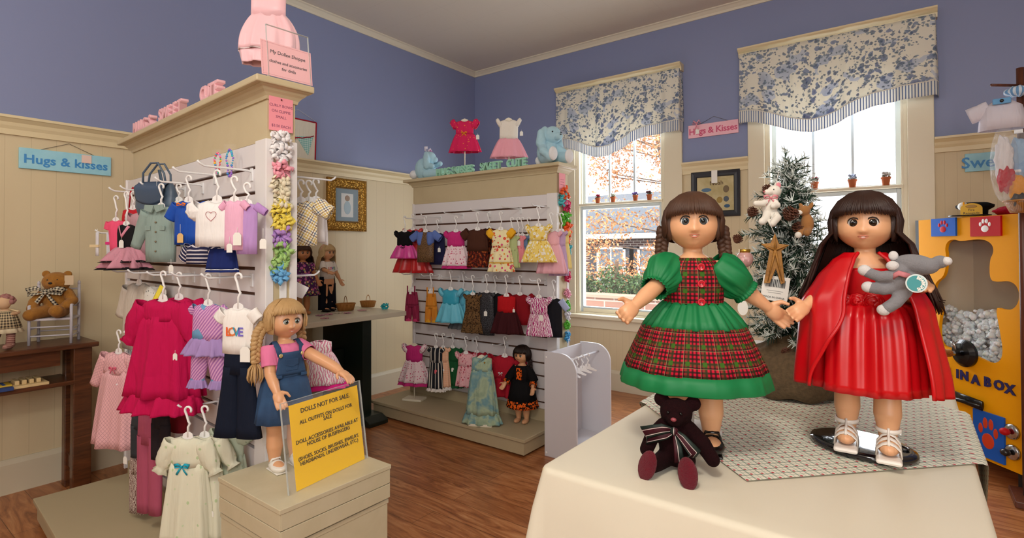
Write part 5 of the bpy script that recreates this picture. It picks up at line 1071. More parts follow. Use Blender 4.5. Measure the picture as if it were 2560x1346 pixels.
SG_ = NT('emerald satin', .52, Specular_IOR_Level=.35, Anisotropic=.3); SG_.bump(SG_.noise(SG_.co('Object', (1, 1, .25)), 20, 1, .5, .5), .4, .010); EM = SG_.done('0d7440')
TT = clothp('red green tartan', tartan, .8, .15)
dbodice(r, TT, .005, .256, .338)
dskirt(r, 'upper_tier', EM, [(.049, .039, .264), (.056, .046, .258), (.066, .054, .248), (.078, .065, .234), (.089, .075, .220)], 19, (.13, .05), 220)
dskirt(r, 'skirt', TT, [(.089, .075, .222), (.099, .084, .200), (.109, .092, .178), (.118, .100, .158), (.123, .104, .146)], 10, (.035, .05), 200, ph=.6)
dskirt(r, 'hem_band', EM, [(.1235, .1045, .147), (.128, .108, .134), (.132, .1115, .119), (.131, .1105, .1175)], 10, (.048, .055), 200, ph=.6+.2)
for k, E_ in ((-1, L_(1640, 716, -.02)), (1, L_(1848, 716, -.01))): puff(r, EM, (k*.042, 0, SH+.004), E_, .060, .024, .034, .021, gath=22, amp=.12, cuffr=1.12)
RBt = plain('red button', 'c01a2c', .25)
for i, z in enumerate((.327, .298, .266)):
    bt = MB().loft([tring(.0135*a, .0135*a, zz, 20) for a, zz in ((.2, 0), (.9, 0), (1, .0012), (.9, .0028), (.7, .0026), (.6, .0018), (.1, .0018))]).xf(Matrix.Translation((.012, -.0405-.001*(2-i)+.004*(z > .32), z)) @ Matrix.Rotation(pi/2, 4, 'X')).build('button', RBt, r)
    for dx in (-1, 1): MB().ell((.012+dx*.0016, -.0432-.001*(2-i)+.004*(z > .32), z), .0008, nu=6, nv=4).build('thread_hole', LASH, bt)
BSH = plain('black leather shoe', '14100f', .25)
for k in (-1, 1): shoe(r, k, .0285, 0, BSH)
st = thing('doll_stand', 'white plastic doll stand base behind the legs of the plaid dress doll', 'stand', V((GP.x, GP.y, TZ+.003)) + V((-math.sin(gy), math.cos(gy), 0))*.075, gy); MB().loft([tring(.10*a, .085*a, z, 32) for a, z in ((1, 0), (1, .006), (.85, .012), (.1, .013))]).build('base', WHITE, st); MB().tube([(0, .0, .012), (0, -.01, .17)], .003).build('support_rod', WHITE, st)

# ================================================================== RED CAPE DOLL
RP = zat(2168, 1112, TZ+.02); RP.z = TZ+.02; rd = depth(RP); ry_ = viewyaw(RP)-.02; rs = (1112-482)*rd/CAM_F/.462
L_ = lambda px, py, dd=0: local(RP, ry_, rs, px, py, rd+dd)
EL, WL, ER, WR = L_(2078, 720, .03), L_(2016, 764, .01), L_(2266, 752, -.01), L_(2296, 722, -.055)
r, hp, Mh = doll('doll', 'doll with long dark hair in a red satin dress and cape on a black stand', RP, ry_, rs, [((-.042, 0, SH), EL, WL), ((.042, 0, SH), ER, WR)], eyes='20140d', head_yaw=-.03, head_tilt=-.06, curl=(.3, .9), brow='3a2418', legx=.031, step=.012)
RED = r; hair(r, Mh, HDARK, 'long', 21, long_=.135, bang=.33, vol=1.12, spread=.8)
RS = NT('red satin', .30, Specular_IOR_Level=.45, Anisotropic=.5); RS.bump(RS.noise(RS.co('Object', (1, 1, .22)), 16, 1, .5, .5), .45, .012); RS = RS.done('bd0713')
dbodice(r, RS, .005, .256, .33, sq=True)
dskirt(r, 'skirt', RS, [(.052, .044, .264), (.070, .060, .255), (.080, .070, .236), (.086, .076, .20), (.089, .080, .16), (.091, .084, .12), (.092, .086, .106)], 13, (.16, .07), 220, ph=.3)
for i, (x, rr) in enumerate(((-.030, .010), (-.012, .0115), (.011, .014))):
    rose = MB()
    for q, (a0, a1, h_) in enumerate(((0, 5.5, .3), (1, 7.5, .55), (3, 9, .8), (4.5, 11, 1.0))):
        path = [V((x+rr*h_*math.cos(a0+(a1-a0)*j/10), -.046-.006*(1.2-h_), .266+rr*h_*.9*math.sin(a0+(a1-a0)*j/10))) for j in range(11)]; rose.tube(path, [rr*.16+.0006]*10+[.0005], 6, 1.9, side=(0, 1, 0))
    rose.ell((x, -.046, .266), (rr*.9, .004, rr*.8)); rose.build('rosette', RS, r)
# cape
def capep(u, v):
    al, ar = -2.95+.55*sst(.45, 1, v), 2.55-.15*v; a = al+(ar-al)*u            # azimuth, 0 = back
    side = 1 if a > 0 else -1; s_, c_ = math.sin(a), math.cos(a); t = v
    rx = (.032+.036*sst(0, .2, t)+ (.034 if a < 0 else .028)*sst(.1, .42, t)+(.010 if a < 0 else .016)*sst(.3, 1, t)); ry2 = .030+.024*sst(0, .25, t)+.034*sst(.2, 1, t)+.012*t
    z = .352-.012*sst(0, .15, t)-.216*max(0, t-.10)/.9 + (-.014*sst(0, .3, t)*abs(s_))
    w_ = .004*math.sin(a*7+1+t)*t+.002*math.sin(a*3+2*t)*t+.003*math.sin(a*15)*t; k = 1+w_/.1
    x = math.copysign(abs(s_)**.72, s_)*rx*k; y = c_*ry2*k
    if c_ < 0: y = c_*ry2*k*1.0-.004-.010*sst(.05, .35, t); x += side*.014*sst(.1, 1, t)*(-c_)*(1 if a > 0 else -.2)
    return (x, y+.003, z)
MB().grid(capep, 120, 50, .5, .3).build('cape', RS, r, solid=.0014)
for uu, nm in ((0, 'left'), (1, 'right')): MB().tube([V(capep(uu, j/30))+V((0, -.002, 0)) for j in range(31)], .0032, 8).build('rolled_edge', RS, r)
WSD = plain('white sandal', 'e3dcd4', .35)
for k in (-1, 1):
    yo = -.012*k; x = k*.031*1.03; sole = bx('sandal', (x-.019, x+.019, yo-.058, yo+.021, -.009, .0), WSD, r, .0044)
    for y1, h_ in ((-.040, .0225), (-.026, .027), (-.012, .031)): MB().tube([(x-.0185, yo+y1+.007, .0), (x-.0165, yo+y1+.003, h_*.6), (x-.009, yo+y1, h_*.95), (x, yo+y1-.002, h_+.003), (x+.009, yo+y1, h_*.95), (x+.0165, yo+y1+.003, h_*.6), (x+.0185, yo+y1+.007, .0)], .0048, 8, .3, side=(0, 1, 0)).build('strap', WSD, sole)
    MB().tube([(x, yo-.046, .022), (x, yo-.030, .029), (x, yo-.016, .035), (x, yo-.0145, .043)], .0045, 8, .5).build('centre_strap', WSD, sole)
    MB().tube([(x+.0185*math.cos(a), yo+.002+.0175*math.sin(a), .038+.002*math.sin(a)) for a in [2*pi*i/18 for i in range(19)]], .0042, 8, .5, side=(0, 0, 1)).build('ankle_strap', WSD, sole)
    bx('buckle', (x+k*.017-.0015, x+k*.017+.0015, yo-.006, yo+.001, .032, .040), WIRE, sole)
# oval black stand
s2 = thing('doll_stand', 'glossy black round doll stand under the sandals of the doll in red', 'stand', (zat(2154, 1126, TZ).x, zat(2154, 1126, TZ).y, TZ+.003), ry_-.5)
SB = plain('glossy black lacquer', '0c0c10', .08, Coat_Weight=.6)
MB().loft([tring(.158*a, .125*a, z, 48) for a, z in ((.97, 0), (1, .003), (1, .007), (.96, .0105), (.86, .0115), (.1, .0117))]).build('base', SB, s2)
MB().tube([(-.01, .075, .0115), (-.01, .075, .15)], .0022).build('support_rod', SB, s2); MB().tube([(.045+.014*math.cos(a), .02+.007*math.sin(a), .0135) for a in [2*pi*i/16 for i in range(17)]], .0016, 6).build('keyhole_ring', SB, s2)

# ================================================================== PLUSH ANIMALS
def plush(name, label, P_, yaw, s, parts, mat, cat='soft toy', vox=.0016, rot=None, group=None, sm=4):
    r = thing(name, label, cat, P_, yaw, group, rot); r.scale = (s, s, s); b = MB()
    for q in parts:
        if len(q) == 2 and hasattr(q[0][0], '__len__'): limb(b, q[0], q[1])
        else: b.ell(q[0], q[1], Euler(q[2]) if len(q) > 2 else None)
    fuse(b, 'body', mat, r, vox/s, sm); return r
BG = fur('burgundy mohair', '120305', '25060b', 320); BG.node_tree.nodes['Principled BSDF'].inputs['Sheen Weight'].default_value = 0; BGP = fur('burgundy paw velvet', '5a0f1e', '6f1526', 500)
P_ = zat(1692, 1166, TZ+.003); P_.z = TZ+.003; bs = depth(P_)/.80
r = plush('teddy_bear', 'small burgundy teddy bear with a plaid ribbon at the plaid dress doll\'s feet', P_, viewyaw(P_)-.12, 1.0, [((0, .0, .035), (.027, .024, .036)), ((0, -.004, .082), (.024, .021, .021)), ((0, -.021, .076), (.012, .012, .010)), ((-.022, .002, .098), (.0115, .006, .0115)), ((.024, .002, .096), (.0115, .006, .0115)),
    ([(-.018, -.004, .060), (-.034, -.012, .044), (-.040, -.026, .028)], [.0115, .011, .010]), ([(.018, -.004, .060), (.038, -.010, .042), (.052, -.018, .024)], [.0115, .012, .010]),
    ([(-.014, -.006, .014), (-.024, -.032, .012), (-.031, -.048, .013)], [.014, .0115, .011]), ([(.014, -.006, .014), (.017, -.034, .012), (.021, -.054, .013)], [.014, .0115, .011])], BG)
for k, (x, y) in enumerate(((-.034, -.056), (.022, -.062))): MB().ell((x, y, .016), (.0135, .005, .022), Euler((-.2, .25*(1-k*1.6), -.3*(1-k)))).build('foot_pad', BGP, r)
MB().ell((0, -.034, .0795), (.0042, .003, .003)).build('nose', plain('rose nose', '8a3a44', .4), r)
for k in (-1, 1): MB().ell((k*.009, -.0235, .086), .0022, nu=10, nv=8).build('eye', plain('black bead', '050505', .1), r)
TR_ = clothp('dark plaid ribbon', lambda n: n.mix(n.band(n.xyz(n.co('UV'))[0], .009, .2, .12), n.mix(n.band(n.xyz(n.co('UV'))[0], .018, 0, .5), '3a0f1a', '1f2a26'), 'c9b8b4'), .5)
rb = MB(); rb.tube([(0, -.026, .062), (-.016, -.034, .064), (-.042, -.036, .056), (-.040, -.030, .046), (-.012, -.030, .055), (0, -.026, .060)], [.003, .008, .010, .009, .007, .003], 8, .2, side=(0, 0, 1)); rb.tube([(0, -.026, .062), (.012, -.036, .056), (.030, -.040, .038), (.024, -.036, .030)], [.003, .006, .009, .010], 8, .15, side=(1, 0, .6)); rb.tube([(0, -.026, .060), (.006, -.037, .042), (.009, -.042, .022)], [.003, .006, .0075], 8, .15, side=(1, 0, 0)); rb.ell((0, -.028, .061), (.006, .005, .006)); rb.build('ribbon', TR_, r)
# grey bear held by the doll in red
GYF = fur('grey plush', '77767a', '8d8c90', 420, .6); PALE = fur('pale grey plush', 'c9c6c6', 'd8d4d2', 420, .5)
P_ = dat(2256, 700, rd-.085); vy_ = viewyaw(P_)
r = plush('teddy_bear', 'small grey plush bear with a round teal tag held by the doll in red', P_, vy_, 1.0, [((0, 0, 0), (.017, .015, .022), (0, .75, 0)), ((.016, 0, .022), (.026, .017, .014), (0, .2, 0)), ((-.001, -.008, .014), (.010, .009, .009)), ((.042, 0, .026), (.010, .008, .009)), ((-.006, .008, .026), (.008, .006, .008)),
    ([(-.006, -.006, .006), (-.026, -.012, .004), (-.040, -.014, .010)], [.009, .008, .0075]), ([(-.006, .0, -.008), (-.022, -.008, -.014), (-.036, -.012, -.012)], [.010, .0085, .008]), ([(.002, .0, -.016), (-.008, -.008, -.032), (-.018, -.012, -.040)], [.010, .0085, .008])], GYF)
for q in ((-.044, -.015, .013), (-.040, -.013, -.011), (-.022, -.013, -.043)): MB().ell(q, (.0085, .007, .008)).build('paw', PALE, r)
MB().ell((.049, -.003, .027), (.006, .006, .006)).build('tail_tuft', PALE, r); MB().tube([(-.012, -.014, .004), (-.004, -.019, .010), (.008, -.018, .006)], .004, 6, .3).build('ribbon', C('faded rose ribbon', 'c07a80'), r)
MB().ell((-.011, -.012, .020), (.008, .007, .007)).build('muzzle', PALE, r); MB().ell((-.010, -.004, .034), (.006, .004, .007)).build('ear', PALE, r); hd = r; tg = MB().loft([tring(.036*a, .036*a, z, 40) for a, z in ((1, 0), (1, .0012))]).xf(Matrix.Translation((.021, -.030, -.002)) @ Matrix.Rotation(-.55, 4, 'Z') @ Matrix.Rotation(pi/2, 4, 'X')).build('round_tag', plain('white tag rim', 'd8e4e4', .4), r, smooth=False)
tgM = Matrix.Translation((.0155, -.030, -.003)) @ Matrix.Rotation(-.30, 4, 'Z')
tg.matrix_local = Matrix.Identity(4); bpy.data.objects.remove(tg)
tg = MB().loft([tring(.038*a, .038*a, z, 40) for a, z in ((.1, 0), (.66, 0), (.66, .0012), (.1, .0012))]).xf(tgM @ Matrix.Rotation(pi/2, 4, 'X')).build('round_tag', plain('white tag rim', 'd8e4e4', .4), r, smooth=False)
MB().loft([tring(.033*a, .033*a, z, 40) for a, z in ((.1, 0), (.64, 0), (.64, .0004), (.1, .0004))]).xf(tgM @ Matrix.Translation((0, -.0013, 0)) @ Matrix.Rotation(pi/2, 4, 'X')).build('tag_face', plain('teal tag face', '4d9aa0', .4), tg, smooth=False)
for i, ch in enumerate('BEARKINS'):
    a = 1.25-i*.36; text('tag_letter', ch, .0056, TAGM, tg, tgM @ Matrix.Translation((.0078*math.cos(a), -.0019, .0078*math.sin(a))) @ Matrix.Rotation(-(a-pi/2), 4, 'Y') @ TX, .0001, w=.0003)

# ================================================================== CHRISTMAS TREE
TC = dat(1978, 880, 1.2); TC.z = TZ+.003; tdp = 1.2; tk = tdp/CAM_F
tr = thing('christmas_tree', 'small frosted Christmas tree in a burlap covered pot standing between the two dolls', 'Christmas tree', TC, viewyaw(TC))
n = NT('burlap', .95); o_ = n.co('Object'); h = n.ma('ADD', n.noise(o_, 240, 2), n.noise(o_, 30, 2)); n.bump(h, .6, .003); BU = n.done(n.mix(n.noise(o_, 120, 2), '3f3222', '6e5a40'))
MB().loft([[q+V((0, 0, .004*math.sin(7*math.atan2(q.y, q.x)))) for q in dring(a, a, z, 60, 9, .02)] for a, z in ((.070, 0), (.092, .006), (.100, .025), (.102, .05), (.098, .075), (.084, .095), (.060, .105), (.04, .12), (.048, .135), (.02, .13))]).build('pot', BU, tr)
MB().tube([(0, 0, .1), (.002, 0, .3), (-.006, 0, .50)], [.008, .006, .003]).build('trunk', plain('tree trunk', '3a2c20', .9), tr)
rn = random.Random(12); gm, fm = MB(), MB(); H1 = (880-388)*tk
def branch(p0, d, L, dens=1.0, droop=.25, nl=.026, frost=.8):
    d = d.normalized(); N_ = int(L/.0021*dens); tip = None
    for i in range(N_):
        f = i/N_; c = p0+d*L*f+V((0, 0, -droop*L*f*f)); a = rn.uniform(0, 2*pi); sd = d.orthogonal().normalized(); sd.rotate(Matrix.Rotation(a, 3, d)); nd = (sd+d*rn.uniform(.5, 1.2)).normalized(); l_ = nl*rn.uniform(.7, 1.15)*(1-.35*f); w_ = .0014
        m = fm if rn.random() < frost*(.35+.9*f) and nd.z > -.6 else gm; pr = nd.cross(V((rn.uniform(-1, 1), rn.uniform(-1, 1), rn.uniform(-1, 1)))).normalized()*w_; k = len(m.v); e = c+nd*l_
        m.v += [c-pr, c+pr, e+pr*.35, e-pr*.35]; m.f.append((k, k+1, k+2, k+3)); m.uv.append([(0, 0)]*4); m.mi.append(0)
    gm.tube([p0, p0+d*L*.5+V((0, 0, -droop*L*.25)), p0+d*L+V((0, 0, -droop*L))], .0013, 4)
for i in range(150):
    f = (i+.5)/150; z = .11+(.40)*f; a = i*2.399; L = .128*(1-.62*f)*rn.uniform(.8, 1.15)
    if f < .15: L *= .85
    branch(V((0, 0, z)), V((math.cos(a), math.sin(a), .30+.5*f)), L, 1.5)
for i in range(80): 
    f = i/80; a = i*2.4; branch(V((0, 0, .13+.34*f)), V((math.cos(a), math.sin(a), .1)), .075*(1-.3*f), 1.5, frost=.15)
branch(V((-.004, 0, .43)), V((-.035, 0, 1)), H1+.11-.43, 2.6, 0, .024, .75)
for px, py, dd in ((1850, 590, 0), (1846, 640, -.02), (1868, 545, .0), (1886, 492, .02), (1895, 700, 0), (2040, 500, .03), (2036, 560, 0), (1880, 760, -.02), (1915, 850, -.02), (1960, 890, -.03), (1860, 660, -.02), (1990, 650, -.06), (1930, 620, -.07), (1905, 560, -.05), (2030, 620, 0)):
    e = Matrix.Rotation(-tr.rotation_euler.z, 3, 'Z') @ (dat(px, py, tdp+dd)-TC); z0 = max(.12, min(.45, e.z+.02)); d = e-V((0, 0, z0)); branch(V((0, 0, z0)), d, d.length, 2.1, .0, .026, .6)
gm.build('green_needles', plain('dark green needles', '22402e', .7), tr, smooth=False, fix=False); fm.build('frosted_needles', plain('frosted needles', 'd2dad6', .8), tr, smooth=False, fix=False)
# ornaments
PCM = plain('pine cone brown', '5d3523', .7)
for px, py, dd, s_, lb in ((1918, 478, -.03, .020, 'brown pine cone at the upper left of the frosted tree'), (1880, 532, -.05, .019, 'brown pine cone left of the white bear ornament'), (1843, 600, -.02, .017, 'brown pine cone at the tip of the leftmost branch'), (1974, 538, -.07, .026, 'largest brown pine cone in the middle of the tree, right of the white bear'), (1998, 573, -.06, .022, 'brown pine cone below the brown fawn ornament'), (1966, 882, -.05, .015, 'brown pine cone low in the tree above the pot')):
    P_ = dat(px, py, tdp+dd); r = thing('pine_cone', lb, 'pine cone', P_, viewyaw(P_), 'pine cones on the Christmas tree'); b = MB(); s_ *= .82; b.ell((0, 0, 0), (s_*.45, s_*.45, s_*.6), nu=10, nv=8)
    b.build('core', PCM, r); b = MB()
    for i in range(46):
        f = i/45; a = i*2.399; z = s_*(.62-1.2*f); rr = s_*.78*math.sin(pi*(.16+.72*f)); c = V((math.cos(a)*rr*.5, math.sin(a)*rr*.5, z)); e = V((math.cos(a)*rr, math.sin(a)*rr, z+s_*.16)); t = V((-math.sin(a), math.cos(a), 0))*s_*.17; k = len(b.v)
        b.v += [c-t*.5, c+t*.5, e+t, e+V((math.cos(a), math.sin(a), .3))*s_*.10, e-t]; b.f.append((k, k+1, k+2, k+3, k+4)); b.uv.append([(0, 0)]*5); b.mi.append(0)
    b.build('scales', PCM, r, solid=s_*.07, smooth=False); r.rotation_euler = (.6, .3*s_*30, r.rotation_euler.z+px)
WF_ = fur('cream plush', 'e4ded2', 'ece6dc', 500, .4)
P_ = dat(1925, 515, tdp-.09); r = plush('bear_ornament', 'cream plush bear ornament with pink ribbon and pink ears sitting in the tree', P_, viewyaw(P_)+.4, 1.0, [((0, 0, 0), (.016, .014, .024), (0, .25, 0)), ((.008, -.002, .030), (.014, .013, .013)), ((-.006, -.008, .028), (.010, .007, .0065)), ((.018, .004, .043), (.008, .003, .009)),
    ([(-.004, -.006, .012), (-.020, -.012, .004), (-.034, -.014, .004)], [.007, .0065, .006]), ([(.004, -.008, .010), (.008, -.016, .0), (-.002, -.020, -.002)], [.007, .0065, .006]), ([(-.006, -.002, -.016), (-.016, -.016, -.028), (-.026, -.024, -.034)], [.009, .008, .0075]), ([(.006, -.002, -.016), (.006, -.02, -.026), (-.008, -.03, -.038)], [.009, .008, .0075])], WF_, 'ornament')
MB().ell((.018, .0005, .043), (.0052, .002, .006)).build('inner_ear', plain('pink felt', 'd98a94', .9), r); MB().ell((-.0155, -.010, .029), (.0022, .002, .002)).build('nose', plain('pink nose', 'c06a70', .6), r)
bow('ribbon', C('pink satin', 'd98a92', rough=.5), r, (-.004, -.014, .016), .014); MB().ell((.002, -.014, .033), .0013).build('eye', BLACK, r); MB().tube([(.012, 0, .042), (.016, 0, .062), (.02, .003, .072)], .0007, 4).build('hanging_loop', TAGM, r)
BF = fur('tan brown plush', '9a6a3e', 'ad7a48', 500, .5)
P_ = dat(2018, 560, tdp-.07); r = plush('fawn_ornament', 'tan and white plush fawn ornament on the right of the frosted tree', P_, viewyaw(P_)-.5, 1.0, [((0, 0, 0), (.013, .012, .022)), ((-.004, -.004, .028), (.012, .011, .012)), ((-.012, .0, .038), (.005, .003, .009), (0, -.5, 0)), ((.006, .004, .038), (.005, .003, .009), (0, .5, 0)), ([(-.004, -.006, -.014), (-.006, -.02, -.022)], [.007, .007]), ([(.006, -.006, -.014), (.010, -.02, -.02)], [.007, .007])], BF, 'ornament')
MB().ell((-.008, -.014, .024), (.006, .005, .005)).build('muzzle', WF_, r); MB().ell((-.006, -.024, -.024), (.007, .006, .007)).build('hoof_tip', WF_, r); MB().ell((-.010, -.019, .026), .0018).build('nose', BLACK, r)
ST = wood('mustard painted wood', '8a5c22', 'b37f38', (30, 30, 30), .6)
P_ = dat(1938, 655, tdp-.13); r = thing('star_ornament', 'mustard wooden star ornament with two long legs hanging in front of the tree', 'ornament', P_, viewyaw(P_)+.05)
pts = []
for i in range(10): a = pi/2+pi*i/5; rr = .025 if i % 2 == 0 else .0095; pts.append((rr*math.cos(a)*1.0, .028+rr*math.sin(a)*1.1))
pts = [(0, .058), (.007, .036), (.026, .034), (.011, .022), (.017, -.042), (.010, -.045), (.001, -.014), (-.010, -.043), (-.021, -.043), (-.010, .022), (-.026, .036), (-.008, .038)]
MB().prism(pts, 1, -.004, .005).build('star_body', ST, r, smooth=False, bevel=.001)
rb = MB()
for q in ((0, .055), (.023, .033), (.012, -.04), (-.014, -.04), (-.023, .035)): rb.tube([(0, -.007, .024), (q[0], -.004, q[1])], [.0028, .0008], 4)
rb.build('carved_ridges', ST, r); MB().tube([(0, 0, .056), (-.01, 0, .08), (.0, .01, .1)], .0007, 4).build('string', TAGM, r)
P_ = dat(1938, 721, tdp-.125); r = thing('barcode_tag', 'white barcode tag reading MADE IN CHINA hanging below the wooden star', 'tag', P_, viewyaw(P_)); r.rotation_euler = (0, -.14*-1, viewyaw(P_)); bx('card', (-.0245, .0245, 0, .0008, -.026, .024), TAGM, r)
bars = MB(); rq = random.Random(2); xx = -.018
while xx < .017: w2 = rq.choice((.0006, .0010, .0016)); bars.box(xx, xx+w2, -.0006, 0, .002, .018); xx += w2+rq.choice((.0007, .0012))
bars.build('barcode', BLACK, r, smooth=False); text('lettering', 'MADE IN CHINA', .0052, BLACK, r, Matrix.Translation((0, -.0003, -.019)) @ TX, .0002); bx('small_print', [(-.015, .015, -.0004, 0, -.006, -.0052), (-.012, .012, -.0004, 0, -.010, -.0092)], plain('grey ink', '9a9a9a', .8), r)
P_ = dat(1862, 648, tdp-.07); r = thing('glass_ornament', 'round pale pink glass ornament with gold cap at the left of the tree', 'ornament', P_); MB().ell((0, 0, 0), (.017, .017, .018)).build('globe', plain('pink glass', 'd9a9a4', .15, Transmission_Weight=.3), r); MB().loft([dring(.011, .011, z, 24, 12, .06) for z in (.014, .021)]).build('cap', GOLD, r)
P_ = dat(1857, 770, tdp-.06); r = thing('price_tag', 'white oval price tag hanging low at the left of the tree', 'tag', P_, viewyaw(P_)); MB().prism([(q[0]*.8, q[1]*1.25) for q in circ(0, 0, .013, 24)], 1, -.0006, .0006).build('card', TAGM, r, smooth=False); MB().tube([(0, 0, .014), (-.005, 0, .03), (.003, 0, .04)], .0007, 4).build('string', TAGM, r)
P_ = V((-.33, 1.46, TZ+.003)); r = thing('carton', 'white cardboard carton behind the burlap pot', 'box', P_, .3); bx('carton_body', (-.05, .05, -.05, .05, 0, .085), plain('white card', 'e6e4de', .7), r, .002); bx('carton_flap', (-.055, .05, -.09, -.05, .083, .085), plain('white card flap', 'eceae4', .7), r)
# ================================================================== CRATES, LEFT DOLL AND SIGN
CR = wood('cream painted crate', 'c2b899', 'cbc1a4', (3, 3, 3), .5); CZ = .5
def crate(name, label, x0, x1, y0, y1, z0, z1, boards, lid=True):
    r = thing(name, label, 'crate', ((x0+x1)/2, (y0+y1)/2, z0)); a, b_ = (x1-x0)/2, (y1-y0)/2; h = z1-z0
    if lid: bx('lid', (-a, a, -b_, b_, h-.012, h), CR, r, .0015)
    n_ = boards; hh = (h-.012)/n_
    for i in range(n_):
        bx('front_board', (-a+.003, a-.003, -b_+.002, -b_+.012, i*hh+.0015, (i+1)*hh-.0005), CR, r, .001); bx('side_board', (a-.013, a-.002, -b_+.004, b_-.004, i*hh+.0015, (i+1)*hh-.0005), CR, r, .001)
        bx('side_board', (-a+.002, -a+.013, -b_+.004, b_-.004, i*hh+.0015, (i+1)*hh-.0005), CR, r, .001); bx('back_board', (-a+.003, a-.003, b_-.012, b_-.002, i*hh+.0015, (i+1)*hh-.0005), CR, r, .001)
    return r
crate('wooden_crate', 'upper cream painted crate, upturned under the doll in dungarees', -1.522, -1.206, .683, 1.022, .405, .5, 2)
crate('wooden_crate', 'lower cream painted crate below the one the doll in dungarees stands on', -1.525, -1.215, .69, 1.02, 0, .400, 3)
LP = zat(712, 1166, CZ+.001); ld = depth(LP); ly = viewyaw(LP)+.42; ls = (1166-750)*ld/CAM_F/.462
L_ = lambda px, py, dd=0: local(LP, ly, ls, px, py, ld+dd)
E0, W0, E1, W1_ = L_(676, 938, -.05), L_(692, 982, -.075), L_(830, 915, -.03), L_(852, 930, -.05)
r, hp, Mh = doll('doll', 'blonde doll with long braids in denim dungaree dress and pink tee shirt on the crate', LP, ly, ls, [((-.042, 0, SH), E0, W0), ((.042, 0, SH), E1, W1_)], eyes='6a7a70', head_yaw=0, head_tilt=-.02, curl=(.15, .35), brow='8a6a40', hands=((-.3, .2, 1), (0, .5, 1)), legx=.028)
hair(r, Mh, HBLOND, 'braids', 31, bang=.20, vol=1.12)
bp_ = [(-.052, .012, -.010), (-.066, .014, -.030), (-.074, .012, -.065), (-.078, .008, -.105)]
braid(r, Mh, HBLOND, bp_, .013, 3.4, HBLOND, .055, tuftw=2.2)
braid(r, Mh, HBLOND, [(.050, .020, -.02), (.058, .024, -.05), (.062, .022, -.10), (.060, .018, -.12)], .011, 3, HBLOND, .055, tuftw=1.8)
DN = NT('blue denim', .8); o_ = DN.co('Object'); DN.bump(DN.noise(o_, 700, 1), .3, .001); DEN = DN.done(DN.mix(DN.noise(o_, 28, 3), '182f50', '2f557e'))
PKT = C('pink jersey', 'e07aa4'); dbodice(r, PKT, .003, .26, .338)
for k, E_ in ((-1, E0), (1, E1)): puff(r, PKT, (k*.042, 0, SH+.002), E_, .034, .023, .0235, .021, gath=5, amp=.02, cuffr=1.0)
MB().grid(lambda u, v: ((u-.5)*(.062+.022*v), -.0415-.001*v+.012*abs(u-.5)**2*2, .322-.062*v), 12, 8).build('bib', DEN, r, solid=.002)
dskirt(r, 'waistband', DEN, [(.0515, .0415, .266), (.0525, .0425, .252)], 4, (.0, .0), 60); dskirt(r, 'skirt', DEN, [(.0525, .0425, .254), (.062, .052, .235), (.070, .060, .20), (.077, .067, .165), (.083, .074, .135)], 9, (.02, .05), 120, ph=.4)
MB().prism([(-.018, .304), (.018, .304), (.018, .288), (0, .281), (-.018, .288)], 1, -.046, -.043).build('bib_pocket_flap', DEN, r, smooth=False, bevel=.001); MB().prism([(-.016, .300), (.016, .300), (.016, .272), (-.016, .272)], 1, -.0445, -.042).build('bib_pocket', DEN, r, smooth=False, bevel=.001)
for k in (-1, 1):
    MB().tube([(k*.030, -.039, .312), (k*.033, -.030, .336), (k*.032, -.004, .349), (k*.026, .026, .338), (k*.014, .040, .30), (k*.006, .044, .262)], .0075, 8, .25, side=(1, 0, 0)).build('strap', DEN, r); MB().ell((k*.030, -.0425, .315), (.0055, .002, .0055)).build('button', plain('pearly gold button', 'd9c48a', .2, Metallic=.5), r)
    bx('belt_tab', (k*.034-.008, k*.034+.008, -.0435, -.038, .254, .262), DEN, r, .001)
WSH = plain('white patent shoe', 'e6e2da', .2)
for k in (-1, 1): shoe(r, k, .028, 0, WSH)
# acrylic holder with yellow notice
B0 = zat(742, 1230, CZ+.001); B1 = zat(912, 1148, CZ+.001); rr_ = (B1-B0).normalized(); nn = V((rr_.y, -rr_.x, 0)); 
tl = dat(716, 1018, depth(B0)+.012); up_ = (tl-B0).normalized(); hgt = (tl-B0).length; wid = (B1-B0).length
sg = thing('sign_holder', 'clear acrylic holder with a yellow DOLLS NOT FOR SALE notice on the cream crate', 'sign', B0); sg.matrix_world = frame3(B0, rr_, up_ - rr_*up_.dot(rr_))
bx('front_sheet', (-.025, wid+.012, -.002, -.0005, -.002, hgt+.012), ACRYL, sg, .0004); bx('back_sheet', (-.025, wid+.012, .0018, .0032, -.002, hgt+.012), ACRYL, sg, .0004)
bx('foot_sheet', (-.045, wid-.01, -.002, .05, -.003, -.001), ACRYL, sg)
YN = plain('yellow paper', 'fac800', .9, Specular_IOR_Level=.1); pp = bx('notice', (0, wid, 0, .0012, 0, hgt), YN, sg); BKI = plain('black print', '1a1712', .7)
edge = plain('acrylic edge', 'cfd6d4', .15, Alpha=.55); bx('edge', [(-.025, -.0236, -.002, .0032, 0, hgt+.012), (wid+.0106, wid+.012, -.002, .0032, 0, hgt+.012), (-.025, wid+.012, -.002, .0032, hgt+.0108, hgt+.012)], edge, sg)
for s_, z, sz in (('DOLLS NOT FOR SALE.', .90, .0172), ('ALL OUTFITS ON DOLLS FOR', .765, .0143), ('SALE', .715, .0143), ('DOLL ACCESSORIES AVAILABLE AT', .545, .0143), ('HOUSE OF BUSIFINGERS', .485, .0143), ('(SHOES, SOCKS, BRUSHES, JEWELRY,', .345, .0136), ('HEADBANDS, UNDERWEAR, ETC.)', .285, .0136)):
    text('notice_line', s_, sz, BKI, pp, Matrix.Translation((wid*.5, -.0006, hgt*z)) @ TX, .0003, .98, w=.0001)
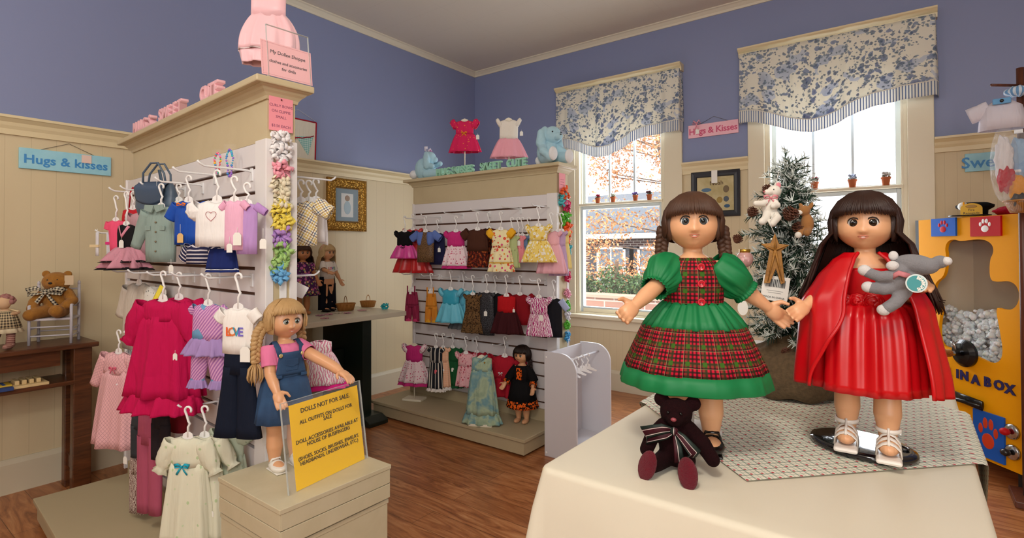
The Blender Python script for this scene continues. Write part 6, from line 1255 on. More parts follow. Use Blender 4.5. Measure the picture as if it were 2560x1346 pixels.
# ================================================================== END BOARD: BOWS AND SIGNS
BOWC = {}
def curlbow(label, P_, yaw, col, s=.034, loops=20, seed=0, rot=0, group='curly ribbon bows'):
    r = random.Random(seed); m = BOWC.get(col) or BOWC.setdefault(col, plain('grosgrain '+col, col, .55)); o = thing('ribbon_bow', label, 'hair bow', P_, yaw, group); b = MB()
    for i in range(loops):
        a = 2*pi*i/loops*1.0+r.uniform(-.3, .3); rr = s*r.uniform(.25, .95); dp = -s*r.uniform(.25, .75); c = V((math.cos(a)*rr, dp*.6, math.sin(a)*rr)); ax = V((math.cos(a+r.uniform(.4, 1.6)), r.uniform(-.4, .4), math.sin(a+r.uniform(.4, 1.6)))).normalized(); e1 = ax.orthogonal().normalized(); e2 = ax.cross(e1); R_ = s*r.uniform(.24, .38); turns = r.uniform(.8, 1.3); path = []; K = 12
        for k in range(K): t = k/(K-1); an = 2*pi*turns*t; path.append(c+(e1*math.cos(an)+e2*math.sin(an))*R_*(1-.25*t)+ax*s*.55*(t-.5))
        rings = [[q-ax*s*.2, q+ax*s*.2] for q in path]; base = len(b.v); 
        for rg in rings: b.v += rg
        for k in range(K-1): q = base+2*k; b.f.append((q, q+1, q+3, q+2)); b.uv.append([(0, 0)]*4); b.mi.append(0)
    b.build('ribbon_curls', m, o, solid=.0008, fix=False); MB().ell((0, -s*.1, 0), (s*.3, s*.14, s*.3), nu=10, nv=8).build('knot', m, o); return o
ue = D1.W+.004; endc = lambda v, z: D1.P(ue, v, z); ye = D1.a+pi/2
strip = D1.P(ue+.001, -.046, 0)
rs_ = thing('ribbon_strip', 'white ribbon strip hanging down the end of the left unit behind the bows', 'ribbon', strip, ye); bx('strip', (-.011, .011, -.0015, 0, .72, 1.47), WHITE, rs_)
def endpt(px, py): 
    q0 = D1.P(ue, 0, 0); nrm = D1.u; d = ray(px, py); return CAM+d*((q0-CAM).dot(nrm)/d.dot(nrm))
names = ['upper white', 'second white', 'pink', 'upper cream', 'lower cream', 'upper yellow', 'lower yellow', 'lavender', 'upper green', 'lower green', 'sky blue']
for i, (px, py, c_) in enumerate(((695, 357, 'f2f0f2'), (697, 385, 'f0eef0'), (700, 430, 'f4a3b4'), (700, 466, 'e9e0c4'), (702, 502, 'e9e0c2'), (697, 527, 'f0dc5c'), (704, 560, 'efdb5a'), (700, 592, 'b48ad0'), (700, 627, 'a6cf7c'), (697, 658, 'a2cc78'), (696, 690, '6cb2e4'))):
    curlbow('curly %s ribbon bow on the end of the left unit' % names[i], endpt(px, py)+D1.u*.004, ye, c_, .031, 15, i)
def paper(name, label, O, right, up, w_, h_, col, parent=None): 
    r = thing(name, label, 'sign', O); r.matrix_world = frame3(O, right, up); bx('card', (-w_/2, w_/2, -.0008, 0, -h_/2, h_/2), plain(name+col, col, .7), r); return r
INK = plain('dark ink', '4a3f48', .8)
a, b_ = endpt(672, 240), endpt(731, 332); O = endpt(701, 286)+D1.u*.004; wv = D1.n*-1; w_ = abs((endpt(731, 284)-endpt(671, 284)).dot(wv)); h_ = (endpt(701, 241)-endpt(701, 328)).length
r = paper('price_card', 'pink card about curly bows pinned to the end of the left unit', O, wv, (0, 0, 1), w_, h_, 'f59aa6')
for s_, z in (('CURLY BOWS', .22), ('ON CLIPPIE', .06), ('SMALL', -.10), ('$3.50 EACH', -.36)): text('handwriting', s_, .0115, plain('purple ink', '8a4a6a', .8), r, Matrix.Translation((0, -.001, h_*z)) @ TX, .0002)
MB().ell((0, -.003, h_*.40), .0025).build('push_pin', plain('dark pin', '5a1020', .3), r)
r = thing('clear_strip', 'clear hanging strip on the left unit end', 'strip', endpt(696, 735)); bx('strip', (-.001, .001, -.01, .01, -.02, .02), ACRYL, r); 
for ch in list(r.children): bpy.data.objects.remove(ch)
bpy.data.objects.remove(r)
r = paper('price_card', 'white card about curly bows low on the end of the left unit', endpt(684, 1068)+D1.u*.006, wv, (0, 0, 1), .075, .085, 'eeeae4'); text('handwriting', 'CURLY', .014, INK, r, Matrix.Translation((0, -.001, .0)) @ TX, .0002)
# acrylic holder on top of the left unit
def topz(px, py, z=1.628): return zat(px, py, z)
B0 = D1.P(1.478, .035, 1.629); dirn = (D1.n*-1); 
cb0 = dat(648, 182, depth(B0)); B0.z = 1.629; wv_ = .185; O = B0
q0 = dat(646, 186, depth(B0)); q1 = V((B0.x, B0.y, 0))+dirn*.19; rr2 = dirn
sg = thing('sign_holder', 'clear acrylic holder with a pink My Dollee Shoppe card on top of the left unit', 'sign', B0); sg.matrix_world = frame3(B0, dirn+D1.u*.0, (D1.u*-.12+V((0, 0, 1))))
cw, chh = .156, .108
bx('front_sheet', (.018, .150, -.003, -.0018, 0, .158), ACRYL, sg, .0004); bx('edge', [(.018, .0192, -.003, .003, 0, .158), (.1488, .150, -.003, .003, 0, .158), (.018, .150, -.003, .003, .1568, .158)], edge, sg); bx('foot_sheet', (.018, .150, -.003, .05, 0, .0014), ACRYL, sg)
pp = bx('card', (0, cw, 0, .0015, .002, chh), plain('pale pink card', 'f4bcc0', .7), sg)
for s_, z, sz in (('My Dollee Shoppe', .72, .0155), ('clothes and accessories', .45, .0132), ('for dolls', .28, .0140)): text('handwriting', s_, sz, INK, pp, Matrix.Translation((cw*.52, -.0006, chh*z)) @ TX, .0003, .95, shear=.12)
db = MB()
for k in range(46): x = .004+k*(cw-.008)/45; db.box(x, x+.0014, -.0006, 0, chh-.005, chh-.0040); db.box(x, x+.0014, -.0006, 0, .006, .007)
for k in range(28): z = .006+k*(chh-.011)/27; db.box(.004, .005, -.0006, 0, z, z+.0014); db.box(cw-.005, cw-.004, -.0006, 0, z, z+.0014)
db.build('dashed_border', plain('rose dash', 'c07a86', .8), pp, smooth=False)
# pink block letters on the left unit, mint letters on the right unit
PL = plain('pink painted letter', 'efb9c0', .45); MN = plain('mint painted letter', '9fd8bd', .45)
def letters(D, word, u0, du, v, z, size, mat, label, grp, turn=0, thick=.012):
    for i, ch in enumerate(word):
        P_ = D.P(u0+du*i, v, z); k_ = word[:i+1].count(ch); r = thing('block_letter', (label % ch).replace('letter '+ch, 'letter '+ch+(', '+('first', 'second', 'third')[k_-1]+' one,' if word.count(ch) > 1 else '')), 'letter', P_, D.a+turn, grp); c = bpy.data.curves.new('t', 'FONT'); c.body = ch; c.size = size; c.extrude = thick; c.bevel_depth = .0012; c.offset = .0010; c.align_x = 'CENTER'
        t = bpy.data.objects.new('t', c); COL.objects.link(t); me = bake(t); bpy.data.objects.remove(t); me.materials.clear(); me.materials.append(mat); me.transform(Matrix.Rotation(pi/2, 4, 'X')); z0 = min(q.co.z for q in me.vertices); me.transform(Matrix.Translation((0, 0, -z0))); obj('letter_form', me, r, smooth=False)
def capu(D, px, py, v): return D.uz(px, py, v)[0]
def caplet(D, px, v, z, py0=400):
    """u where the column px crosses the cap's top at depth v"""
    py = py0
    for _ in range(30):
        u, zz = D.uz(px, py, v)
        if abs(zz-z) < .001: break
        py += (zz-z)*600
    return u
for word, p0, p1, lb in (('CUTE', 515, 560, 'pink block letter %s in the group nearest the right end of the left unit cap'), ('SWEET', 408, 470, 'pink block letter %s in the middle group on the left unit cap'), ('HUGS', 344, 395, 'pink block letter %s in the far left group on the left unit cap')):
    ua, ub = caplet(D1, p0, .028, 1.629, 280), caplet(D1, p1, .028, 1.629, 280); letters(D1, word, min(ua, ub), abs(ub-ua)/(len(word)), .028, 1.629, .066, PL, lb, 'pink block letters on the left unit')
for word, p0, p1, lb in (('HUGS', 1098, 1135, 'mint block letter %s in the leftmost mint group on the right unit'), ('KISSES', 1142, 1180, 'mint block letter %s in the second mint group on the right unit'), ('SWEET', 1206, 1248, 'mint block letter %s in the group between the two top dresses'), ('CUTE', 1275, 1312, 'mint block letter %s in the group beside the larger blue rabbit')):
    ua, ub = caplet(D2, p0, .035, 1.629, 430), caplet(D2, p1, .035, 1.629, 430); letters(D2, word, ua, (ub-ua)/(len(word)-1), .035, 1.629, .066, MN, lb, 'mint block letters on the right unit', 0, .010)
# ================================================================== BLUE PLUSH RABBITS
BLF = fur('pale blue plush', 'a6cfde', 'b6dae8', 240, .5); WHF = fur('white plush', 'e4e6ea', 'eef0f2', 240, .5)
def captop(D, px, v): u = caplet(D, px, v, 1.629, 430); return D.P(u, v, 1.629)
P_ = captop(D2, 1372, -.02); k = depth(P_)/CAM_F
r = plush('plush_rabbit', 'large light blue plush rabbit with drooping ears sitting at the right end of the cap', P_, viewyaw(P_)+.55, 1.12, [((0, .01, .065), (.062, .055, .07)), ((.012, -.02, .155), (.048, .048, .048)), ((.02, -.06, .142), (.026, .028, .022)),
    ([(-.02, .005, .19), (-.045, .0, .165), (-.055, -.01, .11), (-.052, -.016, .075)], [.015, .022, .027, .018]), ([(.045, .01, .185), (.06, .0, .15), (.062, -.008, .10)], [.014, .02, .022]),
    ([(-.045, -.01, .09), (-.066, -.05, .06), (-.058, -.085, .035)], [.024, .022, .02]), ([(.045, -.01, .09), (.062, -.05, .06)], [.024, .022]), ([(-.03, -.02, .03), (-.042, -.085, .03)], [.034, .030]), ([(.035, -.02, .03), (.055, -.085, .03)], [.034, .028])], BLF, vox=.003)
for x, z in ((-.040, .04), (.058, .034)): MB().ell((x, -.108, z), (.026, .014, .036)).build('foot_pad', WHF, r)
for k_ in (-1, 1): MB().ell((.014+k_*.026, -.058, .165), .0045).build('eye', BLACK, r)
MB().ell((.02, -.088, .148), (.006, .004, .004)).build('nose', plain('grey nose', '4a4a52', .5), r); MB().ell((-.01, .07, .03), (.03, .028, .028)).build('tail', WHF, r)
P_ = captop(D2, 1062, -.03)
r = plush('plush_rabbit', 'pale blue plush rabbit with a net veil sitting at the left end of the cap', P_, viewyaw(P_)+1.2, 1.22, [((0, .01, .06), (.05, .048, .066)), ((0, -.03, .125), (.038, .04, .040)), ((0, -.06, .115), (.02, .022, .018)), ([(-.03, -.02, .145), (-.05, -.03, .11), (-.05, -.03, .07)], [.014, .020, .018]), ([(.03, -.02, .145), (.05, -.03, .11), (.05, -.03, .07)], [.014, .020, .018]),
    ([(.03, -.01, .085), (.042, -.06, .09), (.03, -.085, .095)], [.018, .016, .015]), ([(-.03, -.01, .085), (-.042, -.06, .07)], [.018, .016]), ([(-.025, -.02, .03), (-.032, -.10, .028)], [.028, .025]), ([(.025, -.02, .03), (.036, -.10, .03)], [.028, .025])], BLF, vox=.003)
MB().ell((0, .068, .03), (.026, .026, .026)).build('tail', WHF, r); MB().ell((.035, -.118, .034), (.02, .014, .026)).build('foot_pad', WHF, r)
nt = glass('white net', (.9, .85, .92, 1), .45, .8); bow('veil', nt, r, (0, -.02, .168), .05); bow('hair_bow', C('mauve satin', 'b06aa0'), r, (0, -.04, .163), .02)
# ================================================================== DOLLS ON BACK TABLE AND PLATFORM
def smalldoll(label, P_, yaw, s, hm, hk, arms=None, **k):
    arms = arms or [((-.042, 0, SH), (-.072, 0, .27), (-.085, -.03, .222)), ((.042, 0, SH), (.072, 0, .27), (.085, -.03, .222))]
    r, hp, Mh = doll('doll', label, P_, yaw, s, arms, vox=.0028, **k); hair(r, Mh, hm, hk, 5, vol=1.1, **({'long_': .10} if hk == 'long' else {})); return r, Mh
P_ = xat(818, 770, -3.20); P_.z = .701; s_ = 168*depth(P_)/CAM_F/.462
r, Mh = smalldoll('blonde doll in white LOVE tee shirt and dark flared trousers on the back table', P_, viewyaw(P_)+.75, s_, HPALE, 'long', [((-.042, 0, SH), (-.060, -.03, .29), (-.052, -.07, .275)), ((.042, 0, SH), (.076, -.004, .262), (.095, -.02, .212))], eyes='5a4a30')
tee = dbodice(r, TEE, .005, .225, .338, 'tee_shirt'); 
for k_, E_ in ((-1, (-.060, -.03, .29)), (1, (.076, -.004, .262))): puff(r, TEE, (k_*.042, 0, SH), E_, .04, .024, .025, .023, gath=4, amp=.02, cuffr=1.0)
for i, (ch, cc) in enumerate(zip('LOVE', ('e8632c', 'e8408a', '3f77c8', '3fa76a'))): text('printed_letter', ch, .024, plain('tee print '+cc, cc, .8), r, Matrix.Translation((-.024+.016*i, -.0425, .296)) @ TX, .0003, w=.0006)
trousers(.138, .225, .074, M_('black navy trousers', '10131f'), r, z0=.24, spread=.02, flare=1.1); MB().tube([(.05*math.sin(a)*1.12, .004-.0*math.cos(a), .404+.056*math.cos(a)*1.1) for a in [-1.3+2.6*i/14 for i in range(15)]], .004, 6, .5).build('headband', C('pink headband', 'e8a0b0'), r)
for k_ in (-1, 1): shoe(r, k_, .026, 0, BSH)
P_ = xat(757, 780, -3.17); P_.z = .701
r, Mh = smalldoll('brown haired doll in a purple floral dress beside the blonde doll on the back table', P_, viewyaw(P_)+.35, s_, HBROWN, 'long', eyes='5a3a20', skin=SKIN2)
FP = clothp('purple garden floral', floral('51285c', ['c86aa8', 'e0b070', '6a9a5a', 'd8d0c0', '9a3a8a'], .028, .36, .1)); dbodice(r, FP, .005, .256); dskirt(r, 'skirt', FP, [(.052, .042, .262), (.075, .062, .245), (.095, .08, .18), (.108, .092, .125)], 12, (.03, .05), 96)
MB().tube([(.053*math.cos(a), .043*math.sin(a), .262) for a in [2*pi*i/20 for i in range(21)]], .006, 6, .4).build('sash', C('lilac sash', 'b080c8', rough=.4), r); bow('sash_bow', C('lilac bow', 'b080c8', rough=.4), r, (.0, -.05, .262), .02)
for k_ in (-1, 1): puff(r, FP, (k_*.042, 0, SH), (k_*.072, 0, .27), .03, .024, .030, .022, gath=7, amp=.05)
P_ = zat(1306, 1056, .101); s_ = 192*depth(P_)/CAM_F/.462
r, Mh = smalldoll('black haired doll in black dress with orange print trim on the right platform', P_, viewyaw(P_)-.45, s_, HBLACK, 'braids', [((-.042, 0, SH), (-.075, -.01, .275), (-.092, -.045, .235)), ((.042, 0, SH), (.078, -.01, .27), (.090, -.045, .225))], eyes='4a3020', skin=SKIN, head_yaw=-.15)
braid(r, Mh, HBLACK, [(.048, .012, -.03), (.055, .008, -.06), (.058, .004, -.09)], .011, 2.5, WHITE, .03)
BD = M_('black cotton dress', '0f0e11'); OR = clothp('orange black halloween print', mottle([(.44, '17100c'), (.5, 'e8641a')], 75, 1, True)); dbodice(r, BD, .005, .256); bx('front_panel', (-.018, .018, -.046, -.040, .262, .332), OR, r, .002)
dskirt(r, 'skirt', BD, [(.052, .042, .262), (.068, .056, .24), (.080, .068, .18), (.088, .076, .135)], 9, (.02, .05), 96); dskirt(r, 'hem_band', OR, [(.0885, .0765, .138), (.098, .086, .095)], 11, (.04, .06), 96)
for k_, E_ in ((-1, (-.075, -.01, .275)), (1, (.078, -.01, .27))): puff(r, BD, (k_*.042, 0, SH), E_, .072, .023, .025, .024, gath=5, amp=.03, cuffr=1.0); W_ = V((k_*.0915, -.045, .230)); d_ = (W_-V(E_)).normalized(); MB().tube([W_-d_*.028, W_-d_*.008], [.021, .023], 16, cap=False).build('sleeve_cuff', OR, r, solid=.001); MB().tube([V(E_)-d_*.012, W_-d_*.024], [.022, .020], 16, cap=False).build('lower_sleeve', BD, r, solid=.001)
# ================================================================== BASKETS, CLIPS ON THE BACK TABLE
WK = clothp('split wood weave', stripes('c08a4e', '9a6632', .008, .5), .6)
def basket(label, P_, yaw, s=1.0):
    r = thing('wicker_basket', label, 'basket', P_, yaw, 'small baskets on the back table'); r.scale = (s,)*3
    MB().loft([tring(a, b_, z, 40, sq=.7) for a, b_, z in ((.02, .01, .002), (.085, .05, .0), (.105, .066, .035), (.108, .068, .038), (.10, .062, .037), (.08, .046, .006), (.01, .01, .006))]).build('basket_body', WK, r)
    MB().tube([(0.0+.0*a, .034*math.cos(a), .03+.05*math.sin(a)) for a in [pi*i/12 for i in range(13)]], .003, 6, .5).build('handle', WK, r); MB().tube([(.054*math.cos(a), .034*math.sin(a), .038) for a in [2*pi*i/24 for i in range(25)]], .003, 6).build('rim', WK, r); return r
P_ = zat(864, 768, .701); P_.z = .701; basket('small split wood basket with hoop handle next to the blonde doll', xat(864, 770, -3.12)*1 if False else V((xat(864, 768, -3.14).x, xat(864, 768, -3.14).y, .701)), 1.2, 1.25)
P_ = xat(920, 762, -3.2); basket('second small basket, further right on the back table', V((P_.x, P_.y, .701)), .5, 1.1)
P_ = zat(961, 773, .701); P_.z = .712; curlbow('turquoise curly ribbon bow lying near the corner of the back table', P_+V((0, 0, .008)), viewyaw(P_), '2fb4c0', .026, 16, 55)
rq = random.Random(8); CL = [plain('mauve ribbon clip', 'b07a94', .6), plain('dusty pink clip', 'c98a9c', .6), plain('pale card', 'd8ccb8', .7)]
for i, (px, py) in enumerate(((800, 790), (822, 787), (845, 784), (868, 784), (812, 797), (838, 778))):
    P_ = zat(px, py, .701); r = thing('ribbon_clip', ('dusty pink', 'mauve', 'pale pink', 'rose', 'wide mauve', 'small pink')[i]+' ribbon hair clip lying on the back table, number of petals unclear' if False else ('dusty pink ribbon clip nearest the blonde head on the back table', 'mauve ribbon clip in the middle of the back table', 'pale card of clips on the back table', 'rose ribbon clip near the first basket', 'mauve ribbon clip at the front edge of the back table', 'dusty pink clip at the feet of the blonde doll')[i], 'hair clip', P_, rq.uniform(0, 3), 'ribbon clips on the back table')
    b = MB(); [b.ell((.016*math.cos(a), .016*math.sin(a), .003), (.013, .008, .003), Euler((0, 0, a)), 10, 6) for a in [2*pi*j/5 for j in range(5)]]; b.build('ribbon_petals', CL[i % 3] if i != 2 else CL[2], r); MB().tube([(-.03, 0, .002), (.03, .004, .002)], .0015, 5).build('clip', BLACK, r)
P_ = zat(905, 778, .701); r = thing('clear_packet', 'clear plastic packet of accessories lying by the second basket', 'packet', P_, .6); bx('film', (-.06, .06, -.035, .035, 0, .008), ACRYL, r, .002); MB().ell((0, 0, .006), (.035, .02, .003)).build('contents', CL[1], r)
# ================================================================== WHITE DOLL WARDROBE
WW = plain('white painted wardrobe', 'd9d9e0', .4)
r = thing('doll_wardrobe', 'white open doll wardrobe with a hanging rail beside the right platform', 'wardrobe', (-1.60, 2.42, 0)); H_ = .565; W_ = .20; D_ = .39
out = [(0, 0), (W_, 0), (W_, H_-.10)] + [(W_-.10+.10*math.cos(a), H_-.10+.10*math.sin(a)) for a in [pi/2*i/10 for i in range(1, 11)]] + [(0, H_)]
for y in (0, D_): MB().prism(out, 1, y, y+.014).build('side_panel', WW, r, smooth=False, bevel=.002)
bx('back_panel', (0, .012, .014, D_, .0, H_-.01), WW, r); bx('bottom_shelf', (.012, W_-.004, .014, D_, .03, .044), WW, r, .001)
MB().tube([(W_*.62, .014, H_-.045), (W_*.62, D_, H_-.045)], .006, 10).build('hanging_rail', WW, r)
for z in (.02, H_-.03): MB().ell((.012, -.001, z), (.006, .003, .006)).build('screw_cap', WHITE, r)
for i in range(4): 
    P_ = V((-1.60+W_*.62, 2.42+.08+.06*i, H_-.045-.062)); hanger_obj(P_, .25+.12*i, .068, .105, 'white plastic hanger on the wardrobe rail, %s from the front' % ('first', 'second', 'third', 'fourth')[i], None)
# ================================================================== BOWS ON THE RIGHT UNIT
u2 = D2.W+.006
def endpt2(px, py): q0 = D2.P(u2, 0, 0); d = ray(px, py); return CAM+d*((q0-CAM).dot(D2.u)/d.dot(D2.u))
for i, (px, py, c_, nm) in enumerate(((1408, 485, 'e85a1c', 'orange bow at the top'), (1404, 498, '4fb8c0', 'turquoise bow just below the top orange bow'), (1412, 518, 'd92a66', 'raspberry bow'), (1410, 545, '58b82e', 'grass green bow'), (1414, 570, 'ee5a16', 'upper bright orange bow'), (1414, 592, 'f0640e', 'lower bright orange bow'), (1414, 622, '3cb4c4', 'turquoise bow'), (1420, 692, 'd92a66', 'raspberry bow low down'), (1422, 735, 'f0a8c0', 'pale pink bow low down'), (1422, 765, '58b82e', 'green bow low down'), (1422, 790, 'e8e8f0', 'white bow low down'), (1422, 815, '58b82e', 'lowest green bow'), (1422, 840, '4aa8e0', 'blue bow at the bottom'))):
    P_ = endpt2(min(px, 1416), py); curlbow('curly '+nm+' on the end of the right unit', P_, pi/2+D2.a, c_, .042 if py < 650 else .030, 16, 100+i)
P_ = endpt2(1404, 458); r = paper('price_card', 'small pink card pinned above the bows on the right unit', P_+V((.004, 0, 0)), (0, 1, 0), (0, 0, 1), .07, .115, 'f3a0a8')
for z in (.02, .005, -.01, -.035): bx('handwriting', (-.02, .02, -.0012, -.0008, z-.001, z+.001), plain('rose ink line', 'b06078', .8), r)
P_ = endpt2(1426, 700); r = thing('white_strap', 'long white strap hanging beside the bows on the right unit', 'strap', D2.P(u2+.004, .02, .42)); b = MB(); b.tube([(0, 0, .56), (.002, .0, .40), (-.002, .004, .2), (.0, 0, .02)], .008, 6, .25, side=(0, 1, 0)); b.build('strap_band', WHITE, r)
# ================================================================== BEAR ON CHAIR, RAG DOLL
TT_ = .694
CHW = plain('lavender white painted wood', 'c2bfc8', .4)
P0 = V((-3.19, .70, TT_+.001)); r = thing('doll_chair', 'small white spindle back chair carrying a brown teddy bear on the dark table', 'chair', P0, 1.10)
CWd, CD, SZ, CHt = .135, .13, .115, .265
for x in (-1, 1):
    MB().tube([(x*CWd, -CD/2, 0), (x*CWd*.98, -CD/2, SZ+.05)], .007, 10).build('front_leg', CHW, r) if False else None
for x in (-.075, .075):
    MB().tube([(x, -.06, 0), (x, -.06, SZ+.062)], .006, 10).build('front_leg', CHW, r); MB().tube([(x, .06, 0), (x, .06, CHt)], .006, 10).build('back_post', CHW, r); MB().ell((x, .06, CHt+.008), (.0065, .0065, .012)).build('finial', CHW, r)
    MB().tube([(x, -.064, SZ+.062), (x, .06, SZ+.066)], .005, 8).build('arm', CHW, r); MB().tube([(x, -.06, .035), (x, .06, .035)], .0035, 8).build('side_rung', CHW, r); MB().tube([(x, -.06, .07), (x, .06, .07)], .0035, 8).build('side_rung', CHW, r)
for z, y in ((.04, -.06), (.08, -.06), (.05, .06)): MB().tube([(-.075, y, z), (.075, y, z)], .0035, 8).build('rung', CHW, r)
bx('seat', (-.08, .08, -.065, .065, SZ-.006, SZ+.004), CHW, r, .002)
for z in (SZ+.05, SZ+.09, SZ+.13): MB().tube([(-.075, .06, z), (.075, .06, z)], .004, 8).build('back_slat', CHW, r)
GB_ = fur('golden brown mohair', '8a5a22', 'b5803c', 150, 1.0)
P_ = P0+V((0, 0, SZ+.005)); Rz = Matrix.Rotation(1.10, 3, 'Z'); r = plush('teddy_bear', 'golden brown teddy bear with a gingham bow sitting on the small white chair', P_+Rz @ V((0, .012, 0)), 1.02, 1.28, [((0, .01, .055), (.042, .036, .055)), ((.004, -.006, .126), (.043, .038, .036)), ((.002, -.036, .120), (.018, .018, .015)), ((-.030, .004, .155), (.013, .007, .013)), ((.034, .004, .153), (.013, .007, .013)),
    ([(-.034, 0, .085), (-.055, -.02, .055), (-.052, -.045, .035)], [.018, .017, .016]), ([(.034, 0, .085), (.056, -.02, .058), (.048, -.045, .045)], [.018, .017, .016]), ([(-.02, -.01, .022), (-.038, -.055, .018), (-.048, -.070, .014)], [.024, .020, .020]), ([(.022, -.01, .022), (.030, -.07, .022), (.032, -.09, .028)], [.024, .021, .021])], GB_, vox=.0026, sm=2)
for k_ in (-1, 1): MB().ell((.003+k_*.014, -.038, .135), .003).build('eye', BLACK, r)
MB().ell((.002, -.054, .124), (.006, .004, .004)).build('nose', BLACK, r); bow('gingham_bow', clothp('black cream gingham', gingham('d8d0b8', '26242a', .010)), r, (-.018, -.035, .090), .052); MB().tube([(.035*math.cos(a), .03*math.sin(a), .096) for a in [2*pi*i/20 for i in range(21)]], .006, 6).build('neck_ribbon', clothp('black cream gingham', gingham('d8d0b8', '26242a', .010)), r)
bx('paper_tag', (.035, .062, -.03, -.028, .115, .15), plain('beige tag', 'cdb89a', .8), r)
P_ = xat(20, 868, -3.17); P_.z = TT_+.001
r = thing('rag_doll', 'rag doll with pink yarn hair and striped legs at far left on the table', 'doll', V((-3.17, P_.y-.01, TT_+.001)), .9); LG = clothp('pink striped stocking', stripes('b08a7c', '8a5a54', .008, .5, 1)); CM = cloth('cream muslin', 'd4c6a8')
b = MB(); limb(b, [(0, 0, .10), (0, 0, .15), (0, 0, .178)], [.028, .025, .012]); b.ell((0, -.01, .20), (.026, .024, .028)); limb(b, [(-.025, 0, .15), (-.055, -.02, .13)], [.010, .009]); limb(b, [(.025, 0, .15), (.062, -.03, .16)], [.010, .009]); fuse(b, 'body', plain('muslin skin', 'd3b08c', .9), r, .003)
for x in (-.022, .022): b = MB(); limb(b, [(x, 0, .085), (x*1.3, -.015, .045), (x*1.4, -.02, .02)], [.016, .015, .016]); b.ell((x*1.4, -.035, .013), (.015, .028, .013)); b.build('leg', LG, r)
dskirt(r, 'dress', clothp('checked homespun', gingham('cbb994', '3a3430', .012)), [(.028, .026, .165), (.04, .036, .14), (.055, .05, .09)], 9, (.03, .07), 60); dskirt(r, 'apron', CM, [(.045, .04, .105), (.06, .055, .07)], 9, (.04, .1), 60)
hb_ = MB(); rq = random.Random(3)
for i in range(46):
    a, t = rq.uniform(0, 2*pi), rq.uniform(0, 1.7); c = V((.028*math.sin(t)*math.cos(a), .026*math.sin(t)*math.sin(a)+.004, .20+.03*math.cos(t))); hb_.ell(c, rq.uniform(.007, .011), nu=7, nv=5)
hb_.build('yarn_hair', C('dusty pink yarn', 'a0706c'), r); MB().tube([(.03, -.03, .175), (.075, -.05, .165)], .003, 5).build('peg', plain('pale peg', 'd8c49a', .6), r)
# ================================================================== FLOWER POTS ON THE SASHES
TER = plain('terracotta', 'b5623a', .8)
fl = (('b02040', 'red flowers, leftmost on the left window sash'), ('c8d0c0', 'white flowers on the left window sash'), ('6a5aa8', 'violet flowers on the left window sash'), ('5a3040', 'dark plum flowers, rightmost on the left window sash'), ('8a3a44', 'dull red flowers on the right window sash above the tree'), ('9aa4bc', 'pale lilac flowers in the middle of the right window sash'), ('b9b6b4', 'silvery white flowers on the right window sash beside the casing'))
for i, (px, py) in enumerate(((1494, 516), (1532, 517), (1588, 513), (1623, 511), (2036, 482), (2131, 476), (2215, 473))):
    zz = WZ0+.90+.006; P_ = yat(px, py, YB-.0); P_ = V((P_.x, YB+.004, zz)); r = thing('flower_pot', 'tiny terracotta pot of '+fl[i][1], 'flower pot', P_, 0, 'tiny flower pots on the windows'); s = 1.0 if i < 4 else 1.15
    MB().loft([tring(a*s, a*s, z*s, 20) for a, z in ((.02, 0), (.030, .001), (.039, .034), (.045, .035), (.046, .044), (.040, .044), (.037, .034), (.02, .034))]).build('pot', TER, r)
    rq = random.Random(i); b = MB(); g_ = MB()
    for k_ in range(16): a = rq.uniform(0, 2*pi); d = rq.uniform(0, .022); b.ell((d*math.cos(a)*s, d*math.sin(a)*s, (.056+rq.uniform(-.006, .012))*s), rq.uniform(.005, .008)*s, nu=7, nv=5)
    b.build('flowers', plain('petals '+fl[i][0], fl[i][0], .8), r); leaves(g_, (0, 0, .05*s), (.026*s, .02*s, .012*s), 40, .007, rq); g_.build('leaves', plain('pot leaves', '4f5f48', .8), r, fix=False)
# ================================================================== YELLOW BEAR STUFFING BOX
YEL = plain('yellow painted board', 'f2a400', .5, Specular_IOR_Level=.15); BKB = plain('black painted side', '17171b', .5); BLU = plain('bright blue', '1f5fc4', .45, Specular_IOR_Level=.2); REDP = plain('bright red', 'c0141e', .45, Specular_IOR_Level=.2); INT = plain('beige interior', 'b5a283', .7)
ZB0, ZB1 = .092, 1.276; Pr = dat(2553, 900, 2.40); Pl = dat(2301, 900, 2.40*1.232)
Pr.z = Pl.z = 0; rv = (Pr-Pl); WB = rv.length; rv.normalize(); yb = math.atan2(rv.y, rv.x)
r = thing('bear_stuffing_box', 'tall yellow cabinet with a bear shaped window full of white stuffing at the right', 'cabinet', (Pl.x, Pl.y, ZB0), yb); HB = ZB1-ZB0
def fr(px, py):  # point on the cabinet front, in its own x,z
    nrm = V((rv.y, -rv.x, 0)); d = ray(px, py); q = CAM+d*((Pl-CAM).dot(nrm)/d.dot(nrm)); return ((q-Pl).dot(rv), q.z-ZB0)
op = [(2362, 690), (2366, 640), (2362, 622), (2368, 604), (2384, 598), (2400, 604), (2425, 600), (2448, 598), (2468, 602), (2482, 614), (2484, 632), (2474, 650), (2474, 700), (2492, 706), (2520, 702), (2540, 712), (2549, 735), (2545, 760), (2530, 776), (2505, 774), (2488, 768), (2500, 830), (2508, 880), (2500, 905), (2478, 910), (2452, 898), (2425, 885), (2400, 880), (2375, 872), (2352, 862), (2346, 830), (2350, 790), (2356, 770), (2348, 762), (2336, 756), (2334, 725), (2340, 705)]
hole = [fr(*q) for q in op]
def smoothloop(L, k=3):
    for _ in range(k): L = [q for i in range(len(L)) for q in (tuple(.75*a+.25*b for a, b in zip(L[i], L[(i+1) % len(L)])), tuple(.25*a+.75*b for a, b in zip(L[i], L[(i+1) % len(L)])))]
    return L
hole = smoothloop(hole, 2)
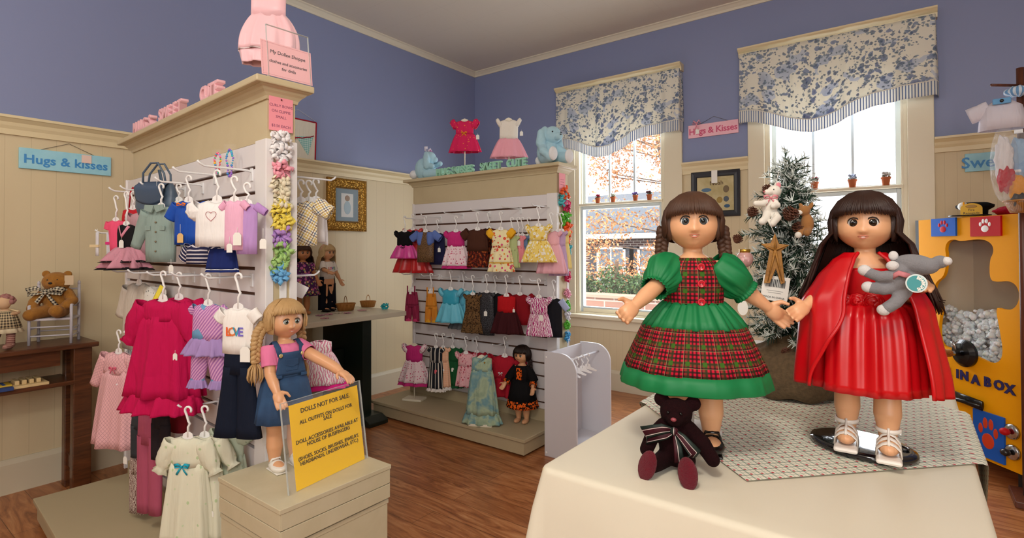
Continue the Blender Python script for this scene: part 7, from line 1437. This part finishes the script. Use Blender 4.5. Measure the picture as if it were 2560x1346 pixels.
shape('front_panel', [[(0, 0), (WB, 0), (WB, HB), (0, HB)], hole], .018, YEL, r, Matrix.Translation((0, .009, 0)))
iv = Matrix.Rotation(-yb, 3, 'Z'); q2 = iv @ (V((.80, 3.46, 0))-V((Pl.x, Pl.y, 0))); q3 = iv @ (V((.55, 3.80, 0))-V((Pl.x, Pl.y, 0))); q4 = iv @ (V((Pl.x-.0, 3.80, 0))-V((Pl.x, Pl.y, 0)))
base_poly = [(0.0, .018), (WB, .018), (q2.x, q2.y), (q3.x, q3.y)]
for nm, z0, z1 in (('bottom_panel', 0, .02), ('top_panel', HB-.02, HB)): MB().prism(base_poly, 2, z0, z1).build(nm, YEL, r, smooth=False)
for nm, a, b_, m in (('side_panel', base_poly[0], base_poly[3], INT), ('side_panel', base_poly[1], base_poly[2], YEL), ('back_panel', base_poly[2], base_poly[3], INT)):
    d = (V((b_[0]-a[0], b_[1]-a[1], 0))).normalized(); nn_ = V((-d.y, d.x, 0))*.012; MB().prism([a, b_, (b_[0]+nn_.x, b_[1]+nn_.y), (a[0]+nn_.x, a[1]+nn_.y)], 2, .02, HB-.02).build(nm, m, r, smooth=False)
bx('inner_back', (.02, WB-.0, .20, .21, .35, HB-.05), INT, r); bx('side_edge', (-.022, .0, -.0, .018, 0, HB), BKB, r)
bx('perspex_window', (.04, WB-.01, .020, .023, .38, HB-.12), ACRYL, r)
fx = [p_[0] for p_ in hole]; fz = [p_[1] for p_ in hole]; x0f, x1f, z0f = min(fx), max(fx), min(fz); zf1 = fr(2420, 775)[1]
b = MB(); rq = random.Random(9)
for i in range(900):
    x = rq.uniform(x0f-.01, x1f-.0); z = rq.uniform(z0f-.02, zf1-.015+.015*math.sin(x*25)); y = rq.uniform(.045, .11); rr = rq.uniform(.007, .017); sd = rq.random()*9
    b.ell((x, y, z), rr, None, 10, 7, lambda d, q, sd=sd: q*(1+.35*noise.noise(V((d.x*2.2+sd, d.y*2.2, d.z*2.2)))+.2*noise.noise(V((d.x*6, d.y*6+sd, d.z*6)))))
n = NT('white stuffing', .95, Subsurface_Weight=.3); n.bump(n.noise(n.co('Object'), 90, 4, .8), .9, .006); fo = b.build('stuffing', n.done('f2f2f4'), None); fo.parent = r; fo['kind'] = 'stuff'
bx('bin_floor', (.02, WB-.01, .03, .19, z0f-.06, z0f-.04), INT, r)
# plaques with paws
def plaque(pxs, col, pawcol, nm):
    a, b_, c_, d_ = [fr(*q) for q in pxs]; x0, x1, z0, z1 = min(a[0], d_[0]), max(b_[0], c_[0]), (c_[1]+d_[1])/2, (a[1]+b_[1])/2
    pl_ = bx('plaque', (x0, x1, -.010, .0, z0, z1), col, r, .001); cx, cz, s = (x0+x1)/2, (z0+z1)/2, (z1-z0); w_ = x1-x0
    for dx, dz, sx, sz in ((0, -.12, .20, .17), (-.24, .12, .075, .11), (-.085, .26, .08, .12), (.10, .26, .08, .12), (.25, .10, .075, .11)): MB().ell((cx+dx*min(w_, s), -.0102, cz+dz*s), (sx*min(w_, s), .002, sz*s), nu=24, nv=8).build('paw_print', pawcol, pl_)
plaque(((2332, 547), (2393, 545), (2393, 590), (2332, 592)), BLU, REDP, 'a'); plaque(((2430, 543), (2506, 540), (2506, 592), (2430, 590)), REDP, WHITE, 'b'); plaque(((2438, 1021), (2514, 1046), (2514, 1165), (2438, 1130)), BLU, plain('orange red', 'd8401c', .4), 'c')
for ch, px, py in zip('BEARINABOX', (2300, 2325, 2348, 2371, 2395, 2412, 2440, 2470, 2499, 2526), (905, 912, 920, 928, 936, 941, 951, 957, 965, 975)):
    x, z = fr(px, py); text('lettering', ch, .062 if ch != 'I' else .06, plain('purple blue letters', '1d1c5e', .4), r, Matrix.Translation((x, -.003, z)) @ TX, .002, w=.003)
x, z = fr(2415, 884); fl_ = MB().loft([tring(.135*a, .135*a, zz, 40) for a, zz in ((1, 0), (1, .014), (.75, .03), (.4, .034), (.1, .034))]).xf(Matrix.Translation((x, -.0, z)) @ Matrix.Rotation(pi/2, 4, 'X')).build('spindle_flange', plain('black flange', '0e0e12', .2), r, smooth=False)
for i in range(6): a = i*pi/3; MB().ell((x+.055*math.cos(a), -.014, z+.055*math.sin(a)), (.006, .004, .006)).build('flange_bolt', CHROME, fl_)
n = NT('orange netting tube', .7); n.bump(n.vor(n.co('Object'), 160)[0], .9, .003); NET = n.done(n.mix(n.ma('GREATER_THAN', n.vor(n.co('Object'), 160)[0], .45), 'e8a848', 'b87424'))
pw = dat(2300, 877, 2.45); pe = iv @ (V((pw.x, pw.y, 0))-V((Pl.x, Pl.y, 0))); pe = V((x-.02, -.30, z-.012)); e2 = iv @ ((dat(2255, 880, 2.32))-V((Pl.x, Pl.y, ZB0)))
tb_ = MB().tube([V((x, -.03, z)), V((x, -.03, z)).lerp(e2, .25)], .012, 12).build('filling_nozzle', CHROME, r); MB().tube([V((x, -.03, z)).lerp(e2, .22), V((x, -.03, z)).lerp(e2, .6), e2], [.019, .021, .020], 20).build('netting_tube', NET, tb_)
MB().tube([V((x, -.05, z+.02)), V((x-.012, -.06, z+.06))], [.004, .009], 8).build('thumb_screw', CHROME, r)
x1_, z1_ = fr(2385, 985); x2_, z2_ = fr(2466, 1016); MB().tube([(x1_, -.02, z1_), (x2_, -.02, z2_)], .024, 12, .35, side=(0, 0, 1)).build('crank_arm', plain('black steel', '0f0f12', .25), r); MB().tube([(x2_, -.03, z2_), (x1_-.02, -.05, z2_-.0)], .010, 8).build('crank_bar', plain('black steel', '0f0f12', .25), r)
MB().ell((x2_-.01, -.03, z2_), (.007, .004, .007)).build('crank_bolt', CHROME, r)
for px, py, m, c_ in ((2532, 1080, REDP, 'a'), (2534, 1132, plain('dark knob', '2a2422', .2), 'b')): x, z = fr(px, py); kb = MB().loft([tring(.07*a, .07*a, zz, 28) for a, zz in ((1, 0), (1, .008), (.8, .014), (.3, .014))]).xf(Matrix.Translation((x, 0, z)) @ Matrix.Rotation(pi/2, 4, 'X')).build('knob_plate', CHROME, r); MB().ell((x-.004, -.035, z), (.02, .02, .017)).build('knob', m, kb)
for x in (.05, WB-.05): bx('foot', (x-.02, x+.02, .05, .09, -ZB0, 0), BKB, r)
# cap and red cloth on the cabinet
topP = lambda px, v_: V((Pl.x, Pl.y, 0))+rv*fr(px, 560)[0]+V((-rv.y, rv.x, 0))*v_+V((0, 0, ZB1+.001))
P_ = topP(2400, .08); r = thing('toy_hat', 'black toy sailor cap with a yellow patch on top of the yellow cabinet', 'hat', P_, viewyaw(P_)); BC = C('black felt', '121216'); 
MB().loft([tring(a, b_, z, 32) for a, b_, z in ((.10, .09, 0), (.105, .095, .035), (.15, .14, .05), (.155, .145, .062), (.10, .10, .075), (.02, .02, .078))]).build('crown', BC, r); MB().prism([(q[0], q[1]) for q in circ(-.02, -.055, .085, 24, pi, 2*pi, .055)], 2, .004, .010).build('peak', plain('shiny black peak', '0c0c0e', .15), r)
MB().ell((-.045, -.05, .055), (.022, .03, .022), Euler((0, -.4, 0))).build('white_badge', plain('white badge', 'e4e2da', .5), r); bx('badge_stripe', (-.045, -.038, -.085, -.05, .04, .075), YEL, r, .002)
P_ = topP(2424, .01); r = thing('standing_card', 'rounded yellow card reading Fire Renegade in front of the black toy cap', 'sign', P_, viewyaw(P_)); MB().prism([(-.042, 0), (.042, 0)]+[(.042*math.cos(a), .042+.026*math.sin(a)) for a in [pi*i/12 for i in range(13)]], 1, 0, .004).build('card', plain('card yellow', 'e8b81e', .5), r, smooth=False); text('lettering', 'Fire\nRenegade', .016, INK, r, Matrix.Translation((0, -.0006, .026)) @ TX, .0003); MB().ell((0, -.001, .052), (.022, .0015, .008)).build('oval_mark', plain('oval tan', 'b8904a', .6), r)
P_ = topP(2500, .10); r = thing('red_garment', 'folded red garment on top of the yellow cabinet behind the cap', 'cloth', P_, viewyaw(P_)); MB().ell((0, 0, .02), (.10, .06, .024), None, 28, 14, lambda d, q: q*(1+.12*math.sin(d.x*9+d.y*4))).build('folded_cloth', C('red fleece cloth', 'a8122c', st=.6), r)
# ================================================================== BAGGED OUTFITS RACK AT THE RIGHT EDGE
P_ = dat(2562, 900, 2.34); PX, PY = P_.x, P_.y; r = thing('wooden_rack', 'dark wooden post with dowel arms at the right edge, hung with bagged outfits', 'rack', (PX, PY, 0)); DW = wood('dark dowel', '4a2418', '6b3a26', (20, 20, 2), .4)
MB().tube([(0, 0, 0), (0, 0, 1.92)], .014, 10).build('post', DW, r); bx('base', (-.05, .12, -.1, .1, 0, .03), DW, r, .004)
lv = lambda px, py: dat(px, py, 2.34)-V((PX, PY, 0))
for px, py in ((2478, 213), (2472, 317), (2520, 505)): a = lv(px, py); MB().tube([(0, 0, a.z+.003), (a.x, a.y, a.z)], .006, 8).build('dowel_arm', DW, r)
P_ = dat(2505, 285, 2.32); vy = viewyaw(P_); r = thing('toy_shirt', 'white toy shirt with a blue snap collar hanging on the upper dowel', 'doll clothes', P_, vy); SHM = C('lilac white cotton', 'd6d2de')
b = MB(); b.loft([tring(a, b_, z, 30, 5, .06) for a, b_, z in ((.05, .03, .06), (.13, .07, .03), (.15, .08, -.02), (.16, .08, -.07))], cap0=False, cap1=False); b.build('body', SHM, r, solid=.002); sleeve(-1, .03, .075, .036, .034, .35, SHM, r, x0=-.04); bx('collar', (-.03, .03, -.05, -.04, .035, .06), C('sky collar', '6fa8d8'), r, .004); MB().ell((0, -.052, .048), (.007, .003, .007)).build('snap', BLACK, r)
P_ = dat(2545, 228, 2.33); r = thing('toy_bonnet', 'small light blue striped toy garment under the top dowel', 'doll clothes', P_, vy); MB().ell((0, 0, 0), (.045, .03, .024), None, 24, 12, lambda d, q: q*(1+.1*math.sin(d.x*12))).build('puffed_body', clothp('blue white stripe', stripes('cfdcea', '6f9cc8', .02, .5)), r)
for i, (px, py, w_, h_, c1, c2, lb) in enumerate(((2510, 410, .075, .30, 'c0223a', 'e8e4e8', 'clear bagged white and red toy outfit hanging from the lower dowel'), (2548, 400, .09, .22, '8fb2d8', '9fc0e0', 'clear bagged light blue toy outfit at the right edge'), (2545, 480, .08, .16, '1c1c22', 'e89a1c', 'clear bagged black and orange toy outfit at the right edge'))):
    P_ = dat(px, py, 2.30-.015*i); r = thing('bagged_outfit', lb, 'toy outfit', P_, vy+.1*i, None)
    MB().ell((0, 0, .02), (w_*.42, .02, h_*.36), None, 26, 16, lambda d, q: q*(1+.10*math.sin(d.z*11+d.x*5))).build('main_garment', C('garment '+c2, c2, st=.6), r); MB().ell((w_*.05, -.006, -h_*.22), (w_*.40, .02, h_*.2), None, 24, 14, lambda d, q: q*(1+.12*math.sin(d.x*9))).build('second_garment', C('garment '+c1, c1, st=.6), r)
    n = NT('crinkled clear bag', .06); n.b.inputs['Alpha'].default_value = .16; n.b.inputs['Specular IOR Level'].default_value = .9; n.bump(n.noise(n.co('Object'), 40, 3, .7, 2), 1, .02); n.done('ffffff')
    MB().ell((0, 0, 0), (w_*.62, .036, h_*.56), None, 28, 20, lambda d, q: V((q.x, q.y*(1+.3*math.sin(d.z*13+d.x*6)), q.z))).build('clear_bag', n.m, r); bx('hanger_clip', (-.014, .014, -.004, .004, h_*.52, h_*.60), WHITE, r, .002)
P_ = dat(2556, 515, 2.28); r = thing('wicker_bowl', 'brown wicker bowl edge beside the yellow cabinet top', 'basket', P_, 0); MB().loft([tring(a, a, z, 32) for a, z in ((.02, -.03), (.08, -.028), (.12, .02), (.125, .022), (.11, .018), (.02, -.02))]).build('bowl', WK, r); MB().tube([(.0615*math.cos(a), .0615*math.sin(a), .022) for a in [2*pi*i/24 for i in range(25)]], .004, 6).build('rim', WK, r)
